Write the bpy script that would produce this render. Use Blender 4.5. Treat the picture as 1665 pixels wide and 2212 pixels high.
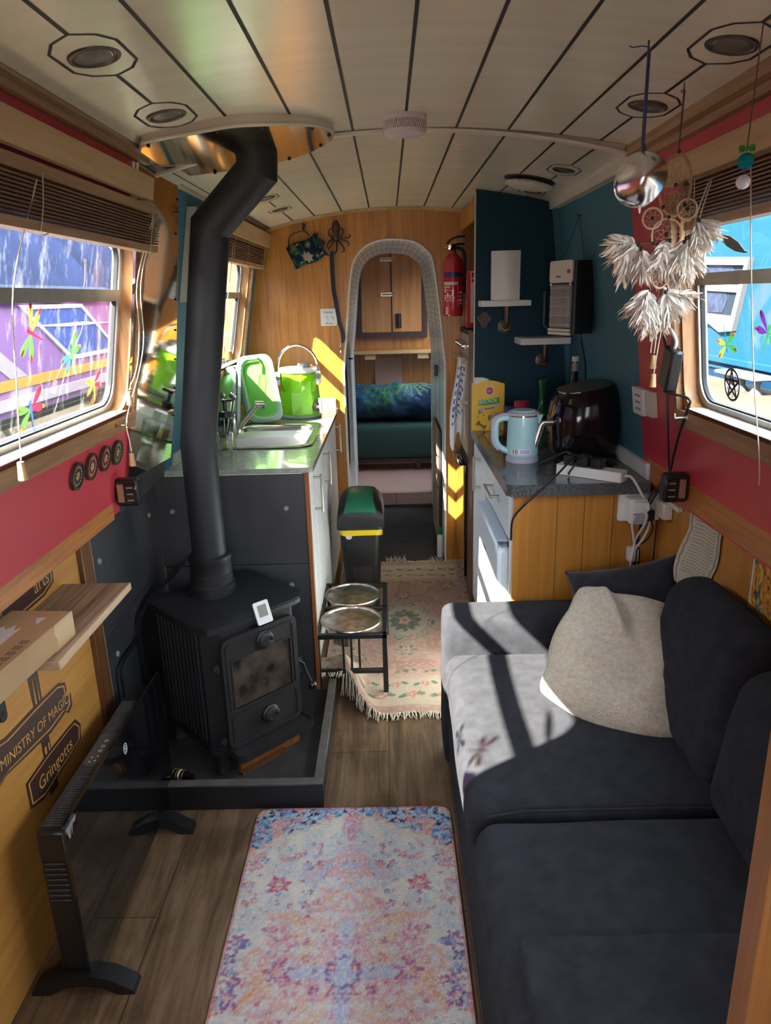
import bpy, bmesh, math, random
from math import sin, cos, pi, radians, sqrt, atan2
from mathutils import Vector, Matrix, noise
from mathutils.geometry import tessellate_polygon

for o in list(bpy.data.objects):
    bpy.data.objects.remove(o, do_unlink=True)
SC = bpy.context.scene
COL = SC.collection
random.seed(7)

# ------------------------------------------------------------------ camera
def setup_camera():
    f = 1541.74
    pi_, ya, ro = radians(16.87056), radians(-0.59091), radians(-1.53229)
    fw = Vector((sin(ya) * cos(pi_), cos(ya) * cos(pi_), -sin(pi_)))
    r0 = Vector((cos(ya), -sin(ya), 0)); u0 = r0.cross(fw)
    r = cos(ro) * r0 + sin(ro) * u0
    u = -sin(ro) * r0 + cos(ro) * u0
    cd = bpy.data.cameras.new('camera'); co = bpy.data.objects.new('camera', cd); COL.objects.link(co)
    m = Matrix.Identity(4)
    for i in range(3):
        m[i][0] = r[i]; m[i][1] = u[i]; m[i][2] = -fw[i]
    m[0][3], m[1][3], m[2][3] = 0, 0, 1.45
    co.matrix_world = m
    cd.sensor_fit = 'VERTICAL'; cd.sensor_height = 24.0; cd.sensor_width = 24.0 * 1665 / 2212
    cd.lens = f / 2212 * 24.0
    cd.clip_start = 0.02; cd.clip_end = 200
    SC.camera = co
setup_camera()

# ------------------------------------------------------------------ light
SKY = 11.0
SUN = 51.0
SUN_DIR = Vector((1.0, 0.68, -1.02)).normalized()
w = bpy.data.worlds.new('sky'); SC.world = w; w.use_nodes = True
nt = w.node_tree; nt.nodes.clear()
tc = nt.nodes.new('ShaderNodeTexCoord'); sp = nt.nodes.new('ShaderNodeSeparateXYZ')
rmp = nt.nodes.new('ShaderNodeValToRGB'); bg = nt.nodes.new('ShaderNodeBackground'); ow = nt.nodes.new('ShaderNodeOutputWorld')
mr = nt.nodes.new('ShaderNodeMapRange'); mr.inputs[1].default_value = -1; mr.inputs[2].default_value = 1
nt.links.new(tc.outputs['Generated'], sp.inputs[0]); nt.links.new(sp.outputs['Z'], mr.inputs[0]); nt.links.new(mr.outputs[0], rmp.inputs[0])
e = rmp.color_ramp.elements
e[0].position = 0.0; e[0].color = (.20, .18, .15, 1)
e[1].position = 1.0; e[1].color = (.66, .80, 1.0, 1)
for p_, c_ in ((.47, (.26, .24, .21, 1)), (.505, (1.0, .98, .95, 1)), (.62, (.86, .92, 1.0, 1))):
    q_ = e.new(p_); q_.color = c_
nt.links.new(rmp.outputs[0], bg.inputs[0]); bg.inputs[1].default_value = SKY
nt.links.new(bg.outputs[0], ow.inputs[0])
sl = bpy.data.lights.new('sun', 'SUN'); sl.energy = SUN; sl.angle = radians(.53); sl.color = (1.0, .93, .82)
so = bpy.data.objects.new('sun', sl); COL.objects.link(so)
so.rotation_euler = SUN_DIR.to_track_quat('-Z', 'Y').to_euler(); so.location = (-6, -4, 7)
vs = SC.view_settings
vs.view_transform = 'Standard'; vs.look = 'None'; vs.gamma = 1.0; vs.use_curve_mapping = False
vs.exposure = 0.68

# ------------------------------------------------------------------ materials
def _mat(name):
    m = bpy.data.materials.new(name); m.use_nodes = True
    return m, m.node_tree, m.node_tree.nodes['Principled BSDF']
def c4(c): return (c[0], c[1], c[2], 1)
def mk(name, col, rough=.5, metal=0.0, var=.0, vs_=8.0, bump=0.0, bs=60.0, coat=0.0, sheen=0.0, spec=.5, emit=None, stretch=(1, 1, 1), aniso=0.0):
    m, t, b = _mat(name)
    b.inputs['Base Color'].default_value = c4(col); b.inputs['Roughness'].default_value = rough
    b.inputs['Metallic'].default_value = metal; b.inputs['Coat Weight'].default_value = coat
    b.inputs['Sheen Weight'].default_value = sheen; b.inputs['Specular IOR Level'].default_value = spec
    b.inputs['Anisotropic'].default_value = aniso
    if var or bump:
        tcn = t.nodes.new('ShaderNodeTexCoord'); mp = t.nodes.new('ShaderNodeMapping'); mp.inputs['Scale'].default_value = stretch
        t.links.new(tcn.outputs['Object'], mp.inputs[0])
    if var:
        n = t.nodes.new('ShaderNodeTexNoise'); n.inputs['Scale'].default_value = vs_; n.inputs['Detail'].default_value = 5
        t.links.new(mp.outputs[0], n.inputs[0])
        r = t.nodes.new('ShaderNodeValToRGB'); e = r.color_ramp.elements
        e[0].position = .3; e[0].color = c4([max(0, x * (1 - var)) for x in col])
        e[1].position = .7; e[1].color = c4([min(1, x * (1 + var)) for x in col])
        t.links.new(n.outputs[0], r.inputs[0]); t.links.new(r.outputs[0], b.inputs['Base Color'])
    if bump:
        n2 = t.nodes.new('ShaderNodeTexNoise'); n2.inputs['Scale'].default_value = bs; n2.inputs['Detail'].default_value = 4
        t.links.new(mp.outputs[0], n2.inputs[0])
        bp = t.nodes.new('ShaderNodeBump'); bp.inputs['Strength'].default_value = bump; bp.inputs['Distance'].default_value = .01
        t.links.new(n2.outputs[0], bp.inputs['Height']); t.links.new(bp.outputs[0], b.inputs['Normal'])
    return m
def wood(name, c1, c2, axis=2, scale=1.0, rough=.4, c3=None, coat=.0, bump=.05, ring=None):
    """grain drawn out along one axis"""
    m, t, b = _mat(name)
    tcn = t.nodes.new('ShaderNodeTexCoord'); mp = t.nodes.new('ShaderNodeMapping')
    s = [26.0 * scale] * 3; s[axis] = 1.3 * scale
    mp.inputs['Scale'].default_value = s
    t.links.new(tcn.outputs['Object'], mp.inputs[0])
    n = t.nodes.new('ShaderNodeTexNoise'); n.inputs['Scale'].default_value = 2.2; n.inputs['Detail'].default_value = 7; n.inputs['Roughness'].default_value = .62
    n.inputs['Distortion'].default_value = .6
    t.links.new(mp.outputs[0], n.inputs[0])
    r = t.nodes.new('ShaderNodeValToRGB'); e = r.color_ramp.elements
    e[0].position = .30; e[0].color = c4(c2); e[1].position = .62; e[1].color = c4(c1)
    if c3: q = e.new(.46); q.color = c4(c3)
    t.links.new(n.outputs[0], r.inputs[0])
    mp2 = t.nodes.new('ShaderNodeMapping'); s2 = [5.0 * scale] * 3; s2[axis] = .7 * scale; mp2.inputs['Scale'].default_value = s2
    t.links.new(tcn.outputs['Object'], mp2.inputs[0])
    n2 = t.nodes.new('ShaderNodeTexNoise'); n2.inputs['Scale'].default_value = 1.5; n2.inputs['Detail'].default_value = 3
    t.links.new(mp2.outputs[0], n2.inputs[0])
    mx = t.nodes.new('ShaderNodeMix'); mx.data_type = 'RGBA'; mx.blend_type = 'MULTIPLY'; mx.inputs['Factor'].default_value = .55
    r2 = t.nodes.new('ShaderNodeValToRGB'); r2.color_ramp.elements[0].position = .3; r2.color_ramp.elements[0].color = (.62, .58, .52, 1); r2.color_ramp.elements[1].position = .65
    t.links.new(n2.outputs[0], r2.inputs[0])
    t.links.new(r.outputs[0], mx.inputs['A']); t.links.new(r2.outputs[0], mx.inputs['B'])
    t.links.new(mx.outputs['Result'], b.inputs['Base Color'])
    b.inputs['Roughness'].default_value = rough; b.inputs['Coat Weight'].default_value = coat; b.inputs['Coat Roughness'].default_value = .25
    bp = t.nodes.new('ShaderNodeBump'); bp.inputs['Strength'].default_value = bump; bp.inputs['Distance'].default_value = .004
    t.links.new(n.outputs[0], bp.inputs['Height']); t.links.new(bp.outputs[0], b.inputs['Normal'])
    return m
def attr_mat(name, rough=.9, bump=.3, bs=300, sheen=.0, spec=.2, coat=0):
    """pattern carried by the mesh itself as a colour attribute"""
    m, t, b = _mat(name)
    a = t.nodes.new('ShaderNodeAttribute'); a.attribute_name = 'Col'
    tcn = t.nodes.new('ShaderNodeTexCoord')
    n = t.nodes.new('ShaderNodeTexNoise'); n.inputs['Scale'].default_value = bs; n.inputs['Detail'].default_value = 3
    t.links.new(tcn.outputs['Object'], n.inputs[0])
    mx = t.nodes.new('ShaderNodeMix'); mx.data_type = 'RGBA'; mx.blend_type = 'MULTIPLY'; mx.inputs['Factor'].default_value = .22 if bump else .0
    r2 = t.nodes.new('ShaderNodeValToRGB'); r2.color_ramp.elements[0].position = .33; r2.color_ramp.elements[0].color = (.45, .45, .45, 1); r2.color_ramp.elements[1].position = .6
    t.links.new(n.outputs[0], r2.inputs[0])
    t.links.new(a.outputs['Color'], mx.inputs['A']); t.links.new(r2.outputs[0], mx.inputs['B'])
    t.links.new(mx.outputs['Result'], b.inputs['Base Color'])
    b.inputs['Roughness'].default_value = rough; b.inputs['Sheen Weight'].default_value = sheen; b.inputs['Specular IOR Level'].default_value = spec
    b.inputs['Coat Weight'].default_value = coat
    if bump:
        bp = t.nodes.new('ShaderNodeBump'); bp.inputs['Strength'].default_value = bump; bp.inputs['Distance'].default_value = .01
        t.links.new(n.outputs[0], bp.inputs['Height']); t.links.new(bp.outputs[0], b.inputs['Normal'])
    return m
def pane_mat(name, dirt=.1, tint=(.95, .97, .97), scr=18.0, lo=.45, hi=.75, haze=.03):
    """window glass: see-through, a thin reflection, and dust and scratches that catch light"""
    m, t, b = _mat(name); t.nodes.remove(b)
    out = t.nodes['Material Output']
    tr = t.nodes.new('ShaderNodeBsdfTransparent'); tr.inputs[0].default_value = c4(tint)
    gl = t.nodes.new('ShaderNodeBsdfGlossy'); gl.inputs['Roughness'].default_value = .03
    lw = t.nodes.new('ShaderNodeLayerWeight'); lw.inputs[0].default_value = .035
    mx = t.nodes.new('ShaderNodeMixShader'); t.links.new(lw.outputs['Facing'], mx.inputs[0])
    t.links.new(tr.outputs[0], mx.inputs[1]); t.links.new(gl.outputs[0], mx.inputs[2])
    df = t.nodes.new('ShaderNodeBsdfTranslucent'); df.inputs[0].default_value = (.9, .9, .88, 1)
    tcn = t.nodes.new('ShaderNodeTexCoord'); mp = t.nodes.new('ShaderNodeMapping'); mp.inputs['Scale'].default_value = (1, 1.0, .28); mp.inputs['Rotation'].default_value = (radians(35), 0, 0)
    t.links.new(tcn.outputs['Object'], mp.inputs[0])
    n = t.nodes.new('ShaderNodeTexNoise'); n.inputs['Scale'].default_value = scr; n.inputs['Detail'].default_value = 8; n.inputs['Roughness'].default_value = .75
    t.links.new(mp.outputs[0], n.inputs[0])
    mr = t.nodes.new('ShaderNodeMapRange'); mr.inputs[1].default_value = lo; mr.inputs[2].default_value = hi; mr.inputs[3].default_value = haze; mr.inputs[4].default_value = dirt
    t.links.new(n.outputs[0], mr.inputs[0])
    mx2 = t.nodes.new('ShaderNodeMixShader'); t.links.new(mr.outputs[0], mx2.inputs[0])
    t.links.new(mx.outputs[0], mx2.inputs[1]); t.links.new(df.outputs[0], mx2.inputs[2])
    t.links.new(mx2.outputs[0], out.inputs[0])
    return m
def film_mat(name, col, a=.6):
    """coloured see-through film or thin clear plastic"""
    m, t, b = _mat(name); t.nodes.remove(b); out = t.nodes['Material Output']
    tr = t.nodes.new('ShaderNodeBsdfTransparent'); tr.inputs[0].default_value = c4([.25 + .75 * x for x in col])
    tl = t.nodes.new('ShaderNodeBsdfTranslucent'); tl.inputs[0].default_value = c4(col)
    df = t.nodes.new('ShaderNodeBsdfDiffuse'); df.inputs[0].default_value = c4(col)
    m1 = t.nodes.new('ShaderNodeMixShader'); m1.inputs[0].default_value = .5
    t.links.new(tl.outputs[0], m1.inputs[1]); t.links.new(df.outputs[0], m1.inputs[2])
    m2 = t.nodes.new('ShaderNodeMixShader'); m2.inputs[0].default_value = a
    t.links.new(tr.outputs[0], m2.inputs[1]); t.links.new(m1.outputs[0], m2.inputs[2])
    t.links.new(m2.outputs[0], out.inputs[0])
    return m
def clear_mat(name, col=(.93, .97, .95), refl=.12):
    m, t, b = _mat(name); t.nodes.remove(b); out = t.nodes['Material Output']
    tr = t.nodes.new('ShaderNodeBsdfTransparent'); tr.inputs[0].default_value = c4(col)
    gl = t.nodes.new('ShaderNodeBsdfGlossy'); gl.inputs['Roughness'].default_value = .05
    lw = t.nodes.new('ShaderNodeLayerWeight'); lw.inputs[0].default_value = .35
    mx = t.nodes.new('ShaderNodeMixShader'); t.links.new(lw.outputs['Facing'], mx.inputs[0])
    t.links.new(tr.outputs[0], mx.inputs[1]); t.links.new(gl.outputs[0], mx.inputs[2]); t.links.new(mx.outputs[0], out.inputs[0])
    return m
def tile_mat(name, size=.022):
    m, t, b = _mat(name)
    tcn = t.nodes.new('ShaderNodeUVMap')
    br = t.nodes.new('ShaderNodeTexBrick'); br.offset = 0; br.squash = 1
    br.inputs['Color1'].default_value = (.70, .78, .78, 1); br.inputs['Color2'].default_value = (.78, .82, .79, 1); br.inputs['Mortar'].default_value = (.26, .29, .29, 1)
    br.inputs['Scale'].default_value = 1.0; br.inputs['Mortar Size'].default_value = .045; br.inputs['Brick Width'].default_value = 1; br.inputs['Row Height'].default_value = 1
    t.links.new(tcn.outputs[0], br.inputs[0]); t.links.new(br.outputs[0], b.inputs['Base Color'])
    b.inputs['Roughness'].default_value = .25
    return m
def floor_mat(name):
    m, t, b = _mat(name)
    tcn = t.nodes.new('ShaderNodeTexCoord')
    mp0 = t.nodes.new('ShaderNodeMapping'); mp0.inputs['Rotation'].default_value = (0, 0, radians(90)); mp0.inputs['Location'].default_value = (-.56, .03, 0)
    t.links.new(tcn.outputs['Object'], mp0.inputs[0])
    br = t.nodes.new('ShaderNodeTexBrick'); br.inputs['Scale'].default_value = 1; br.inputs['Brick Width'].default_value = 1.3; br.inputs['Row Height'].default_value = .19
    br.inputs['Mortar Size'].default_value = .0014; br.inputs['Color1'].default_value = (.80, .80, .80, 1); br.inputs['Color2'].default_value = (1, 1, 1, 1); br.inputs['Mortar'].default_value = (.2, .2, .2, 1)
    br.offset = .5
    t.links.new(mp0.outputs[0], br.inputs[0])
    mp = t.nodes.new('ShaderNodeMapping'); mp.inputs['Scale'].default_value = (16, 1.6, 10); t.links.new(tcn.outputs['Object'], mp.inputs[0])
    n = t.nodes.new('ShaderNodeTexNoise'); n.inputs['Scale'].default_value = 1.6; n.inputs['Detail'].default_value = 8; n.inputs['Roughness'].default_value = .68; n.inputs['Distortion'].default_value = .8
    t.links.new(mp.outputs[0], n.inputs[0])
    r = t.nodes.new('ShaderNodeValToRGB'); e = r.color_ramp.elements
    e[0].position = .3; e[0].color = (.060, .034, .018, 1); e[1].position = .7; e[1].color = (.30, .195, .11, 1)
    q = e.new(.48); q.color = (.175, .106, .056, 1)
    t.links.new(n.outputs[0], r.inputs[0])
    n3 = t.nodes.new('ShaderNodeTexNoise'); n3.inputs['Scale'].default_value = 5; n3.inputs['Detail'].default_value = 6
    t.links.new(tcn.outputs['Object'], n3.inputs[0])
    r3 = t.nodes.new('ShaderNodeValToRGB'); r3.color_ramp.elements[0].position = .36; r3.color_ramp.elements[0].color = (.45, .42, .4, 1); r3.color_ramp.elements[1].position = .55
    t.links.new(n3.outputs[0], r3.inputs[0])
    m1 = t.nodes.new('ShaderNodeMix'); m1.data_type = 'RGBA'; m1.blend_type = 'MULTIPLY'; m1.inputs['Factor'].default_value = 1
    t.links.new(r.outputs[0], m1.inputs['A']); t.links.new(br.outputs[0], m1.inputs['B'])
    m2 = t.nodes.new('ShaderNodeMix'); m2.data_type = 'RGBA'; m2.blend_type = 'MULTIPLY'; m2.inputs['Factor'].default_value = .7
    t.links.new(m1.outputs['Result'], m2.inputs['A']); t.links.new(r3.outputs[0], m2.inputs['B'])
    t.links.new(m2.outputs['Result'], b.inputs['Base Color']); b.inputs['Roughness'].default_value = .42
    bp = t.nodes.new('ShaderNodeBump'); bp.inputs['Strength'].default_value = .15; bp.inputs['Distance'].default_value = .003
    t.links.new(n.outputs[0], bp.inputs['Height']); t.links.new(bp.outputs[0], b.inputs['Normal'])
    return m

MT = {}
MT['floor'] = floor_mat('plank_floor')
MT['ceiling'] = mk('cream_ceiling_panel', (.76, .70, .54), .21, var=.05, vs_=3, bump=.015, bs=40, coat=.0, spec=1.0, stretch=(.3, 8, 1))
MT['line'] = mk('dark_groove', (.018, .014, .012), .6)
MT['trimw'] = mk('off_white_trim', (.62, .56, .46), .4, var=.06)
MT['cornice'] = wood('cornice_wood', (.42, .27, .13), (.25, .14, .06), 1, 1, .45)
MT['red'] = mk('red_wall_paint', (.54, .045, .062), .38, var=.05, vs_=2, coat=.15)
MT['teal'] = mk('teal_wall_paint', (.055, .165, .215), .6, spec=.2, var=.05, vs_=2)
MT['navy'] = mk('dark_teal_paint', (.010, .042, .066), .6, spec=.15, var=.06, vs_=3)
MT['oak'] = wood('golden_oak_panel', (.56, .235, .034), (.31, .11, .012), 2, 1.1, .36, coat=.15, c3=(.46, .175, .022))
MT['oaky'] = wood('varnished_oak_board', (.42, .20, .055), (.23, .09, .02), 1, 1.2, .38, coat=.2)
MT['dado'] = wood('brown_dado_wood', (.52, .20, .042), (.30, .10, .02), 1, 1.4, .42, coat=.15)
MT['oakx'] = wood('oak_end_panel', (.54, .235, .042), (.40, .155, .022), 2, .8, .35, coat=.25)
MT['ply'] = wood('golden_ply', (.60, .30, .07), (.44, .19, .035), 1, .45, .4, coat=.15)
MT['dwood'] = wood('dark_wood_strip', (.16, .065, .022), (.08, .03, .012), 2, 1.2, .4)
MT['edgew'] = wood('red_brown_edging', (.34, .12, .035), (.2, .06, .015), 2, 1.3, .4)
MT['revl'] = wood('window_liner_wood', (.50, .25, .085), (.26, .10, .03), 2, 1.0, .42)
MT['sill'] = wood('window_sill_wood', (.40, .21, .08), (.20, .09, .035), 1, 1.2, .5)
MT['sillp'] = mk('worn_pale_sill', (.40, .34, .26), .55, var=.22, vs_=14, stretch=(1, .3, 1))
MT['pelmet'] = wood('pale_pelmet_wood', (.62, .42, .22), (.50, .32, .15), 1, .8, .45)
MT['slat'] = wood('brown_bamboo_slats', (.27, .15, .085), (.15, .075, .04), 1, 1.6, .45)
MT['slatp'] = wood('light_blind_rail', (.46, .29, .16), (.34, .19, .09), 1, 1.2, .45)
MT['alu'] = mk('window_aluminium', (.36, .35, .33), .42, .55, var=.12, vs_=20)
MT['aluw'] = mk('weathered_white_metal', (.60, .60, .58), .45, .2, var=.15, vs_=16)
MT['rubber'] = mk('black_rubber', (.012, .012, .012), .7)
MT['panek'] = pane_mat('dusty_dimmed_kitchen_glass', .03, tint=(.82, .83, .82), scr=26, lo=.52, hi=.72, haze=.004)  # besides the dust, a darker tint added to dim the sun patch inside
MT['pane'] = pane_mat('dusty_window_glass', .030, scr=26, lo=.53, hi=.70, haze=.0025)
MT['paner'] = pane_mat('clear_window_glass', .010, scr=20, lo=.55, hi=.8, haze=.0005)
MT['steel'] = mk('mirror_steel_panel', (.40, .385, .33), .05, 1.0)
MT['brass'] = mk('polished_brass', (.70, .64, .44), .09, 1.0, bump=.015, bs=6)
MT['inox'] = mk('stainless_steel', (.44, .43, .40), .22, 1.0, var=.06, vs_=30)
MT['bowlm'] = mk('highlight_streaked_steel', (.50, .49, .47), .26, 1.0, var=.5, vs_=28, stretch=(1, 1, .05))  # streaks in the colour stand for highlights on the bowl wall
MT['chrome'] = mk('chrome', (.80, .80, .80), .07, 1.0)
MT['nickel'] = mk('brushed_nickel', (.52, .49, .44), .30, 1.0)
MT['slate'] = mk('slate_grey_panel', (.034, .034, .037), .5, var=.25, vs_=5, bump=.18, bs=18)
MT['tray'] = mk('hearth_slate', (.042, .039, .037), .55, var=.45, vs_=14, bump=.12, bs=30)
MT['trayrim'] = mk('worn_grey_rim', (.10, .09, .08), .5, var=.3, vs_=22)
MT['black'] = mk('black_paint', (.010, .010, .012), .38, var=.2, vs_=6)
MT['iron'] = mk('matt_black_cast_iron', (.014, .014, .016), .55, .15, var=.18, vs_=9, bump=.06, bs=120)
MT['iron2'] = mk('grey_worn_iron', (.027, .026, .026), .48, .3, var=.2, vs_=12, bump=.04, bs=90)
MT['flue'] = mk('flue_black_paint', (.017, .018, .021), .52, .15, var=.18, vs_=6, bump=.03, bs=60)
MT['soot'] = mk('sooty_stove_glass', (.055, .040, .032), .25, var=.85, vs_=13, coat=.2)
MT['plast'] = mk('black_plastic', (.008, .008, .009), .42, bump=.03, bs=200)
MT['gloss'] = mk('gloss_black', (.008, .007, .010), .05, coat=.5)
MT['fryer'] = mk('gloss_black_plum_plastic', (.008, .005, .008), .12, spec=.35)
MT['hglass'] = mk('black_glass', (.004, .004, .005), .04, coat=.8)
MT['white'] = mk('white_plastic', (.72, .71, .68), .35)
MT['whitep'] = mk('white_paint', (.66, .66, .64), .4, var=.04)
MT['cab'] = mk('white_cabinet_front', (.58, .64, .68), .35, var=.03)
MT['fridge'] = mk('white_fridge', (.66, .72, .78), .28, coat=.2)
MT['wtop'] = mk('dark_speckled_worktop', (.075, .078, .082), .22, var=.6, vs_=160, coat=.25)
MT['wtopl'] = mk('grey_green_worktop', (.27, .28, .25), .18, var=.22, vs_=45, coat=.3)
MT['sofa'] = mk('charcoal_sofa_fabric', (.023, .023, .027), .95, var=.22, vs_=30, bump=.3, bs=420, sheen=.02, spec=.1)
MT['fleece'] = mk('cream_fleece', (.60, .50, .37), .95, var=.14, vs_=90, bump=1.0, bs=230, sheen=.2, spec=.1)
MT['pillowd'] = mk('dark_cushion_fabric', (.030, .030, .036), .95, var=.2, vs_=30, bump=.2, bs=400, sheen=.2, spec=.1)
MT['cord'] = mk('pale_cord', (.55, .46, .34), .8)
MT['acorn'] = wood('turned_wood_pull', (.62, .38, .18), (.48, .26, .11), 2, 2, .45)
MT['cable'] = mk('black_cable', (.010, .010, .011), .4)
MT['cablew'] = mk('white_cable', (.66, .63, .58), .4)
MT['shelfw'] = wood('grey_oiled_shelf', (.40, .28, .18), (.11, .065, .04), 1, .8, .5, c3=(.30, .20, .125))
MT['shelfe'] = wood('cut_softwood_edge', (.62, .45, .26), (.48, .32, .17), 1, 2, .55)
MT['card'] = mk('cardboard', (.40, .255, .125), .75, var=.08, vs_=8)
MT['tape'] = mk('white_tape', (.62, .58, .60), .3)
MT['ink'] = mk('dark_ink', (.05, .035, .03), .7)
MT['decal'] = mk('dark_brown_stain', (.052, .024, .018), .5)
MT['decalo'] = mk('bare_wood_lettering', (.55, .27, .065), .5)
MT['lime'] = mk('lime_green_plastic', (.22, .62, .015), .25, coat=.3)
MT['limed'] = mk('pale_green_plastic', (.12, .36, .06), .32, coat=.2)
MT['rim'] = mk('pale_grey_green_rim', (.24, .34, .26), .35)
MT['grey'] = mk('mid_grey_plastic', (.20, .20, .20), .4)
MT['dgrey'] = mk('dark_grey_plastic', (.06, .06, .062), .4)
MT['bluek'] = mk('pale_blue_enamel', (.34, .56, .60), .32, coat=.3)
MT['greyk'] = mk('blue_grey_plastic', (.36, .38, .44), .4)
MT['yellow'] = mk('yellow_card', (.80, .46, .015), .4)
MT['ygreen'] = mk('printed_green', (.04, .30, .04), .4)
MT['purple'] = mk('printed_mauve', (.42, .34, .58), .4)
MT['maroon'] = mk('printed_red', (.42, .02, .05), .4)
MT['tan'] = mk('printed_tan', (.52, .33, .17), .5)
MT['brown'] = mk('printed_brown', (.22, .10, .03), .5)
MT['pinkp'] = mk('printed_pale_pink', (.80, .55, .45), .5)
MT['gglass'] = mk('dark_green_glass', (.004, .10, .028), .06, coat=.6)
MT['bglass'] = mk('black_bottle_glass', (.006, .006, .007), .06, coat=.6)
MT['redp'] = mk('red_plastic', (.42, .02, .05), .3)
MT['redx'] = mk('fire_red_paint', (.55, .022, .03), .22, coat=.5)
MT['blueb'] = mk('dark_blue_band', (.035, .03, .16), .35)
MT['pipe'] = mk('rusty_iron_pipe', (.10, .075, .06), .42, .7, var=.3, vs_=30)
MT['rustb'] = mk('brown_cast_iron', (.075, .045, .035), .5, .5, var=.3, vs_=30)
MT['mirror'] = mk('silver_mirror', (.78, .78, .80), .2, 1.0, bump=.02, bs=30)
MT['cryst'] = clear_mat('crystal', (.75, .95, .96))
MT['crystb'] = film_mat('teal_bead', (.03, .42, .48), .75)
MT['crystg'] = film_mat('green_bead', (.20, .55, .18), .75)
MT['pearl'] = mk('frosted_pearl', (.72, .74, .78), .15, coat=.5)
MT['hoop'] = mk('suede_wrapped_hoop', (.40, .25, .13), .8, var=.2, vs_=90)
MT['hoopl'] = mk('pale_suede', (.62, .46, .32), .8)
MT['web'] = mk('sinew_thread', (.42, .30, .2), .7)
MT['bead'] = mk('dark_bead', (.02, .012, .01), .35)
MT['feather'] = attr_mat('soft_feather', .9, 0, 100)
MT['rope'] = mk('blue_braid', (.06, .075, .16), .7)
MT['string'] = mk('grey_string', (.11, .09, .07), .8)
MT['chain'] = mk('dark_chain', (.10, .10, .10), .4, .8)
MT['green'] = mk('bin_green', (.008, .15, .075), .35, bump=.02, bs=200)
MT['ybag'] = mk('yellow_bin_bag', (.80, .58, .01), .4)
MT['rug'] = attr_mat('printed_rug_pile', .95, .55, 260, .0)
MT['rug2'] = attr_mat('wool_rug_pile', .95, .6, 320, .1)
MT['pattern'] = attr_mat('printed_cloth', .85, .15, 300)
MT['canvas'] = attr_mat('canvas_print', .6, .0, 300)
MT['fringe'] = mk('cream_fringe', (.62, .54, .40), .9)
MT['tile'] = tile_mat('mosaic_wall_tile')
MT['edging'] = mk('white_edging', (.70, .68, .64), .4)
MT['slatef'] = mk('black_slate_floor', (.03, .034, .04), .35, var=.35, vs_=5, bump=.05, bs=20)
MT['pinkw'] = mk('pinkish_board', (.42, .27, .22), .5, var=.08, vs_=4)
MT['gmat'] = mk('dark_green_mattress', (.012, .055, .052), .8)
MT['fpanel'] = wood('cabin_wood', (.46, .21, .06), (.25, .10, .025), 2, .8, .4)
MT['fdoor'] = wood('cupboard_wood', (.52, .26, .10), (.36, .16, .055), 2, .6, .4)
MT['fframe'] = mk('dark_frame', (.035, .022, .022), .45)
MT['wicker'] = mk('woven_wicker', (.30, .20, .125), .7, var=.5, vs_=120, bump=.6, bs=140)
MT['towelw'] = mk('white_towel', (.74, .75, .76), .95, bump=.4, bs=220)
MT['towelb'] = mk('blue_print', (.05, .07, .30), .9)
MT['towelg'] = mk('grey_towel', (.28, .27, .31), .95, bump=.4, bs=220)
MT['strap'] = mk('dark_blue_strap', (.008, .009, .017), .6)
MT['cream'] = mk('cream_enamel', (.52, .42, .27), .35, coat=.2)
MT['copper'] = mk('copper_panel', (.36, .20, .12), .4, .3)
MT['qgrey'] = mk('grey_display', (.22, .22, .18), .4)
MT['bpur'] = mk('purple_boat_paint', (.165, .075, .19), .4, spec=0.0)
MT['bdark'] = mk('boat_hull_black', (.055, .058, .062), .5, var=.4, vs_=6, spec=0.0)
MT['borange'] = mk('orange_coach_line', (.42, .19, .03), .5, spec=0.0)
MT['bpale'] = mk('pale_rubbing_band', (.30, .24, .26), .5, spec=0.0)
MT['bglz'] = mk('boat_window_glass', (.03, .055, .20), .5, spec=0.0)
MT['bskyblue'] = mk('sky_stand_in_blue', (.014, .022, .056), .5, var=.35, vs_=5, bump=.3, bs=6, spec=0.0)  # colour of the added cover that stands for blue sky
MT['blilac'] = mk('lilac_stripe', (.28, .22, .36), .5, spec=0.0)
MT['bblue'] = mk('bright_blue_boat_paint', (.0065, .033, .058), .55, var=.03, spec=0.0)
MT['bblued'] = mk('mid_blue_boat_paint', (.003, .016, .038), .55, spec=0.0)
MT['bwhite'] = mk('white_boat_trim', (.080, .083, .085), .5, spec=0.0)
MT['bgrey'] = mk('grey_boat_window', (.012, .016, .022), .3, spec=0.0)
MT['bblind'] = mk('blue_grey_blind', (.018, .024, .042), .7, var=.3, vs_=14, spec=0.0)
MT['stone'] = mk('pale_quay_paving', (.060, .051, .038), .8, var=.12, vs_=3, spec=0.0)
MT['water'] = mk('dark_water', (.03, .035, .035), .15)
MT['leaf'] = mk('grey_leaf', (.13, .13, .11), .5)
MT['paper'] = mk('aged_parchment', (.50, .44, .32), .8, var=.14, vs_=10)
MT['paperd'] = mk('parchment_print', (.17, .17, .13), .8)
for k_, c_ in (('fr', (.75, .04, .12)), ('fo', (.85, .35, .05)), ('fy', (.75, .70, .08)), ('fg', (.18, .55, .10)), ('fb', (.12, .22, .60)), ('fp', (.35, .06, .45)), ('ft', (.10, .45, .40))):
    MT[k_] = film_mat('sticker_film_' + {'fr': 'red', 'fo': 'orange', 'fy': 'yellow', 'fg': 'green', 'fb': 'blue', 'fp': 'purple', 'ft': 'teal'}[k_], [.85 * x + .04 for x in c_], .42)
MT['lamp'] = mk('lamp_lens', (.15, .13, .11), .3, .3)
MT['lampr'] = mk('lamp_bezel', (.10, .08, .065), .42, .5)

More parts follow.
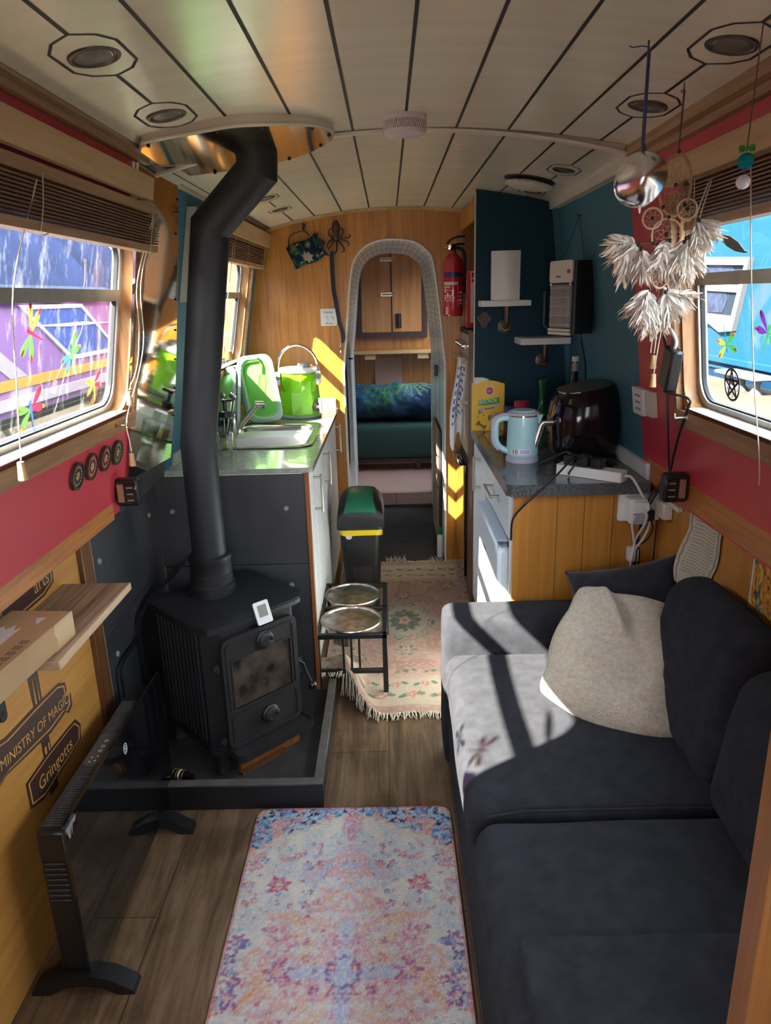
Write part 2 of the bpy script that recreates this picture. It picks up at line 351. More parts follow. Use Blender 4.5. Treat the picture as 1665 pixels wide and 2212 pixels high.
# ------------------------------------------------------------------ mesh builder
def V(*a): return Vector(a)
class M:
    """collects shapes, then links them as ONE mesh object"""
    def __init__(s, *mats):
        s.v = []; s.f = []; s.mi = []; s.mats = [MT[m] for m in mats]; s.cur = 0; s.tf = None; s.col = {}; s.uv = {}
    def use(s, i): s.cur = i; return s
    def add(s, vs, fs):
        n = len(s.v)
        for p in vs:
            p = Vector(p); s.v.append(s.tf(p) if s.tf else p)
        for f in fs:
            s.f.append([i + n for i in f]); s.mi.append(s.cur)
        return n
    def box(s, x0, y0, z0, x1, y1, z1, c=.002, f=None):
        x0, x1 = min(x0, x1), max(x0, x1); y0, y1 = min(y0, y1), max(y0, y1); z0, z1 = min(z0, z1), max(z0, z1)
        c = max(1e-5, min(c, (x1 - x0) * .45, (y1 - y0) * .45, (z1 - z0) * .45))
        lo = (x0, y0, z0); hi = (x1, y1, z1); vs = []; idx = {}
        for i in (0, 1):
            for j in (0, 1):
                for k in (0, 1):
                    cor = [(lo, hi)[i][0], (lo, hi)[j][1], (lo, hi)[k][2]]
                    sg = [1 - 2 * i, 1 - 2 * j, 1 - 2 * k]
                    for ax in range(3):
                        p = [cor[a] + (0 if a == ax else sg[a] * c) for a in range(3)]
                        idx[(i, j, k, ax)] = len(vs); vs.append(p)
        fs = []
        def q(*l): fs.append([idx[t] for t in l])
        for sd in (0, 1):
            q((sd, 0, 0, 0), (sd, 1, 0, 0), (sd, 1, 1, 0), (sd, 0, 1, 0)); q((0, sd, 0, 1), (1, sd, 0, 1), (1, sd, 1, 1), (0, sd, 1, 1)); q((0, 0, sd, 2), (1, 0, sd, 2), (1, 1, sd, 2), (0, 1, sd, 2))
        for a in (0, 1):
            for b in (0, 1):
                q((a, b, 0, 0), (a, b, 1, 0), (a, b, 1, 1), (a, b, 0, 1)); q((a, 0, b, 0), (a, 1, b, 0), (a, 1, b, 2), (a, 0, b, 2)); q((0, a, b, 1), (1, a, b, 1), (1, a, b, 2), (0, a, b, 2))
                for d in (0, 1): q((a, b, d, 0), (a, b, d, 1), (a, b, d, 2))
        s.add([f(*p) for p in vs] if f else vs, fs); return s
    def cyl(s, p0, p1, r0, r1=None, n=20, cap=True):
        return s.tube([p0, p1], [r0, r0 if r1 is None else r1], n, cap=cap)
    def tube(s, pts, r, n=8, closed=False, cap=True, flat=1.0, up=None):
        pts = [Vector(p) for p in pts]; k = len(pts)
        rs = r if isinstance(r, (list, tuple)) else [r] * k
        vs = []; prev = None
        for i, p in enumerate(pts):
            if closed: t = pts[(i + 1) % k] - pts[i - 1]
            else: t = pts[min(i + 1, k - 1)] - pts[max(i - 1, 0)]
            t = t.normalized() if t.length > 1e-9 else Vector((0, 0, 1))
            if prev is None:
                a = Vector(up) if up else (Vector((0, 0, 1)) if abs(t.z) < .9 else Vector((1, 0, 0)))
            else: a = prev
            nrm = (a - t * a.dot(t)); nrm = nrm.normalized() if nrm.length > 1e-9 else t.orthogonal().normalized()
            prev = nrm; b = t.cross(nrm)
            for j in range(n):
                th = 2 * pi * j / n
                vs.append(p + (nrm * cos(th) * flat + b * sin(th)) * rs[i])
        fs = []
        for i in range(k if closed else k - 1):
            for j in range(n):
                a = i * n + j; b = i * n + (j + 1) % n; c = ((i + 1) % k) * n + (j + 1) % n; d = ((i + 1) % k) * n + j
                fs.append((a, b, c, d))
        if cap and not closed:
            fs.append(tuple(range(n))[::-1]); fs.append(tuple(range((k - 1) * n, k * n)))
        s.add(vs, fs); return s
    def lathe(s, prof, c=(0, 0, 0), ax=(0, 0, 1), n=28, sq=(1, 1), rot=0):
        ax = Vector(ax).normalized(); a = ax.orthogonal().normalized(); b = ax.cross(a); c = Vector(c)
        if abs(ax.z) > .99: a = Vector((1, 0, 0)); b = Vector((0, 1, 0)) * (1 if ax.z > 0 else -1)
        vs = []
        for r, h in prof:
            for j in range(n):
                th = 2 * pi * j / n + rot
                vs.append(c + ax * h + (a * cos(th) * sq[0] + b * sin(th) * sq[1]) * max(r, 1e-5))
        fs = []
        for i in range(len(prof) - 1):
            for j in range(n):
                fs.append((i * n + j, i * n + (j + 1) % n, (i + 1) * n + (j + 1) % n, (i + 1) * n + j))
        if prof[0][0] > 1e-4: fs.append(tuple(range(n))[::-1])
        if prof[-1][0] > 1e-4: fs.append(tuple(range((len(prof) - 1) * n, len(prof) * n)))
        s.add(vs, fs); return s
    def prism(s, loops, f, d0, d1):
        """loops: 2-D outline then holes; f(u, v, d) places them in the world"""
        if not isinstance(loops[0][0], (list, tuple)): loops = [loops]
        flat = [p for l in loops for p in l]
        tri = tessellate_polygon([[Vector((p[0], p[1], 0)) for p in l] for l in loops])
        n = len(flat)
        vs = [f(p[0], p[1], d0) for p in flat] + [f(p[0], p[1], d1) for p in flat]
        fs = [tuple(t) for t in tri] + [tuple(i + n for i in t) for t in tri]
        o = 0
        for l in loops:
            k = len(l)
            for i in range(k):
                a, b = o + i, o + (i + 1) % k; fs.append((a, b, b + n, a + n))
            o += k
        s.add(vs, fs); return s
    def sphere(s, c, r, sc=(1, 1, 1), n=16):
        h = max(6, n // 2); vs = []; c = Vector(c)
        for i in range(h + 1):
            ph = pi * i / h
            for j in range(n):
                th = 2 * pi * j / n
                vs.append(c + Vector((sin(ph) * cos(th) * sc[0], sin(ph) * sin(th) * sc[1], cos(ph) * sc[2])) * r)
        fs = [(i * n + j, i * n + (j + 1) % n, (i + 1) * n + (j + 1) % n, (i + 1) * n + j) for i in range(h) for j in range(n)]
        s.add(vs, fs); return s
    def grid(s, fn, nu, nv, col=None, uv=None, closed=False):
        """fn(u, v) for u, v in 0..1"""
        base = len(s.v); vs = []
        for i in range(nu + 1):
            for j in range(nv + 1): vs.append(fn(i / nu, j / nv))
        fs = [(i * (nv + 1) + j, (i + 1) * (nv + 1) + j, (i + 1) * (nv + 1) + j + 1, i * (nv + 1) + j + 1) for i in range(nu) for j in range(nv)]
        s.add(vs, fs)
        if col or uv:
            k = base
            for i in range(nu + 1):
                for j in range(nv + 1):
                    if col: s.col[k] = col(i / nu, j / nv)
                    if uv: s.uv[k] = uv(i / nu, j / nv)
                    k += 1
        return s
    def cushion(s, x0, y0, z0, x1, y1, z1, r=.04, puff=(.02, .02, .02), n=14, amp=.004, freq=9, f=None, seed=0):
        """soft upholstered block: rounded box that swells in the middle of each face"""
        c = Vector(((x0 + x1) / 2, (y0 + y1) / 2, (z0 + z1) / 2)); h = Vector(((x1 - x0) / 2, (y1 - y0) / 2, (z1 - z0) / 2))
        r = min(r, min(h) * .98)
        for ax in range(3):
            for sg in (-1, 1):
                def fn(u, v, ax=ax, sg=sg):
                    a = 2 * u - 1; b = 2 * v - 1
                    a = sin(a * pi / 2) * .5 + a * .5; b = sin(b * pi / 2) * .5 + b * .5
                    q = [0, 0, 0]; q[ax] = sg; q[(ax + 1) % 3] = a * (1 if sg > 0 else -1); q[(ax + 2) % 3] = b
                    P = Vector([q[i] * h[i] for i in range(3)])
                    I = Vector([max(-(h[i] - r), min(h[i] - r, P[i])) for i in range(3)])
                    d = P - I; P = I + d.normalized() * r if d.length > 1e-9 else P
                    e = [max(0, 1 - (P[i] / h[i]) ** 2) for i in range(3)]
                    P2 = Vector([P[i] + (P[i] / h[i]) * puff[i] * e[(i + 1) % 3] * e[(i + 2) % 3] for i in range(3)])
                    w_ = c + P2
                    if amp:
                        nz = noise.noise(w_ * freq + Vector((seed, seed * 2, 0)))
                        w_ = w_ + P2.normalized() * nz * amp
                    return f(w_) if f else w_
                s.grid(fn, n, n)
        return s
    def puff(s, O, ux, uy, un_, w_, h_, t, n=26, pinch=.07, wr=.012, seed=1, ear=0.0):
        """scatter cushion: two swollen faces meeting in a seam with pulled corners"""
        O = Vector(O); ux = Vector(ux).normalized(); uy = Vector(uy).normalized(); un_ = Vector(un_).normalized()
        for sg in (1, -1):
            def fn(u, v, sg=sg):
                a = 2 * u - 1; b = 2 * v - 1
                X = a * w_ * (1 - pinch * (1 - b * b)); Y = b * h_ * (1 - pinch * (1 - a * a))
                d = ((1 - a ** 4) * (1 - b ** 4)) ** .55 * t
                p = O + ux * X + uy * Y
                edge = max(0, (1 - a * a) * (1 - b * b))
                d += wr * edge ** .4 * (noise.noise(Vector((X * 9 + seed, Y * 9, sg))) + .5 * noise.noise(Vector((X * 22 + seed, Y * 22, sg * 3))))
                return p + un_ * sg * d
            s.grid(fn, n, n)
        return s
    def text(s, string, size, f, d=.0006, align='LEFT', shear=0, spacing=1):
        cu = bpy.data.curves.new('t', 'FONT'); cu.body = string; cu.size = size; cu.align_x = align; cu.shear = shear; cu.space_character = spacing
        cu.resolution_u = 3
        ob = bpy.data.objects.new('t', cu); COL.objects.link(ob)
        dg = bpy.context.evaluated_depsgraph_get()
        me = bpy.data.meshes.new_from_object(ob.evaluated_get(dg))
        vs = [f(v.co.x, v.co.y, d) for v in me.vertices]; fs = [tuple(p.vertices) for p in me.polygons]
        s.add(vs, fs)
        bpy.data.objects.remove(ob); bpy.data.curves.remove(cu); bpy.data.meshes.remove(me)
        return s
    def obj(s, name, parent=None, sharp=38, weld=False):
        me = bpy.data.meshes.new(name)
        me.from_pydata([tuple(p) for p in s.v], [], s.f)
        for m in s.mats: me.materials.append(m)
        me.polygons.foreach_set('material_index', s.mi)
        if s.col:
            a = me.color_attributes.new('Col', 'FLOAT_COLOR', 'POINT')
            for k, c in s.col.items(): a.data[k].color = (c[0], c[1], c[2], 1)
        if s.uv:
            l = me.uv_layers.new(name='UVMap')
            for lp in me.loops: l.data[lp.index].uv = s.uv.get(lp.vertex_index, (0, 0))
        bm = bmesh.new(); bm.from_mesh(me)
        if weld: bmesh.ops.remove_doubles(bm, verts=bm.verts, dist=1e-5)
        bmesh.ops.recalc_face_normals(bm, faces=bm.faces)
        bm.to_mesh(me); bm.free()
        me.polygons.foreach_set('use_smooth', [True] * len(me.polygons))
        me.set_sharp_from_angle(angle=radians(sharp))
        me.update()
        o = bpy.data.objects.new(name, me); COL.objects.link(o)
        if parent: o.parent = parent
        return o
def base_of(obs):
    lo = Vector((1e9,) * 3); hi = -lo
    for o in obs:
        for v in o.data.vertices:
            for i in range(3): lo[i] = min(lo[i], v.co[i]); hi[i] = max(hi[i], v.co[i])
    return Vector(((lo.x + hi.x) / 2, (lo.y + hi.y) / 2, lo.z))
def tag(o, label=None, cat=None, group=None, kind=None):
    if label: o['label'] = label
    if cat: o['category'] = cat
    if group: o['group'] = group
    if kind: o['kind'] = kind
    return o
class T:
    """a thing: an Empty at its base that parents its parts"""
    def __init__(s, name, label=None, cat=None, group=None, kind=None):
        s.root = bpy.data.objects.new(name, None); COL.objects.link(s.root); s.root.empty_display_size = .05
        tag(s.root, label, cat, group, kind); s.parts = []
    def part(s, name, m, parent=None, label=None, kind=None, sharp=38, weld=False):
        o = m.obj(name, parent or s.root, sharp, weld); tag(o, label, None, None, kind); s.parts.append(o); return o
    def done(s):
        b = base_of(s.parts); s.root.location = b
        for o in s.parts: o.data.transform(Matrix.Translation(-b))
        return s.root
def solo(name, m, label, cat, group=None, kind=None, sharp=38, weld=False):
    o = m.obj(name, None, sharp, weld); b = base_of([o]); o.data.transform(Matrix.Translation(-b)); o.location = b
    return tag(o, label, cat, group, kind)
def struct(name, m, sharp=38): return tag(m.obj(name, None, sharp), kind='structure')
def dup(root, loc, rotz=None, label=None, scale=None):
    r = root.copy(); COL.objects.link(r); r.location = loc
    if rotz is not None: r.rotation_euler = (0, 0, rotz)
    if label: r['label'] = label
    if scale: r.scale = (scale,) * 3
    for ch in list(root.children):
        c = ch.copy(); COL.objects.link(c); c.parent = r
        for g in list(ch.children):
            d = g.copy(); COL.objects.link(d); d.parent = c
    return r
def rrect(x0, y0, x1, y1, r, n=6):
    p = []
    for cx, cy, a0 in ((x1 - r, y0 + r, -90), (x1 - r, y1 - r, 0), (x0 + r, y1 - r, 90), (x0 + r, y0 + r, 180)):
        for i in range(n + 1):
            a = radians(a0 + 90 * i / n); p.append((cx + r * cos(a), cy + r * sin(a)))
    return p
def circ(cx, cy, r, n=24, ry=None): return [(cx + r * cos(2 * pi * i / n), cy + (ry or r) * sin(2 * pi * i / n)) for i in range(n)]
def arc(c, r, a0, a1, n, f): return [f(c[0] + r * cos(radians(a0 + (a1 - a0) * i / n)), c[1] + r * sin(radians(a0 + (a1 - a0) * i / n))) for i in range(n + 1)]
def bez(pts, n=8):
    """smooth curve through points (Catmull-Rom)"""
    P = [Vector(p) for p in pts]; P = [P[0] * 2 - P[1]] + P + [P[-1] * 2 - P[-2]]; o = []
    for i in range(1, len(P) - 2):
        for k in range(n):
            t = k / n
            o.append(.5 * ((2 * P[i]) + (P[i + 1] - P[i - 1]) * t + (2 * P[i - 1] - 5 * P[i] + 4 * P[i + 1] - P[i + 2]) * t * t + (3 * P[i] - P[i - 1] - 3 * P[i + 1] + P[i + 2]) * t ** 3))
    o.append(P[-2]); return o
def frame(O, ux, uy, un_=None):
    O = Vector(O); ux = Vector(ux).normalized(); uy = Vector(uy).normalized(); un_ = Vector(un_).normalized() if un_ else ux.cross(uy)
    return lambda u, v, d=0: O + ux * u + uy * v + un_ * d
# room section: cabin sides lean in, roof is cambered
def wl(z): return -.79 + .19 * (z - .885)
def wr(z): return .80 - .125 * (z - .885)
def zc(x, y=0.0): return 1.868 - (.205 if y > 2.095 else .165) * (x - .055) ** 2
def L(y, z, o=0): return Vector((wl(z) + o, y, z))
def Rr(y, z, o=0): return Vector((wr(z) - o, y, z))
def lerp(a, b, t): return a + (b - a) * t
def mixc(a, b, t): return tuple(a[i] + (b[i] - a[i]) * t for i in range(3))
def smooth(a, b, x):
    t = max(0, min(1, (x - a) / (b - a))); return t * t * (3 - 2 * t)

# ================================================================== SETTING
YB = 3.795      # bulkhead
YT = 2.095      # ceiling joint
def build_floor():
    m = M('floor'); m.box(-.9, -1.0, -.03, .9, 3.8, 0, .001); struct('floor', m)
    m = M('slatef', 'line'); m.box(-.45, 3.8, -.03, .5, 4.93, -.002, .001)
    m.use(1)
    for y_ in (4.15, 4.5): m.box(-.24, y_ - .002, -.003, .30, y_ + .002, -.0015, .0001)
    struct('floor_passage', m)
build_floor()
LX = [.055 + .135 * k for k in range(-3, 4)]
LAMPX = (-.456, .567)
LAMPS = [(-.456, 1.293), (-.456, 1.681), (.567, 1.328), (.567, 1.718), (.565, 2.47), (.56, 2.961), (-.452, 2.936), (-.452, 3.315)]
OCT = [(-.053, -.046), (-.034, -.08), (0, -.1), (.034, -.08), (.053, -.046), (.053, .046), (.034, .08), (0, .1), (-.034, .08), (-.053, .046)]
def build_ceiling():
    m = M('ceiling', 'line')
    xs = [-.72 + 1.52 * i / 40 for i in range(41)]
    def slab(y0, y1):
        vs = []; n = len(xs)
        for y_ in (y0, y1):
            for x in xs: vs.append((x, y_, zc(x, y0 + .01)))
            for x in xs: vs.append((x, y_, zc(x, y0 + .01) + .04))
        fs = []
        for i in range(n - 1):
            fs.append((i, i + 1, 2 * n + i + 1, 2 * n + i)); fs.append((n + i, n + i + 1, 3 * n + i + 1, 3 * n + i))
            fs.append((i, i + 1, n + i + 1, n + i)); fs.append((2 * n + i, 2 * n + i + 1, 3 * n + i + 1, 3 * n + i))
        m.add(vs, fs)
    m.use(0); slab(-1.1, YT); slab(YT, YB + .01)  # roof carried on past the bow, unseen, to keep the sun out
    m.use(1)
    def strip(pts, w_, closed=False):
        """flat inlaid line on the underside of the ceiling"""
        k = len(pts); vs = []
        for i in range(k):
            a = Vector(pts[(i - 1) % k if closed else max(0, i - 1)]); b = Vector(pts[(i + 1) % k if closed else min(k - 1, i + 1)])
            t = (b - a).normalized(); nx, ny = -t.y, t.x
            for sg in (-1, 1):
                x = pts[i][0] + nx * sg * w_ / 2; y_ = pts[i][1] + ny * sg * w_ / 2
                vs.append((x, y_, zc(x, y_) - .0008))
        fs = [(2 * i, 2 * i + 1, 2 * ((i + 1) % k) + 1, 2 * ((i + 1) % k)) for i in range(k if closed else k - 1)]
        m.add(vs, fs)
    def seg(x, y0, y1, w_=.0068): strip([(x, y0), (x, (y0 + y1) / 2), (x, y1)], w_)
    for x in LX:
        seg(x, -1.0, YT - .02); seg(x, YT + .015, YB - .01)
    for x in (-.578, .690 - .004): seg(x, -1.0, YT - .02, .006); seg(x, YT + .015, YB - .01, .005)
    for lx in LAMPX:
        ys = sorted(y_ for x, y_ in LAMPS if abs(x - lx) < .02)
        cuts = [-1.0] + [c for y_ in ys for c in (y_ - .1, y_ + .1)] + [YB - .01]
        for a, b in zip(cuts[0::2], cuts[1::2]):
            if a < YT - .02 < b: seg(lx, a, YT - .02); seg(lx, YT + .015, b)
            elif b > a: seg(lx, a, b)
    for x, y_ in LAMPS:
        s_ = 1.0 if y_ < 2.2 else .86
        strip([(x + a * s_, y_ + b * s_) for a, b in OCT], .0055, True)
    # cross lines either side of the joint
    strip([(x, YT - .024) for x in xs[3:-2]], .004)
    struct('ceiling', m, 60)
    m = M('trimw')
    vs = []; n = len(xs)
    for d, y_ in ((0, YT - .014), (.006, YT - .010), (.006, YT + .010), (0, YT + .014)):
        for x in xs: vs.append((x, y_, zc(x, 3) - d - .0005))
    m.add(vs, [(r * n + i, r * n + i + 1, (r + 1) * n + i + 1, (r + 1) * n + i) for r in range(3) for i in range(n - 1)])
    struct('trim_1', m)
    m = M('pelmet')                                # bead along the top of the bulkhead
    vs = []
    for z_, y_ in ((0.0, YB - .012), (-.016, YB - .012), (-.016, YB), (0.0, YB)):
        for x in xs[2:-2]: vs.append((x, y_, zc(x, 3) + z_))
    n = len(xs) - 4
    m.add(vs, [(r * n + i, r * n + i + 1, (r + 1) % 4 * n + i + 1, (r + 1) % 4 * n + i) for r in range(4) for i in range(n - 1)])
    struct('trim_2', m)
build_ceiling()

WIN = {'L': (.70, 2.0, 1.160, 1.632), 'R': (.50, 1.865, 1.150, 1.632), 'K': (2.72, 3.61, 1.160, 1.632)}
def rect(y0, z0, y1, z1): return [(y0, z0), (y1, z0), (y1, z1), (y0, z1)]
def build_walls():
    m = M('red', 'teal', 'ply', 'slate')
    y0, y1, z0, z1 = WIN['L']
    m.use(0); m.prism([rect(-.5, .87, 2.06, 1.84), rect(y0, z0, y1, z1)], L, 0, -.05)
    y0, y1, z0, z1 = WIN['K']
    m.use(1); m.prism([rect(2.06, .87, YB, 1.84), rect(y0, z0, y1, z1)], L, 0, -.05)
    m.use(2); m.box(-.90, -.5, 0, -.83, 1.78, .9, .001)
    m.use(3); m.box(-.90, 1.78, 0, -.83, 2.42, .9, .001)
    m.use(3); m.prism(rect(1.985, .862, 2.415, .936), L, .0, .0012)
    m.use(1); m.box(-.90, 2.42, 0, -.83, YB, .9, .001)
    struct('wall_left', m)
    m = M('red', 'teal', 'oakx')
    y0, y1, z0, z1 = WIN['R']
    m.use(0); m.prism([rect(-.5, .87, 2.2, 1.84), rect(y0, z0, y1, z1)], Rr, 0, -.05)
    m.use(1); m.prism([rect(2.2, .87, YB, 1.84)], Rr, 0, -.05)
    m.use(2); m.box(.83, -.5, 0, .90, YB, .9, .001)
    struct('wall_right', m)
    # dado boards and lower trims
    m = M('dado'); m.box(-.832, -.5, .862, -.785, 1.925, .970, .003); struct('trim_3', m)
    m = M('dado'); m.box(.792, -.5, .880, .832, 2.16, .970, .003); struct('trim_4', m)
    m = M('dwood', 'sillp'); m.box(-.832, 1.752, 0, -.815, 1.812, .88, .002); m.use(1); m.box(-.832, 1.812, 0, -.817, 1.818, .88, .001); struct('trim_5', m)
    # cornices
    m = M('cornice'); m.prism(rect(-.5, 1.784, 2.0, 1.82), L, .0, .02); m.prism(rect(-.5, 1.795, 2.0, 1.82), L, .0, .04); struct('trim_6', m)
    m = M('pelmet'); m.prism(rect(2.3, 1.778, YB, 1.815), L, 0, .022); struct('trim_7', m)
    m = M('cornice'); m.prism(rect(-.5, 1.772, 2.1, 1.82), Rr, .0, .02); m.prism(rect(-.5, 1.788, 2.1, 1.82), Rr, .0, .045); struct('trim_8', m)
    m = M('trimw'); m.prism(rect(2.1, 1.764, 3.1, 1.815), Rr, 0, .03); struct('trim_9', m)
    # blue-painted corner batten beside the tall unit
    m = M('teal'); m.prism(rect(3.07, .9, 3.1, 1.78), Rr, 0, .02); struct('trim_10', m)
build_walls()

def arch_outline():
    top = bez([(-.237, 1.075), (-.214, 1.28), (-.186, 1.53), (-.160, 1.625), (-.109, 1.683), (-.034, 1.712), (.058, 1.716), (.141, 1.701), (.201, 1.66), (.233, 1.602), (.262, 1.401), (.293, 1.10)], 4)
    return [(-.237, 0)] + [(p[0], p[1]) for p in [Vector((q[0], q[1], 0)) for q in top]] + [(.293, 0)]
def bez2(pts, n): return [(p.x, p.y) for p in bez([(a, b, 0) for a, b in pts], n)]
def arch_outline():
    return [(-.237, 0)] + bez2([(-.237, 1.075), (-.214, 1.28), (-.186, 1.53), (-.160, 1.625), (-.109, 1.683), (-.034, 1.712), (.058, 1.716), (.141, 1.701), (.201, 1.66), (.233, 1.602), (.262, 1.401), (.293, 1.10)], 4) + [(.293, 0)]
ARCH = arch_outline()
def build_bulkhead():
    xz = lambda u, v, d: Vector((u, YB + d, v))
    outer = [(.293, 0), (.86, 0), (.86, .885), (wr(.885) + .02, .885)] + [(x, zc(x) + .02) for x in [.70 - 1.33 * i / 24 for i in range(25)]] + [(wl(.885) - .02, .885), (-.86, .885), (-.86, 0), (-.237, 0)]
    loop = outer + ARCH[1:-1]
    m = M('oak'); m.prism(loop, xz, 0, .03); struct('wall_back', m)
    # mosaic-lined passage through to the sleeping cabin
    m = M('tile'); per = [0]
    for a, b in zip(ARCH, ARCH[1:]): per.append(per[-1] + math.hypot(b[0] - a[0], b[1] - a[1]))
    n = len(ARCH); vs = []; k = 0
    y0, y1 = YB, 4.93
    ny = 4
    for j in range(ny + 1):
        t = j / ny
        for i, (x, z_) in enumerate(ARCH):
            m.uv[k] = (per[i] / .030, t * 3.0); k += 1
            vs.append((x - .006 * t if x < .03 else x - .006 * t, y0 + (y1 - y0) * t, z_))
    m.add(vs, [(j * n + i, j * n + i + 1, (j + 1) * n + i + 1, (j + 1) * n + i) for j in range(ny) for i in range(n - 1)])
    struct('wall_passage', m, 60)
    m = M('edging')
    m.tube([(x, YB - .004, z_) for x, z_ in ARCH], .0055, 8)
    m.tube([(x - .004, 4.928, z_) for x, z_ in ARCH], .0055, 8)
    struct('trim_11', m)
    # far side of the passage
    m = M('fpanel'); m.prism([(.287, 0), (1.0, 0), (1.0, 1.95), (-.95, 1.95), (-.95, 0), (-.243, 0)] + [(x - .006, z_) for x, z_ in ARCH[1:-1]], lambda u, v, d: Vector((u, 4.93 + d, v)), 0, .03); struct('wall_cabin_front', m)
    # sleeping cabin shell with a side window opening
    m = M('fpanel')
    m.box(-.95, 6.35, 0, .95, 6.4, 1.95, .001)
    m.prism(rect(4.93, 0, 6.4, 1.95), lambda u, v, d: Vector((-.85 + d, u, v)), 0, -.04)
    m.prism([rect(4.93, 0, 6.4, 1.95), rect(5.05, 1.0, 6.25, 1.78)], lambda u, v, d: Vector((.85 + d, u, v)), 0, .04)
    m.box(-.95, 3.81, 1.93, .95, 6.4, 1.97, .001); struct('wall_cabin', m)
    m = M('fpanel'); m.box(-.9, 3.83, -.03, -.46, 4.93, 1.95, .001); m.box(.46, 3.83, -.03, .9, 4.93, 1.95, .001); struct('wall_passage_outer', m)
    m = M('pinkw', 'fframe', 'line'); m.box(-.9, 4.95, 0.0, .9, 6.4, .10, .001); m.use(0); m.box(-.35, 4.925, -.001, .40, 4.95, .098, .001)
    m.use(2); m.box(.028, 4.9240, 0, .031, 4.926, .098, .0002); m.use(1); m.box(-.35, 4.915, -.002, .40, 4.925, .012, .001); struct('floor_cabin', m)
build_bulkhead()
def build_bow():
    m = M('oak'); m.prism([[(-.9, -.03), (.9, -.03), (.9, 1.9), (-.9, 1.9)], rect(-.26, .95, .32, 1.60)], lambda u, v, d: Vector((u, -.5 - d, v)), 0, .04); struct('wall_front', m)

def build_window(nm, side, key, transom, pane_m, liner='revl', near_arch=True):
    f = {'L': L, 'R': Rr}[side]; y0, y1, z0, z1 = WIN[key]
    t = T(nm, kind='structure')
    m = M(liner); m.prism([rect(y0 - .004, z0 - .004, y1 + .004, z1 + .004), rrect(y0 + .006, z0 + .006, y1 - .006, z1 - .006, .055)], f, .0, -.048); t.part('window_liner', m)
    m = M('alu', 'rubber'); m.prism([rrect(y0 + .004, z0 + .004, y1 - .004, z1 - .004, .06), rrect(y0 + .022, z0 + .022, y1 - .022, z1 - .022, .06)], f, -.034, -.056)
    m.use(1); m.prism([rrect(y0 + .021, z0 + .021, y1 - .021, z1 - .021, .06), rrect(y0 + .026, z0 + .026, y1 - .026, z1 - .026, .058)], f, -.040, -.050); t.part('window_frame', m)
    m = M('alu'); m.prism(rect(y0 + .02, transom - .014, y1 - .02, transom + .014), f, -.030, -.058); t.part('transom', m)
    m = M(pane_m); m.prism(rect(y0 + .018, z0 + .018, y1 - .018, transom), f, -.046, -.0465); t.part('lower_pane', m)
    m = M(pane_m); m.prism(rect(y0 + .018, transom, y1 - .018, z1 - .018), f, -.051, -.0515); t.part('upper_pane', m)
    m = M('sill'); m.prism([rect(y0 - .045, z0 - .046, y1 + .026, z1 + .03), rect(y0 - .004, z0 - .004, y1 + .004, z1 + .004)], f, 0, .017); t.part('architrave', m)
    m = M('sillp'); m.prism(rect(y0 + .03, z0 + .0055, y1 - .05, z0 + .0075), f, .016, -.034); t.part('sill', m)
    t.done()
build_bow()
def build_sun_stops():  # unseen strips added outside, above the windows, to cut off high sun
    for n_, (f, k) in enumerate(((L, 'L'), (Rr, 'R'), (L, 'K'))):
        y0, y1, z0, z1 = WIN[k]; m = M('bdark'); m.prism(rect(y0 - .1, z1 - .002, y1 + .1, z1 + .012), f, -.05, -.088); struct('trim_%d' % (20 + n_), m)
build_sun_stops()
build_window('window_1', 'L', 'L', 1.468, 'pane')
build_window('window_2', 'R', 'R', 1.468, 'paner')
build_window('window_3', 'L', 'K', 1.468, 'panek')

# ================================================================== LEFT WALL FITTINGS
def build_pelmet(name, f, y0, y1, z0, z1, o=.058):
    m = M('pelmet'); m.prism(rect(y0, z0, y1, z1), f, o - .014, o); m.prism(rect(y0, z1 - .010, y1, z1), f, 0, o - .014)
    for yy in (y0, y1 - .012): m.prism(rect(yy, z0, yy + .012, z1), f, 0, o - .014)
    struct(name, m)
build_pelmet('trim_12', L, .45, 1.985, 1.698, 1.750, .040)
build_pelmet('trim_13', L, 2.66, 3.78, 1.692, 1.752)
build_pelmet('trim_14', Rr, .30, 1.80, 1.672, 1.722)

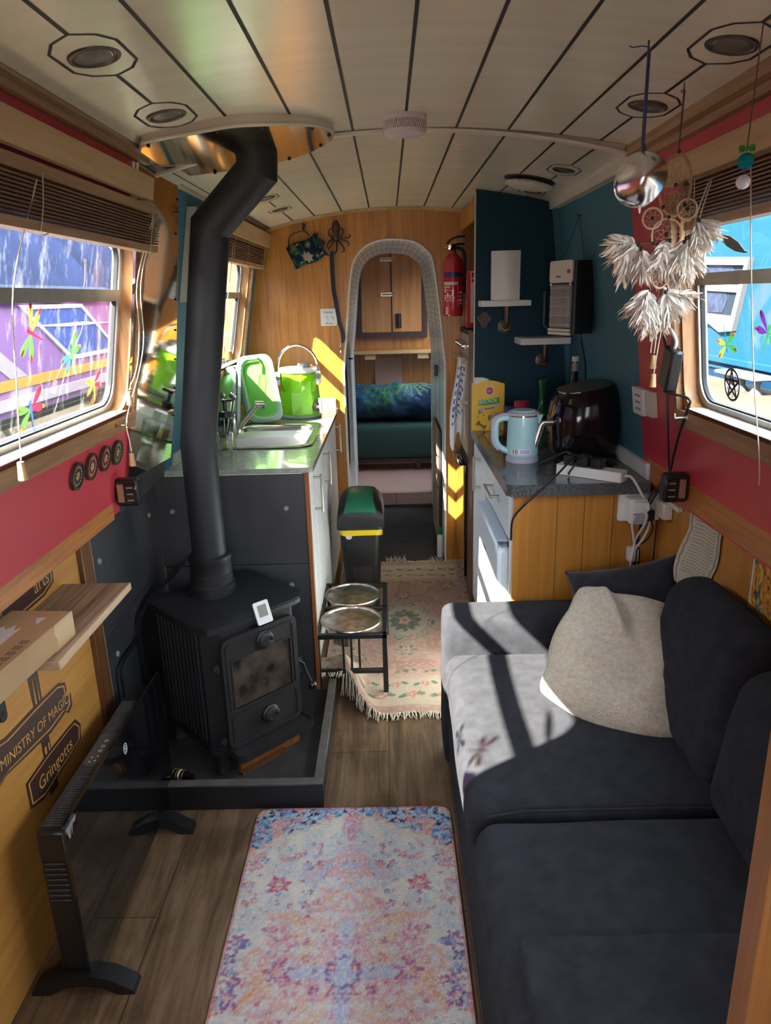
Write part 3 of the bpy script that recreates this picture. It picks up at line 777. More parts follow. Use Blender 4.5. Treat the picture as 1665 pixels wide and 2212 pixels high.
def build_blind(name, f, y0, y1, z0, z1, label, cords, n=10, dark='slat', group=None):
    t = T(name, label, 'window blind', group or 'bamboo blinds over the windows')
    m = M('slatp'); m.prism(rect(y0, z1 + .006, y1, z1 + .028), f, .006, .034); t.part('headrail', m)
    m = M(dark)
    for i in range(n):
        z = lerp(z0 + .020, z1, (i + .5) / n); a = .004 * sin(i * 2.3)
        for (da, db) in ((.012, .045),):
            vs = [f(y0 + a, z - .0022, da), f(y1 + a, z - .0022, da), f(y1 + a, z + .0012, da), f(y0 + a, z + .0012, da),
                  f(y0 + a, z - .0030, db), f(y1 + a, z - .0030, db), f(y1 + a, z + .0004, db), f(y0 + a, z + .0004, db)]
            m.add(vs, [(0, 1, 2, 3), (4, 5, 6, 7), (0, 1, 5, 4), (1, 2, 6, 5), (2, 3, 7, 6), (3, 0, 4, 7)])
    t.part('slats', m)
    m = M('slatp'); m.prism(rect(y0, z0, y1, z0 + .016), f, .012, .045); t.part('bottom_rail', m)
    for yy in (y0 + .30, (y0 + y1) / 2 + .05, y1 - .07):
        m = M('cord'); m.tube([f(yy, z1 + .01, .047), f(yy + .004, (z0 + z1) / 2, .0475), f(yy, z0, .0465), f(yy + .012, z0 - .006, .044), f(yy + .024, z0 - .004, .044), f(yy + .03, z0, .0465)], .0011, 6); t.part('ladder_cord', m)
    for (pts, pull) in cords:
        m = M('cord'); m.tube(bez(pts, 6), .0014, 6); c = t.part('pull_cord', m)
        if pull:
            p = Vector(pull); m = M('acorn'); m.lathe([(.0032, .034), (.006, .033), (.0068, .02), (.0085, .004), (.0085, 0)], p, (0, 0, 1), 14); t.part('cord_pull', m, c)
    t.done()
build_blind('bamboo_blind', L, .58, 2.035, 1.575, 1.660, 'brown bamboo blind rolled up over the left window beside the stove pipe',
    [([L(1.96, 1.655, .05), (-.655, 1.965, 1.50), (-.66, 1.95, 1.38), (-.665, 1.915, 1.29), (-.675, 1.86, 1.232)], (-.675, 1.855, 1.195)),
     ([L(1.975, 1.655, .05), (-.652, 1.985, 1.50), (-.662, 1.985, 1.36), (-.668, 1.93, 1.27), (-.69, 1.86, 1.16), (-.685, 1.845, 1.10), (-.68, 1.835, 1.075)], (-.68, 1.832, 1.038)),
     ([L(1.33, 1.655, .05), (-.655, 1.31, 1.48), (-.66, 1.27, 1.30), (-.66, 1.243, 1.185)], (-.66, 1.24, 1.150))])
build_blind('bamboo_blind', L, 2.70, 3.775, 1.592, 1.675, 'brown bamboo blind rolled up over the far kitchen window',
    [([L(2.95, 1.66, .05), L(2.95, 1.5, .05), L(2.96, 1.3, .04)], None)], n=8)
build_blind('bamboo_blind', Rr, .36, 1.72, 1.572, 1.664, 'dark brown bamboo blind rolled up over the right window',
    [([Rr(1.56, 1.655, .05), Rr(1.60, 1.60, .055), (.68, 1.72, 1.50), (.682, 1.85, 1.40), (.68, 1.872, 1.29)], (.68, 1.872, 1.252)),
     ([Rr(1.57, 1.655, .05), Rr(1.62, 1.60, .055), (.676, 1.74, 1.48), (.680, 1.83, 1.36), (.68, 1.862, 1.24)], (.68, 1.862, 1.206)),
     ([Rr(1.40, 1.655, .05), Rr(1.40, 1.5, .05), Rr(1.402, 1.3, .045), Rr(1.41, 1.12, .03), Rr(1.41, 1.06, .03)], None)])

# brass cup hooks holding the cords back
def cup_hook(f, y, z, label, mt='brass'):
    m = M(mt); m.tube(bez([f(y, z, .001), f(y, z, .022), f(y - .008, z + .001, .034), f(y - .012, z + .012, .036)], 6), .0019, 8); m.cyl(f(y, z, .0), f(y, z, .004), .005, n=12)
    solo('cup_hook', m, label, 'hook', 'cup hooks by the window sills')
cup_hook(lambda y, z, o: L(y, z, o + .017), 1.86, 1.140, 'small brass cup hook under the end of the left window sill')
cup_hook(lambda y, z, o: Rr(y, z, o + .017), 1.80, 1.135, 'white cup hook at the corner of the right window sill', 'white')

# steel heat panel behind the stove pipe
def build_panel():
    m = M('steel')
    q = [(2.02, .95), (2.455, .925), (2.44, 1.20), (2.36, 1.60), (2.30, 1.79), (1.955, 1.79), (1.985, 1.4), (2.012, 1.1)]
    m.prism(q, L, .001, .008)
    t = T('heat_shield', 'tall shiny steel panel on the wall behind the stove pipe', 'metal panel'); t.part('panel', m, sharp=2)
    m = M('iron')
    for k in range(9):
        z = .98 + k * .095; y = lerp(2.45, 2.31, smooth(1.05, 1.8, z)) - .008
        m.sphere(L(y, z, .009), .0035, n=8)
    t.part('screws', m); t.done()
build_panel()

# medallions on the red wall
def medal(y, z, mat, label, seed):
    f = lambda u, v, d=0: L(y + u, z + v, .001 + d)
    t = T('medallion', label, 'medallion', 'medallions in a row on the red wall')
    m = M('rustb'); m.prism([circ(0, 0, .034, 36), circ(0, 0, .0285, 36)], f, 0, .009); m.prism([circ(0, 0, .0165, 30), circ(0, 0, .0148, 30)], f, 0, .0075); t.part('rim', m)
    m = M(mat); m.prism(circ(0, 0, .0288, 36), f, 0, .006); o = t.part('face', m)
    m = M('tan')
    for k in range(16):
        a = 2 * pi * k / 16; m.prism(circ(.0222 * cos(a), .0222 * sin(a), .0022, 8), f, .006, .0072)
    random.seed(seed)
    for k in range(5):
        a = 2 * pi * k / 5 + seed; m.prism(circ(.007 * cos(a), .007 * sin(a), .0036, 10), f, .006, .0075)
    t.part('relief', m, o); t.done()
MT['mblk'] = mk('medal_black', (.025, .03, .03), .4); MT['mred'] = mk('medal_red', (.30, .055, .04), .4); MT['mred2'] = mk('medal_dark_red', (.20, .03, .03), .4); MT['mgrn'] = mk('medal_green', (.015, .11, .05), .4)
for y_, z_, mt_, l_, s_ in ((1.657, 1.055, 'mblk', 'round black medallion on the red wall, nearest of the row', 1), (1.744, 1.058, 'mred', 'round brick-red medallion on the red wall next to the black one', 2),
                       (1.834, 1.059, 'mred2', 'round dark red medallion on the red wall next to the green one', 3), (1.922, 1.056, 'mgrn', 'round green medallion on the red wall by the steel panel', 4)):
    medal(y_, z_, mt_, l_, s_)

def gauge(x0, y0, z0, sx, label):
    """small black box with a copper panel and a clear front"""
    t = T('wall_lamp', label, 'wall lamp', 'small lamp boxes at the ends of the dado rails'); w_ = .066 * sx
    m = M('plast'); m.box(x0, y0, z0, x0 + w_, y0 + .035, z0 + .078, .006); t.part('housing', m)
    m = M('copper'); a, b = sorted((x0 + w_ * .14, x0 + w_ * .40)); m.box(a, y0 - .0015, z0 + .012, b, y0 + .001, z0 + .064, .0005); t.part('panel', m)
    m = M('gloss', 'qgrey'); a, b = sorted((x0 + w_ * .44, x0 + w_ * .94)); m.box(a, y0 - .003, z0 + .008, b, y0 + .001, z0 + .068, .0015)
    m.use(1)
    for k in range(3): m.box(lerp(a, b, .2), y0 - .0036, z0 + .016 + k * .018, lerp(a, b, .75), y0 - .0028, z0 + .020 + k * .018, .0002)
    t.part('lens', m); t.done()
gauge(-.778, 1.927, .900, 1, 'small black lamp box with copper panel on the end of the left dado rail')
gauge(.789, 1.835, .900, -1, 'small black lamp box with copper panel on the right dado rail')

# canvas on the blue kitchen wall
def build_canvas():
    t = T('canvas_picture', 'narrow canvas picture on the blue wall behind the stove pipe', 'picture')
    m = M('canvas')
    def col(u, v):
        n = noise.noise(Vector((u * 4, v * 6, 3))); return mixc((.36, .32, .30), (.03, .03, .035), smooth(-.1, .15, n))
    m.grid(lambda u, v: L(2.44 + .34 * u, 1.445 + .29 * v, .030), 24, 24, col=col); t.part('print', m)
    m = M('trimw'); m.prism(rect(2.44, 1.445, 2.78, 1.735), L, .001, .0296); t.part('stretcher', m); t.done()
build_canvas()

# ------------------------------------------------------------------ stencilled signpost on the lower wall
def build_signs():
    f = lambda u, v, d=0: Vector((-.8295 + d, u, v))
    t = T('wall_stencil', 'dark brown signpost stencil with lettering on the golden panel below the left rail', 'wall lettering')
    m = M('decal', 'decalo')
    m.prism([(1.428, .33), (1.470, .33), (1.466, .50), (1.470, .66), (1.458, .86), (1.418, .86), (1.424, .66), (1.43, .5)], f, 0, .0006)
    m.use(1)
    for a, b in ((1.437, 1.443), (1.455, 1.459)):
        m.prism([(a, .40), (b, .40), (b + .004, .455), (a + .002, .455)], f, .0006, .0009); m.prism([(a, .57), (b, .57), (b - .002, .64), (a + .003, .63)], f, .0006, .0009)
    t.part('post', m)
    def board(pts, inner, nm, txt, pos, size, ang):
        m = M('decal', 'decalo'); m.prism(pts, f, .0008, .0014)
        m.use(1); m.prism([inner, [(lerp(sum(p[0] for p in inner) / len(inner), p[0], .965), lerp(sum(p[1] for p in inner) / len(inner), p[1], .92)) for p in inner]], f, .0014, .0017)
        b = t.part(nm, m)
        m = M('decalo'); ca, sa = cos(ang), sin(ang)
        m.text(txt, size, lambda u, v, d: f(pos[0] + u * ca - v * sa, pos[1] + u * sa + v * ca, .0018 + d), .0004); t.part('lettering', m, b)
    s1 = [(1.36, .868), (1.40, .872), (1.61, .872), (1.60, .845), (1.615, .835), (1.612, .806), (1.56, .79), (1.36, .79)]
    board(s1, [(lerp(1.49, p[0], .93), lerp(.832, p[1], .84)) for p in s1], 'upper_board', 'arts', (1.515, .812), .05, radians(2))
    s2 = [(1.20, .588), (1.25, .592), (1.30, .578), (1.43, .572), (1.55, .562), (1.582, .545), (1.582, .522), (1.565, .512), (1.60, .505), (1.598, .470), (1.575, .462), (1.56, .474), (1.48, .470), (1.28, .500), (1.20, .485)]
    board(s2, [(lerp(1.41, p[0], .95), lerp(.525, p[1], .82)) for p in s2], 'middle_board', 'MINISTRY OF MAGIC', (1.262, .521), .0345, radians(-5.5))
    s3 = [(1.34, .432), (1.44, .436), (1.55, .432), (1.60, .428), (1.622, .400), (1.612, .362), (1.40, .345), (1.34, .365)]
    board(s3, [(lerp(1.48, p[0], .94), lerp(.39, p[1], .84)) for p in s3], 'lower_board', 'Gringotts', (1.385, .375), .046, radians(-1))
    t.done()
build_signs()

# ------------------------------------------------------------------ shelf and box
def build_shelf():
    t = T('wall_shelf', 'short grained wood shelf fixed to the left wall above the heater', 'shelf')
    m = M('shelfw', 'shelfe'); m.box(-.829, 1.25, .762, -.662, 1.655, .780, .001); m.use(1); m.box(-.662, 1.2505, .7622, -.6585, 1.6545, .7798, .0005); t.part('board', m)
    m = M('black')
    m.box(-.828, 1.292, .752, -.70, 1.318, .7618, .001); m.prism(rrect(1.292, .615, 1.318, .7618, .010), lambda u, v, d: Vector((-.8275 + d, u, v)), 0, .004)
    m.prism([(-.824, .70), (-.824, .752), (-.76, .752)], lambda u, v, d: Vector((u, 1.303 + d, v)), 0, .004)
    b = t.part('bracket', m)
    m = M('iron2'); m.cyl((-.8235, 1.305, .632), (-.822, 1.305, .632), .0045, n=12); t.part('screw', m, b)
    t.done()
    t = T('cardboard_box', 'flat brown cardboard box lying on the wall shelf', 'box')
    R_ = Matrix.Rotation(radians(-4), 3, 'Z'); c = Vector((-.757, 1.17, 0))
    tf = lambda p: c + R_ @ (Vector(p) - c)
    m = M('card'); m.tf = tf; m.box(-.822, .93, .7805, -.690, 1.372, .836, .002); t.part('carton', m)
    m = M('tape'); m.tf = tf
    m.prism([(-.80, 1.10), (-.75, 1.10), (-.752, 1.29), (-.76, 1.275), (-.768, 1.30), (-.779, 1.28), (-.79, 1.296), (-.80, 1.28)], lambda u, v, d: Vector((u, v, .8362 + d)), 0, .0004)
    m.prism([(-.745, 1.335), (-.725, 1.338), (-.73, 1.305)], lambda u, v, d: Vector((u, v, .8362 + d)), 0, .0004)
    t.part('tape', m)
    m = M('pelmet'); m.tf = tf
    m.prism([(1.29, .781), (1.3722, .781), (1.3722, .8362), (1.30, .8362), (1.296, .82), (1.305, .80)], lambda u, v, d: Vector((-.6898 + d, u, v)), 0, .0005)
    t.part('parcel_tape', m)
    m = M('ink'); m.tf = tf
    for k in range(3):
        for j in range(7): m.box(-.718 + k * .006, 1.09 + j * .022, .8361, -.716 + k * .006, 1.105 + j * .022, .8365, .0001)
    t.part('print', m); t.done()
build_shelf()

# ------------------------------------------------------------------ glass panel heater
def build_heater():
    t = T('panel_heater', 'black glass-fronted panel heater standing along the left wall', 'heater')
    m = M('plast', 'rubber'); m.box(-.748, 1.203, .05, -.686, 1.79, .418, .006); m.use(1)
    for k in range(8): m.box(-.739, 1.2015, .335 - k * .0135, -.696, 1.2035, .3395 - k * .0135, .0005)
    t.part('casing', m)
    m = M('dgrey')
    for k in range(8): m.box(-.740, 1.2005, .3395 - k * .0135, -.695, 1.2025, .342 - k * .0135, .0005)
    t.part('side_vents', m)
    m = M('dgrey', 'rubber'); m.use(1); m.box(-.742, 1.215, .4175, -.690, 1.70, .4190, .0003); m.use(0)
    n = 62
    for k in range(n):
        y = 1.22 + (1.695 - 1.22) * k / n; m.box(-.741, y, .4188, -.691, y + .0035, .4215, .0003)
    for k in range(20):
        y = 1.22 + .475 * k / 20; m.box(-.726 + .012 * (k % 2), y, .4188, -.7245 + .012 * (k % 2), y + .02, .4218, .0003)
    t.part('top_grille', m)
    m = M('dgrey', 'white'); m.prism(rrect(-.738, 1.415, -.696, 1.545, .014), lambda u, v, d: Vector((u, v, .419 + d)), 0, .004)
    m.use(1)
    for (a, b) in ((-.724, 1.428), (-.712, 1.432), (-.724, 1.445), (-.712, 1.449)): m.prism(circ(a, b, .0022, 8), lambda u, v, d: Vector((u, v, .423 + d)), 0, .0003)
    for b in (1.47, 1.488, 1.51): m.prism([circ(-.714, b, .0048, 14), circ(-.714, b, .0035, 14)], lambda u, v, d: Vector((u, v, .423 + d)), 0, .0003)
    t.part('control_panel', m)
    m = M('hglass'); m.prism(rrect(1.196, .030, 1.824, .438, .008), lambda u, v, d: Vector((-.686 + d, u, v)), 0, .006); g = t.part('glass_front', m)
    m = M('white'); m.prism([circ(1.53, .386, .011, 20, .015), circ(1.53, .386, .0095, 20, .0132)], lambda u, v, d: Vector((-.680 + d, u, v)), 0, .0005)
    m.prism([circ(1.53, .390, .0055, 12), circ(1.53, .390, .0043, 12)], lambda u, v, d: Vector((-.680 + d, u, v)), 0, .0005); m.prism([circ(1.53, .381, .0055, 12), circ(1.53, .381, .0043, 12)], lambda u, v, d: Vector((-.680 + d, u, v)), 0, .0005)
    t.part('emblem', m, g)
    m = M('slatp' if 0 else 'grey')
    random.seed(3)
    pts = [(1.20, .425)] + [(1.205 + .005 * k + random.uniform(-.003, .004), .425 - .0 * k - random.uniform(.0, .06) * (1 - k / 9)) for k in range(1, 9)] + [(1.245, .428)]
    m.prism(pts, lambda u, v, d: Vector((-.680 + d, u, v)), 0, .0003); t.part('peeling_film', m, g)
    for y0 in (1.187, 1.672):
        m = M('plast')
        prof = [(-.815, 0), (-.775, 0), (-.745, .018), (-.70, .026), (-.655, .018), (-.625, 0), (-.588, 0), (-.592, .012), (-.64, .042), (-.70, .056), (-.765, .042), (-.812, .012)]
        m.prism(prof, lambda u, v, d: Vector((u, y0 + d, v)), 0, .042); t.part('foot', m)
    t.done()
build_heater()

# ================================================================== HEARTH AND STOVE
def build_hearth():
    # slate end panel of the galley
    m = M('slate'); m.box(-.83, 2.400, 0, -.302, 2.412, .5335, .001); m.box(-.83, 2.400, .5365, -.302, 2.412, .865, .001)
    t = T('slate_panel', 'dark slate panel behind the stove, closing the end of the counter', 'slate panel', 'slate panels around the stove'); t.part('slate', m)
    for (x, z) in ((-.774, .742), (-.373, .744), (-.372, .455)):
        m = M('grey'); m.lathe([(.0095, 0), (.0095, .002), (.007, .0055), (0, .0065)], (x, 2.4, z), (0, -1, 0), 18); t.part('screw_cap', m)
    t.done()
    t = T('slate_panel', 'dark slate panel on the left wall beside the stove', 'slate panel', 'slate panels around the stove')
    m = M('slate', 'trayrim'); m.box(-.829, 1.82, .0, -.822, 2.398, .545, .001); m.box(-.829, 1.82, .5475, -.822, 2.398, .876, .001); m.use(1); m.box(-.8215, 2.385, .05, -.8205, 2.3985, .54, .0002); t.part('slate', m)
    for (y, z) in ((1.863, .761), (2.296, .762), (1.893, .458)):
        m = M('grey'); m.lathe([(.0095, 0), (.0095, .002), (.007, .0055), (0, .0065)], (-.822, y, z), (1, 0, 0), 18); t.part('screw_cap', m)
    t.done()
    m = M('edgew'); m.box(-.302, 2.392, .0, -.288, 2.414, .868, .0015); struct('trim_15', m)
    t = T('hearth_tray', 'low black hearth tray under the stove', 'hearth')
    m = M('black', 'trayrim'); m.box(-.815, 1.772, 0, -.224, 1.800, .082, .002); m.box(-.252, 1.800, 0, -.224, 2.372, .082, .002)
    m.use(1); m.box(-.815, 1.7725, .0815, -.2245, 1.7995, .0865, .001); m.box(-.2515, 1.7985, .0815, -.2245, 2.3715, .0865, .001); t.part('rim', m)
    m = M('tray'); m.box(-.815, 1.800, .001, -.252, 2.392, .030, .001); t.part('slab', m); t.done()
build_hearth()

SC_, E1, E2 = Vector((-.555, 2.125, 0)), Vector((.7071, .7071, 0)), Vector((-.7071, .7071, 0))
def S(a, b, z): return SC_ + E1 * a + E2 * b + Vector((0, 0, z))
def build_stove():
    t = T('wood_stove', 'black cast iron wood burning stove on the hearth tray', 'stove')
    f = lambda u, v, d: S(u, v, d)
    body = [(-.12, -.172), (.135, -.172), (.160, -.150), (.165, .13), (.14, .15), (-.14, .15), (-.165, .13), (-.165, -.125)]
    m = M('iron'); m.prism(body, f, .105, .512)
    # upright ribs on the cheek
    for k in range(11):
        b = -.105 + k * .0235; m.prism([(-.1715, b - .0055), (-.1655, b - .0075), (-.1655, b + .0075), (-.1715, b + .0055)], f, .125, .50)
        m.prism([(.1715, b - .0055), (.1655, b - .0075), (.1655, b + .0075), (.1715, b + .0055)], f, .125, .50)
    m.prism([(x * 1.045, y * 1.045) for x, y in body], f, .098, .118)
    t.part('firebox', m)
    top = [(-.150, -.190), (.150, -.190), (.172, -.182), (.209, -.135), (.207, -.11), (.203, .135), (.16, .172), (-.155, .172), (-.19, .145), (-.19, -.115), (-.184, -.135), (-.168, -.180)]
    m = M('iron'); m.prism(top, f, .514, .528); m.prism([(x * .985, y * .985) for x, y in top], f, .528, .533); t.part('top_plate', m)
    fd = lambda u, v, d: S(u, -.180 - d, v)           # door plane
    m = M('iron2'); m.prism([rrect(-.138, .118, .140, .488, .028), rrect(-.108, .250, .112, .415, .006)], fd, 0, .016)
    m.prism([rrect(-.126, .245, .128, .472, .016), rrect(-.119, .252, .121, .465, .012)], fd, .016, .020)
    m.prism([rrect(-.124, .130, .128, .236, .012), rrect(-.117, .137, .121, .229, .009)], fd, .016, .0195)
    m.prism([rrect(-.111, .247, .115, .418, .006), rrect(-.106, .252, .110, .413, .004)], fd, .014, .019)
    d = t.part('door', m)
    m = M('soot'); m.prism(rect(-.108, .250, .112, .415), fd, .004, .008); t.part('glass', m, d)
    for z in (.446, .186):
        m = M('iron2'); c = S(.012, -.196, z)
        m.lathe([(.030, 0), (.030, .010), (.026, .014), (.026, .020), (.022, .023), (0, .023)], c, -E2, 28)
        for sg in (-1, 1): m.lathe([(.006, .020), (.006, .030), (.003, .034), (0, .034)], c + E1 * .014 * sg + Vector((0, 0, .006 * sg)), -E2, 10)
        t.part('air_dial', m, d)
    m = M('iron'); m.tube([S(.142, -.188, .315), S(.160, -.196, .300), S(.162, -.196, .285), S(.178, -.206, .228)], .0042, 10);
    m.prism(rect(.140, .27, .158, .325), lambda u, v, d_: S(u, -.19 + d_, v), 0, .010); h = t.part('handle', m, d)
    m = M('gloss'); m.sphere(S(.181, -.208, .216), .0150, n=18); t.part('ball_knob', m, h)
    for z in (.40, .150):
        m = M('iron2'); m.cyl(S(-.146, -.178, z - .012), S(-.146, -.178, z + .012), .007, n=12);
        m.prism(rect(-.160, z - .007, -.14, z + .007), lambda u, v, d_: S(u, -.172 - d_, v), 0, .008); t.part('hinge', m)
    m = M('iron2'); m.prism([(-.135, -.175), (.15, -.175), (.152, -.236), (.138, -.252), (-.120, -.252), (-.136, -.236)], f, .100, .114)
    m.prism([[(-.137, -.173), (.152, -.173), (.154, -.237), (.140, -.254), (-.122, -.254), (-.138, -.237)], [(-.132, -.177), (.147, -.177), (.148, -.234), (.136, -.248), (-.118, -.248), (-.132, -.234)]], f, .098, .120); t.part('ash_lip', m)
    for a, b in ((-.145, -.150), (.15, -.150), (-.145, .125), (.145, .125)):
        m = M('iron'); m.lathe([(.026, .0305), (.024, .036), (.018, .06), (.026, .098), (.03, .104)], S(a, b, 0), (0, 0, 1), 14); t.part('foot', m)
    fl = Vector((-.597, 2.175, 0))
    m = M('iron'); m.lathe([(.074, .532), (.074, .566), (.0685, .570), (.0685, .600), (.066, .602), (.066, .642), (.0685, .646), (.0685, .662), (.057, .664), (.054, .650)], fl, (0, 0, 1), 36); t.part('flue_collar', m)
    t.done()
build_stove()
def build_flue():
    P = [Vector(p) for p in ((-.597, 2.175, .60), (-.596, 2.172, 1.02), (-.490, 2.140, 1.645), (-.340, 2.085, 1.775), (-.336, 2.085, 1.845))]
    m = M('flue'); n = 32; vs = []; r = .0545
    nrm = None
    for i, p in enumerate(P):
        t1 = (P[i] - P[i - 1]).normalized() if i else (P[1] - P[0]).normalized(); t2 = (P[i + 1] - P[i]).normalized() if i < len(P) - 1 else t1
        t = (t1 + t2).normalized()
        if nrm is None: nrm = Vector((0, -1, 0))
        nrm = (nrm - t1 * nrm.dot(t1)).normalized(); b = t1.cross(nrm)
        for j in range(n):
            th = 2 * pi * j / n; q = nrm * cos(th) * r + b * sin(th) * r
            q = q - t1 * (q.dot(t) / t1.dot(t))        # slide along the pipe on to the mitre plane
            vs.append(p + q)
    m.add(vs, [(i * n + j, i * n + (j + 1) % n, (i + 1) * n + (j + 1) % n, (i + 1) * n + j) for i in range(len(P) - 1) for j in range(n)])
    t = T('stove_pipe', 'black stove pipe rising from the stove with a bend to the ceiling', 'stove pipe'); t.part('pipe', m, sharp=20)
    m = M('brass'); zp = lambda x: 1.786 + .122 * (x + .6)
    pts = bez2([(-.530, 1.735), (-.381, 1.722), (-.31, 1.727), (-.196, 1.795), (-.14, 1.872), (-.124, 1.961), (-.155, 2.051), (-.235, 2.145), (-.339, 2.185), (-.412, 2.18), (-.520, 2.165)], 5) + [(-.556, 2.15), (-.565, 2.0), (-.556, 1.80)]
    pts = [(p[0] * 1.033, p[1] * 1.033) for p in pts]
    m.prism(pts, lambda u, v, d: Vector((u, v, zp(u) + d)), 0, .004)
    pl = t.part('ceiling_plate', m)
    m = M('trimw'); fr_ = [p for p in pts if p[1] < 2.04]; fr_ = sorted(fr_, key=lambda p: p[0])
    m.grid(lambda u, v: (lambda p: Vector((p[0], p[1] - .004, lerp(zp(p[0]) - .002, zc(p[0]), v))))(fr_[int(round(u * (len(fr_) - 1)))]), len(fr_) - 1, 1)
    m.tube([(p[0], p[1] - .006, zp(p[0]) + .003) for p in fr_], .004, 6); t.part('plate_rim', m, pl)
    m = M('iron'); sr = random.Random(5)
    for k in range(0, len(pts), 6): m.sphere((lerp(-.34, pts[k][0], .95), lerp(1.94, pts[k][1], .95), zp(pts[k][0]) - .001), .005, n=8)
    t.part('bolts', m, pl); t.done()
build_flue()
def build_hearth_bits():
    # leaning card, its printed code left plain
    t = T('white_card', 'small white card standing on the front edge of the stove top', 'card')
    O = S(.020, -.192, .512); f = frame(O, E1, Vector((0, 0, 1)) * .93 + E2 * .37)
    m = M('white'); m.prism(rrect(-.027, -.018, .027, .052, .005), lambda u, v, d: f(u, v, d - .0), .004, .009); t.part('card', m)
    m = M('qgrey'); m.prism(rect(-.016, .004, .016, .041), f, .009, .0095); t.part('grey_square', m); t.done()
    # flat iron strip leaning behind the stove
    m = M('black'); m.tube([(-.735, 2.38, .571), (-.79, 2.10, .53), (-.799, 2.045, .50), (-.80, 2.04, .36), (-.80, 2.06, .032)], .010, 6, flat=.25, up=(1, 0, 0))
    m.tube([(-.806, 1.86, .032), (-.806, 1.86, .42), (-.806, 1.90, .44), (-.806, 2.03, .44)], .008, 6, flat=.3, up=(1, 0, 0))
    solo('iron_strip', m, 'bent black iron strip leaning between the stove and the left wall', 'iron strip')
    t = T('small_bottle', 'small black bottle with yellow stripes lying on the hearth', 'bottle')
    ax = Vector((.93, -.36, 0)).normalized(); c = Vector((-.705, 1.888, .0468))
    m = M('gloss'); m.lathe([(0, 0), (.012, .002), (.016, .01), (.016, .055), (.010, .066), (.010, .072)], c, ax, 18); t.part('body', m)
    m = M('yellow')
    for k in range(4): m.lathe([(.0163, .012 + k * .011), (.0165, .0125 + k * .011), (.0163, .0135 + k * .011)], c, ax, 18)
    t.part('stripes', m)
    m = M('gloss'); m.lathe([(.0108, .066), (.0112, .067), (.0112, .079), (0, .080)], c, ax, 16); t.part('cap', m); m = M('white'); m.lathe([(.0164, .030), (.0167, .031), (.0167, .036), (.0164, .037)], c, ax, 18); t.part('label', m); t.done()
    m = M('edgew', 'dwood'); m.prism([(-.11, -.20), (.12, -.20), (.12, -.185), (-.11, -.185)], lambda u, v, d: S(u, v, d), .0305, .056)
    m.use(1); m.prism([(-.12, -.222), (.06, -.216), (.05, -.20), (-.12, -.20)], lambda u, v, d: S(u, v, d), .0305, .040)
    solo('kindling_board', m, 'charred wood strip under the ash lip of the stove', 'wood scrap')
build_hearth_bits()

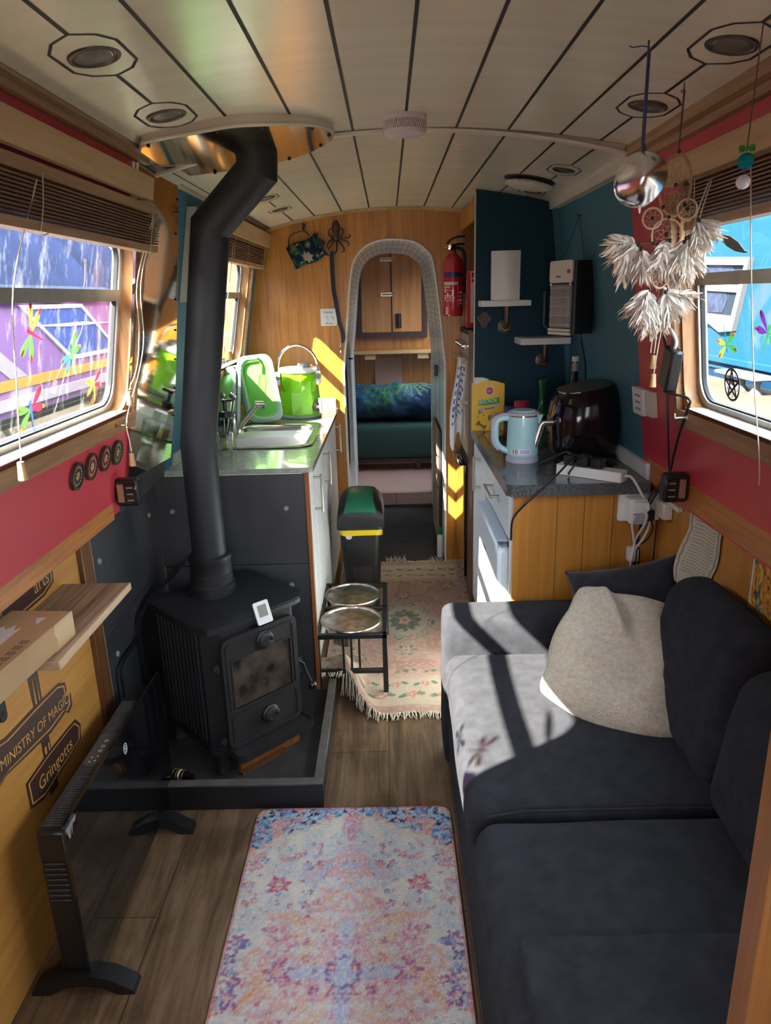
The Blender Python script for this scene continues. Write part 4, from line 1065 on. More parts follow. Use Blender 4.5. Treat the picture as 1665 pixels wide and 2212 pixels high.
# ================================================================== LEFT GALLEY
ZW = .885
def bar_handle(m, p0, p1, out, r=.0055, inset=.012):
    p0, p1, out = Vector(p0), Vector(p1), Vector(out); d = (p1 - p0).normalized()
    m.cyl(p0 + out, p1 + out, r, n=12)
    for q in (p0 + d * inset, p1 - d * inset): m.cyl(q, q + out, r * .85, n=10)
def build_left_units():
    m = M('wtopl', 'dgrey')
    xy = lambda u, v, d: Vector((u, v, d))
    m.prism([[(-.80, 2.414), (-.288, 2.414), (-.275, 2.43), (-.275, YB - .002), (-.80, YB - .002)], rrect(-.70, 2.78, -.335, 3.27, .05)], xy, .868, ZW)
    m.use(1); m.box(-.2755, 2.43, .8675, -.2735, YB - .004, .8835, .0005)
    solo('kitchen_worktop', m, 'grey green worktop with the sink under the left windows', 'worktop')
    m = M('wtopl'); m.prism(rect(2.5, ZW, YB - .03, .930), L, .002, .012); m.box(-.42, YB - .014, ZW, -.285, YB - .003, .938, .002)
    solo('splash_upstand', m, 'low grey green upstand along the back of the left worktop', 'upstand')
    ys = [(2.418, 2.66), (2.665, 3.10), (3.105, 3.78)]
    for i, (a, b) in enumerate(ys):
        t = T('base_cabinet', ['white grooved base cabinet nearest the slate panel', 'white grooved base cabinet beside the black bin', 'white grooved base cabinet against the wooden bulkhead'][i], 'cabinet', 'white grooved cabinets under the left worktop')
        m = M('whitep'); m.box(-.80, a, .09, -.315, b, .866, .001) if i != 1 else m.box(-.80, a, .09, -.315, b, .70, .001); m.box(-.80, a, .0, -.345, b, .09, .001); t.part('carcass', m)
        m = M('whitep'); m.box(-.314, a + .002, .095, -.300, b - .002, .855, .001)
        n = max(3, int((b - a) / .042))
        for k in range(n):
            y0 = a + .004 + (b - a - .008) * k / n; y1 = a + .004 + (b - a - .008) * (k + 1) / n; m.box(-.301, y0 + .002, .10, -.295, y1 - .002, .85, .0025)
        d = t.part('door', m)
        m = M('nickel'); yh = (2.615, 3.03, 3.70)[i]; bar_handle(m, (-.296, yh, .665), (-.296, yh, .812), (.030, 0, 0)); t.part('handle', m, d)
        t.done()
    # sink
    t = T('kitchen_sink', 'stainless steel inset sink in the left worktop', 'sink')
    m = M('inox')
    loops = [(rrect(-.718, 2.745, -.312, 3.33, .075, 8), ZW + .0005), (rrect(-.716, 2.748, -.314, 3.327, .074, 8), ZW + .006), (rrect(-.695, 2.79, -.345, 3.265, .06, 8), ZW + .003), (rrect(-.690, 2.796, -.350, 3.26, .06, 8), ZW - .006), (rrect(-.675, 2.815, -.368, 3.24, .06, 8), ZW - .15), (rrect(-.62, 2.87, -.42, 3.18, .05, 8), ZW - .158)]
    vs = []; n = len(loops[0][0])
    for l, z in loops: vs += [(p[0], p[1], z) for p in l]
    m.add(vs, [(i * n + j, i * n + (j + 1) % n, (i + 1) * n + (j + 1) % n, (i + 1) * n + j) for i in range(len(loops) - 1) for j in range(n)] + [tuple(range(5 * n, 6 * n))])
    t.part('basin', m, sharp=60)
    m = M('dgrey'); m.prism(circ(-.52, 3.02, .035, 24), xy, ZW - .1578, ZW - .1565); t.part('drain', m); t.done()
    t = T('mixer_tap', 'slim chrome mixer tap behind the sink', 'tap')
    m = M('nickel'); m.lathe([(.022, ZW + .003), (.022, ZW + .02), (.016, ZW + .03)], (-.665, 3.10, 0), (0, 0, 1), 20); m.tube([(-.665, 3.10, ZW + .01), (-.655, 3.10, ZW + .04), (-.575, 3.10, ZW + .125)], [.014, .014, .011], 14); t.part('spout', m)
    m = M('chrome'); m.cyl((-.585, 3.10, ZW + .130), (-.548, 3.10, ZW + .128), .012, n=16); m.cyl((-.552, 3.10, ZW + .128), (-.552, 3.10, ZW + .105), .009, n=14); t.part('nozzle', m); t.done()
build_left_units()

def build_water_carrier():
    c = Vector((-.442, 3.54, ZW)); t = T('water_carrier', 'lime green collapsible water carrier with arched handle and tap', 'water carrier')
    m = M('lime'); n = 12; H_ = [0.0, .012, .06, .12, .175, .205, .218]
    rr = [.090, .096, .094, .088, .096, .094, .085]
    vs = []
    for i, h in enumerate(H_):
        for j in range(n):
            th = 2 * pi * j / n + .2; k = rr[i] * (1 + (.07 if (j + (i // 2)) % 2 else -.06) * (1 if 1 < i < 5 else .15))
            vs.append(c + Vector((cos(th) * k, sin(th) * k, h + .007)))
    m.add(vs, [(i * n + j, i * n + (j + 1) % n, (i + 1) * n + (j + 1) % n) for i in range(len(H_) - 1) for j in range(n)] + [(i * n + j, (i + 1) * n + (j + 1) % n, (i + 1) * n + j) for i in range(len(H_) - 1) for j in range(n)] + [tuple(range(n))[::-1]])
    t.part('bag', m, sharp=12)
    m = M('rim'); m.lathe([(.094, 0), (.102, .004), (.102, .012), (.095, .017)], c, (0, 0, 1), 36); t.part('base_ring', m)
    m = M('white'); m.lathe([(.088, .218), (.097, .220), (.098, .232), (.092, .240), (0, .244)], c, (0, 0, 1), 36); t.part('lid', m)
    m = M('grey'); m.lathe([(.028, .242), (.028, .262), (.023, .266), (0, .266)], c + Vector((.03, -.02, 0)), (0, 0, 1), 22)
    for k in range(12): m.box(c.x + .03 + .028 * cos(k * pi / 6) - .003, c.y - .02 + .028 * sin(k * pi / 6) - .003, c.z + .243, c.x + .03 + .028 * cos(k * pi / 6) + .003, c.y - .02 + .028 * sin(k * pi / 6) + .003, c.z + .261, .001)
    t.part('filler_cap', m)
    m = M('chrome'); pts = [c + Vector((-.098 * cos(pi * k / 16) * (1 if 1 else 0), -.04, .215 + .135 * sin(pi * k / 16) ** .8)) for k in range(17)]; m.tube(pts, .0065, 10); hd = t.part('handle', m)
    for sx in (-1, 1):
        m = M('white', 'grey'); m.box(c.x + sx * .098 - .012, c.y - .056, c.z + .16, c.x + sx * .098 + .012, c.y - .026, c.z + .225, .006); m.use(1); m.cyl((c.x + sx * .098, c.y - .058, c.z + .20), (c.x + sx * .098, c.y - .02, c.z + .20), .014, n=16); t.part('handle_lug', m)
    q = c + Vector((.078, -.055, .055)); dr = Vector((.7, -.7, 0))
    m = M('dgrey'); m.lathe([(.024, 0), (.024, .010), (.014, .014)], q, dr, 20); t.part('tap_flange', m)
    m = M('white'); m.cyl(q + dr * .01, q + dr * .045, .008, n=12); m.cyl(q + dr * .04 + Vector((0, 0, .02)), q + dr * .04 - Vector((0, 0, .025)), .007, n=12); m.box(q.x + .02, q.y - .045, q.z + .02, q.x + .034, q.y - .02, q.z + .045, .003); t.part('tap', m)
    t.done()
build_water_carrier()
def basin(O, ux, uy, un_, w_, h_, dep, name, label, mats, folded):
    """washing-up bowl seen from its open side; folded bowls keep only stacked rims"""
    f = frame(O, ux, uy, un_); t = T(name, label, 'washing bowl')
    m = M(mats[0])
    steps = [(0, 0), (-.012, .004), (-.016, -.006)] + ([(.012, -.02), (.02, -.034), (.012, -.05), (.02, -.062)] if folded else [(-.02, -.05), (-.03, -dep)])
    def ringpts(ins, d): return [f(p[0], p[1], d) for p in rrect(-w_ + ins, -h_ + ins, w_ - ins, h_ - ins, .045, 6)]
    prof = [(.0, -.012), (-.004, 0), (.006, .006), (.014, .002), (.019, -.010)]
    vs = []; n = len(rrect(0, 0, 1, 1, .1, 6))
    for ins, d in prof: vs += ringpts(ins, d)
    m.add(vs, [(i * n + j, i * n + (j + 1) % n, (i + 1) * n + (j + 1) % n, (i + 1) * n + j) for i in range(len(prof) - 1) for j in range(n)]); t.part('rim', m)
    m = M(mats[1]); prof = [(.018, -.008), (.024, -.012), (.028, -.03), (.036, -.032)] if folded else [(.022, -.006), (.034, -dep * .6), (.045, -dep), (.055, -dep - .004)]
    vs = []
    for ins, d in prof: vs += ringpts(ins, d)
    m.add(vs, [(i * n + j, i * n + (j + 1) % n, (i + 1) * n + (j + 1) % n, (i + 1) * n + j) for i in range(len(prof) - 1) for j in range(n)] + [tuple(range(3 * n, 4 * n))]); t.part('bowl', m)
    m = M(mats[0])
    for k in range(3 if folded else 1):
        d = -.022 - k * .015; m.prism([rrect(-w_ - .002 + k * .002, -h_ - .002, w_ + .002 - k * .002, h_ + .002, .045, 6), rrect(-w_ + .02, -h_ + .02, w_ - .02, h_ - .02, .04, 6)], f, d - .005, d)
    t.part('folds', m); t.done()
basin((-.603, 3.34, 1.052), (.88, -.26, .10), (-.18, .22, .96), (.40, -.88, .30), .088, .152, .06, 'folding_bowl', 'pale green folding bowl leaning against the lime water carrier', ('rim', 'limed'), True)
basin((-.700, 3.16, 1.035), (.60, -.74, .15), (.05, .22, .97), (.78, .58, .2), .085, .135, .09, 'washing_bowl', 'translucent green bowl standing on its side by the kitchen window', ('rim', 'limed'), False)
def build_soap():
    c = Vector((-.640, 2.765, ZW))
    t = T('soap_bottle', 'clear square soap bottle with black pump by the sink', 'soap bottle')
    m = M('clear'); m.lathe([(.040, .006), (.042, .012), (.042, .105), (.034, .122), (.016, .128), (.014, .134)], c, (0, 0, 1), 4, rot=pi / 4 + .25); t.part('bottle', m, sharp=30)
    m = M('soap'); m.lathe([(.036, .010), (.036, .04), (0, .041)], c, (0, 0, 1), 4, rot=pi / 4 + .25); t.part('soap', m)
    m = M('plast'); m.lathe([(.020, .128), (.020, .150), (.010, .153), (.007, .158), (.007, .185), (.012, .187), (.012, .196), (0, .197)], c, (0, 0, 1), 20); m.box(c.x - .010, c.y - .006, c.z + .188, c.x + .034, c.y + .006, c.z + .197, .003); t.part('pump', m); t.done()
    t = T('drinking_glass', 'small clear tumbler by the stove pipe, in front of the soap bottle', 'glass'); c2 = Vector((-.628, 2.66, ZW))
    m = M('clear'); m.lathe([(.026, .001), (.027, .008), (.034, .085), (.0325, .085), (.0255, .012), (0, .010)], c2, (0, 0, 1), 22); t.part('tumbler', m); t.done()
    t = T('utensil_jar', 'grey ribbed jar of utensils behind the tap', 'jar'); c3 = Vector((-.70, 3.02, ZW))
    m = M('glassg'); m.lathe([(.04, 0), (.042, .004), (.045, .105), (.043, .105), (.039, .008), (0, .008)], c3, (0, 0, 1), 22); t.part('jar', m)
    m = M('nickel')
    for k, (dx, dy, tx, ty) in enumerate(((.01, .0, .05, -.03), (-.012, .01, -.01, .03), (.0, -.015, .03, .02))): m.tube([c3 + Vector((dx, dy, .012)), c3 + Vector((tx, ty, .17))], .003, 8); m.sphere(c3 + Vector((tx, ty, .175)), .012, (1, .4, 1.2), 12)
    t.part('utensils', m); t.done()
MT['clear'] = clear_mat('clear_plastic'); MT['glassg'] = clear_mat('smoky_glass', (.72, .76, .74)); MT['soap'] = film_mat('yellow_soap', (.75, .70, .25), .7)
build_soap()
def build_sill_bottles():
    for (y, z0, hh, lab, mt) in ((3.26, 1.168, .155, 'clear glass bottle with brown neck label on the kitchen window sill', 'clear'), (3.40, 1.168, .125, 'short clear bottle with brown label on the kitchen window sill, nearest the bulkhead', 'clear')):
        c = L(y, z0, -.012); t = T('glass_bottle', lab, 'bottle', 'clear bottles on the kitchen window sill')
        m = M(mt); m.lathe([(.016, 0), (.018, .004), (.018, hh * .55), (.008, hh * .72), (.0075, hh)], c, (0, 0, 1), 20); t.part('bottle', m)
        m = M('brown'); m.lathe([(.0086, hh * .74), (.0090, hh * .75), (.0090, hh * .93), (.0085, hh * .94)], c, (0, 0, 1), 18) if hh > .14 else m.lathe([(.0183, hh * .12), (.0185, hh * .13), (.0185, hh * .4), (.0183, hh * .41)], c, (0, 0, 1), 18); t.part('label', m)
        m = M('white'); m.lathe([(.0088, hh * .95), (.0088, hh * 1.06), (0, hh * 1.06)], c, (0, 0, 1), 14); t.part('cap', m); t.done()
build_sill_bottles()

# ================================================================== THINGS ON THE BULKHEAD
B_ = lambda u, v, d=0: Vector((u, YB - .0012 - d, v))
def build_bulkhead_things():
    t = T('floral_bag', 'small dark floral bag hanging by its strap from a hook on the bulkhead', 'bag')
    cx, cz = -.400, 1.668; ang = radians(24); ca, sa = cos(ang), sin(ang)
    def fp(u, v, d): return B_(cx + u * ca - v * sa, cz + u * sa + v * ca, d)
    m = M('pattern')
    fl = [(-.002, -.022, .024, (.40, .32, .24)), (.022, .024, .012, (.24, .17, .11)), (-.045, .035, .018, (.14, .13, .07))]
    def col(u, v):
        x = (u - .5) * .16; y = (v - .5) * .10
        n = noise.noise(Vector((x * 55, y * 30, 1))); c = mixc((.008, .012, .035), (.02, .085, .04), smooth(-.05, .2, n))
        c = mixc(c, (.35, .42, .40), smooth(.42, .55, noise.noise(Vector((x * 30 + y * 60, y * 70 - x * 30, 8)))))
        for a, b, r, k in fl:
            d = math.hypot(x - a, y - b); th = atan2(y - b, x - a)
            if d < r * (.86 + .14 * cos(7 * th)): c = mixc(mixc(k, (.22, .16, .10), .0), tuple(q * .55 for q in k), smooth(0, r, abs((d % (r / 3)) - r / 6) * 3))
        return c
    for sg in (1, -1):
        m.grid(lambda u, v, sg=sg: fp((u - .5) * .165, (v - .5) * .115 + .006 * sin(u * 7), .018 + sg * .016 * (1 - (2 * u - 1) ** 4) * (1 - (2 * v - 1) ** 4)), 40, 30, col=col)
    t.part('bag', m)
    m = M('strap'); m.tube(bez([fp(-.07, .055, .02), fp(-.035, .10, .02), B_(-.408, 1.768, .022), fp(.035, .105, .02), fp(.05, .06, .02)], 8), .0042, 8, flat=.6); m.prism([(.05, -.035), (.10, -.07), (.085, -.02), (.11, .0), (.085, .035), (.095, .055), (.075, .05)], fp, .012, .02); t.part('strap', m); t.done()
    t = T('wall_hook', 'dark metal hook on the bulkhead above the floral bag', 'hook')
    m = M('rustb'); m.lathe([(.010, 0), (.010, .004), (.005, .006)], B_(-.405, 1.792), (0, -1, 0), 16); m.tube([B_(-.405, 1.792, .004), B_(-.405, 1.786, .018), B_(-.405, 1.764, .026), B_(-.405, 1.762, .034), B_(-.405, 1.772, .038)], .0032, 8); t.part('hook', m); t.done()
    t = T('octopus_hook', 'brown cast iron octopus coat hook on the bulkhead', 'coat hook')
    ox, oz = -.247, 1.735
    o = lambda u, v, d=0: B_(ox + u, oz + v, d)
    m = M('rustb'); m.lathe([(0, .078), (.010, .074), (.0185, .052), (.020, .036), (.015, .018), (.012, .004), (.014, -.006), (.010, -.016), (0, -.02)], o(0, 0, .014), (0, 0, 1), 20, sq=(1, .6)); t.part('head', m, sharp=60)
    tent = [[(-.008, 0, .012), (-.030, .004, .018), (-.036, .022, .022), (-.028, .036, .022), (-.020, .034, .02)], [(.008, 0, .012), (.028, .006, .018), (.036, .022, .022), (.030, .038, .022), (.021, .036, .02)],
            [(-.009, -.006, .012), (-.030, -.018, .022), (-.042, -.034, .03), (-.046, -.048, .03), (-.038, -.050, .03)], [(.009, -.004, .012), (.036, -.008, .022), (.060, -.008, .03), (.070, .0, .03), (.066, .008, .03)],
            [(.008, -.008, .012), (.034, -.018, .022), (.056, -.026, .03), (.064, -.038, .034), (.056, -.046, .034)], [(.005, -.012, .012), (.022, -.032, .022), (.036, -.052, .03), (.036, -.072, .036), (.022, -.072, .038)],
            [(0, -.012, .012), (.002, -.035, .02), (.001, -.060, .030), (-.006, -.078, .036), (-.020, -.074, .04), (-.020, -.064, .04)], [(-.006, -.010, .012), (-.020, -.030, .02), (-.030, -.046, .026), (-.040, -.058, .03), (-.034, -.066, .03)]]
    for tp in tent:
        m = M('rustb'); P = bez([o(*q) for q in tp], 5); m.tube(P, [lerp(.0052, .0024, i / (len(P) - 1)) for i in range(len(P))], 8); t.part('tentacle', m)
    t.done()
    m = M('strap', 'chrome'); P = bez([B_(-.262, 1.662, .04), B_(-.272, 1.64, .018), B_(-.272, 1.50, .010), B_(-.262, 1.42, .012), B_(-.252, 1.34, .010), B_(-.236, 1.275, .010), B_(-.234, 1.24, .010), B_(-.244, 1.215, .010)], 7)
    m.tube(P, [.0115] * (len(P) - 8) + [.011, .010, .009, .008, .007, .006, .005, .004], 8, flat=.28, up=(0, 1, 0)); m.use(1); m.tube([B_(-.244, 1.222, .010), B_(-.249, 1.195, .010), B_(-.246, 1.165, .008)], .004, 8); m.cyl(B_(-.268, 1.650, .014), B_(-.268, 1.650, .024), .006, n=12)
    solo('dog_lead', m, 'dark blue webbing lead hanging from the octopus hook', 'lead')
    t = T('wall_tile', 'small white tile with handwritten words on the bulkhead', 'tile sign')
    m = M('whitep'); m.box(-.345, YB - .009, 1.3075, -.2605, YB - .001, 1.394, .002); t.part('tile', m)
    m = M('ink'); g = lambda u, v, d: Vector((u, YB - .0092 - d, v)); m.text('Llamas', .0185, lambda u, v, d: g(-.330 + u, 1.3705 + v, d), .0003); m.text('Area', .0185, lambda u, v, d: g(-.320 + u, 1.3155 + v, d), .0003); t.part('lettering', m)
    m = M('qgrey')
    for x in (-.312, -.285): m.tube([g(x - .012, 1.352, 0), g(x, 1.357, 0), g(x + .006, 1.352, 0), g(x + .006, 1.334, 0)], .0009, 6); m.tube([g(x + .001, 1.356, 0), g(x + .001, 1.336, 0)], .0007, 6)
    t.part('drawing', m); t.done()
    # fire extinguisher
    c = Vector((.327, 3.728, 0)); t = T('fire_extinguisher', 'red fire extinguisher hanging on the bulkhead right of the arch', 'fire extinguisher')
    m = M('redx'); m.lathe([(.046, 1.342), (.049, 1.350), (.051, 1.362), (.051, 1.585), (.045, 1.61), (.030, 1.628), (.019, 1.636), (.017, 1.652)], c, (0, 0, 1), 36); t.part('cylinder', m)
    def lab(a0, a1, z0, z1, r): return lambda u, v: c + Vector((r * sin(radians(lerp(a0, a1, u))), -r * cos(radians(lerp(a0, a1, u))), lerp(z0, z1, v)))
    m = M('blueb'); m.grid(lab(-58, 50, 1.528, 1.552, .0515), 16, 1); t.part('blue_band', m)
    m = M('pinkp')
    m.grid(lab(-62, 20, 1.491, 1.506, .0514), 12, 1)
    for (a, b, z0, z1) in ((-62, -20, 1.478, 1.486), (-58, -45, 1.455, 1.474), (-50, 0, 1.464, 1.467), (-60, 0, 1.44, 1.444), (-56, -46, 1.425, 1.438), (-38, -30, 1.43, 1.455), (-24, -16, 1.425, 1.438), (-60, 5, 1.418, 1.421), (-60, 20, 1.412, 1.4145), (-62, 60, 1.389, 1.3915), (22, 24, 1.392, 1.51), (60, 62, 1.392, 1.48), (-48, -34, 1.352, 1.388), (0, 6, 1.425, 1.437), (30, 52, 1.40, 1.405), (30, 56, 1.412, 1.425), (30, 50, 1.435, 1.44), (32, 54, 1.45, 1.46)):
        m.grid(lab(a, b, z0, z1, .0514), 4, 1)
    t.part('label', m)
    m = M('plast'); m.lathe([(.012, 1.650), (.014, 1.656), (.014, 1.676), (.008, 1.682)], c, (0, 0, 1), 18)
    m.tube(bez([c + Vector((-.03, -.005, 1.685)), c + Vector((-.005, -.005, 1.706)), c + Vector((.03, -.004, 1.716)), c + Vector((.058, -.002, 1.716))], 5), .0065, 8, flat=.7); m.tube(bez([c + Vector((.0, 0, 1.676)), c + Vector((.03, -.002, 1.682)), c + Vector((.056, -.002, 1.680))], 5), .0055, 8); m.tube(bez([c + Vector((.014, -.01, 1.664)), c + Vector((.045, -.012, 1.655)), c + Vector((.057, -.01, 1.61)), c + Vector((.056, -.008, 1.45))], 6), .007, 8); t.part('valve_and_hose', m)
    m = M('chrome'); m.lathe([(.012, 0), (.013, .003), (.013, .010), (0, .011)], c + Vector((-.012, -.014, 1.667)), (0, -1, 0), 18); m.cyl(c + Vector((-.045, -.004, 1.664)), c + Vector((-.012, -.004, 1.666)), .005, n=10); t.part('gauge', m)
    m = M('redx'); m.box(c.x - .025, c.y + .045, 1.44, c.x + .025, YB - .002, 1.52, .003); t.part('bracket', m); t.done()
build_bulkhead_things()

# ================================================================== PASSAGE AND SLEEPING CABIN
def build_passage():
    t = T('hanging_towel', 'grey towel hanging on the left side of the passage', 'towel')
    m = M('towelg'); m.grid(lambda u, v: Vector((-.232 + .012 * sin(u * 9) + .012 * v * (1 - v), 3.93 + .22 * u + .03 * v, lerp(1.20, .52, v))), 14, 10); t.part('cloth', m)
    m = M('plast'); m.cyl((-.236, 4.03, 1.12), (-.20, 4.03, 1.12), .005, n=10); t.part('hook', m); t.done()
    t = T('wicker_drawers', 'narrow tower of brown wicker drawers on the right of the passage', 'drawers')
    m = M('fframe'); m.box(.272, 4.02, -.001, .2865, 4.50, .70, .002); t.part('frame', m)
    for k in range(4):
        z = .03 + k * .175; m = M('wicker'); m.box(.266, 4.03, z, .275, 4.49, z + .155, .003); m.box(.262, 4.22, z + .115, .267, 4.30, z + .125, .001); t.part('drawer', m)
    t.done()
    t = T('wall_switch', 'small black switch on the tiled right side of the passage', 'switch')
    m = M('plast'); m.box(.268, 4.28, .985, .286, 4.36, 1.045, .003); t.part('plate', m); m = M('white'); m.box(.2665, 4.30, 1.0, .269, 4.34, 1.02, .001); t.part('rocker', m); t.done()
    t = T('spray_bottle', 'white bottle with green cap on the passage floor by the doorway', 'bottle')
    m = M('white'); m.lathe([(.015, 0), (.017, .006), (.017, .12), (.010, .135)], (.268, 3.875, 0), (0, 0, 1), 20); t.part('bottle', m); m = M('green'); m.lathe([(.013, .135), (.015, .137), (.015, .175), (0, .177)], (.268, 3.875, 0), (0, 0, 1), 18); t.part('cap', m); t.done()
    # bed
    t = T('bed', 'bed with dark green mattress in the cabin beyond the arch', 'bed')
    m = M('fframe', 'pinkw'); m.box(-.84, 5.60, .17, .84, 6.34, .20, .003); m.box(.20, 5.60, .10, .235, 5.66, .17, .002); m.box(-.84, 5.98, .10, .84, 6.0, .17, .001); m.use(1); m.box(-.84, 5.84, .10, .84, 5.86, .17, .001); t.part('base', m)
    m = M('gmat'); m.cushion(-.84, 5.58, .20, .84, 6.33, .47, r=.03, puff=(0, .01, .01), n=10, amp=.004); t.part('mattress', m, weld=True); t.done()
    m = M('pattern')
    def col(u, v):
        x, y = u * 1.6, v * .75; best = (.008, .022, .055)
        n = noise.noise(Vector((x * 3, y * 3, 2)))
        best = mixc(best, (.02, .06, .12), smooth(0, .3, n))
        for (a, b, r, ph, k) in FR:
            dx, dy = x - a, y - b; d = math.hypot(dx, dy)
            if d < r:
                th = (atan2(dy, dx) - ph)
                th = (th + pi) % (2 * pi) - pi
                if abs(th) < 1.35 and abs(((th * 3.6) % 1) - .5) < .34 * (1 - .8 * d / r) + .04: best = k
        return best
    random.seed(12); FR = [(random.uniform(0, 1.6), random.uniform(0, .75), random.uniform(.16, .3), random.uniform(-pi, pi), random.choice([(.03, .13, .05), (.02, .07, .15), (.10, .17, .07), (.015, .09, .06), (.05, .12, .22)])) for k in range(22)]
    def fn(u, v):
        s = v * 2 - 1; x = lerp(-.82, .82, u); a = pi * (.08 + .92 * v) - .2
        return Vector((x, 5.80 - .235 * cos(a) * 1.0 + (.02 * noise.noise(Vector((x * 8, v * 5, 0)))), .615 + .148 * sin(a) * (1 if sin(a) > 0 else 1.0) + .018 * noise.noise(Vector((x * 7, v * 6, 4))) - (.0)))
    def fn(u, v):
        x = lerp(-.82, .82, u); a = lerp(-1.45, 3.1, v); nz = .022 * noise.noise(Vector((x * 7, v * 6, 4))) + .008 * noise.noise(Vector((x * 20, v * 15, 4)))
        return Vector((x, 5.86 - (.24 + nz) * cos(a), .618 + (.142 + nz) * sin(a)))
    m.grid(fn, 150, 70, col=col)
    solo('rolled_duvet', m, 'rolled duvet with dark blue and green palm leaf print on the bed', 'duvet')
    t = T('cabin_cupboard', 'pair of wooden cupboard doors with bolts at the far end of the cabin', 'cupboard')
    m = M('fframe'); m.prism([rect(-.265, 1.10, .335, 1.92), rect(-.225, 1.145, .295, 1.90)], lambda u, v, d: Vector((u, 6.30 + d, v)), 0, .045); t.part('frame', m)
    for a, b in ((-.225, .033), (.037, .295)):
        m = M('fdoor'); m.box(a, 6.31, 1.146, b, 6.335, 1.90, .003); t.part('door', m)
    m = M('line'); m.box(.030, 6.306, 1.146, .038, 6.312, 1.90, .001); t.part('door_gap', m)
    for z in (1.72, 1.44):
        m = M('nickel'); m.box(-.06, 6.300, z, .04, 6.309, z + .035, .003); m.cyl((-.05, 6.296, z + .018), (.06, 6.296, z + .018), .007, n=10); t.part('bolt', m)
    for z in (1.80, 1.18):
        m = M('plast'); m.box(.068, 6.298, z, .115, 6.309, z + .12, .003); m.cyl((.09, 6.295, z), (.09, 6.295, z + .12), .008, n=10); t.part('hinge', m)
    t.done()
    m = M('oak', 'pelmet'); m.box(-.84, 6.05, .985, .84, 6.345, 1.005, .002); m.use(1); m.box(-.84, 6.04, .985, .84, 6.052, 1.012, .001); m.box(-.20, 6.06, .94, -.11, 6.09, .984, .001); m.box(.24, 6.06, .94, .33, 6.09, .984, .001)
    solo('cabin_shelf', m, 'pale edged wooden shelf below the cupboard doors', 'shelf')
    m = M('pinkw'); m.box(-.125, 6.325, .70, .115, 6.345, .935, .002); solo('pink_panel', m, 'plain pinkish panel on the cabin wall behind the bed', 'panel')
build_passage()

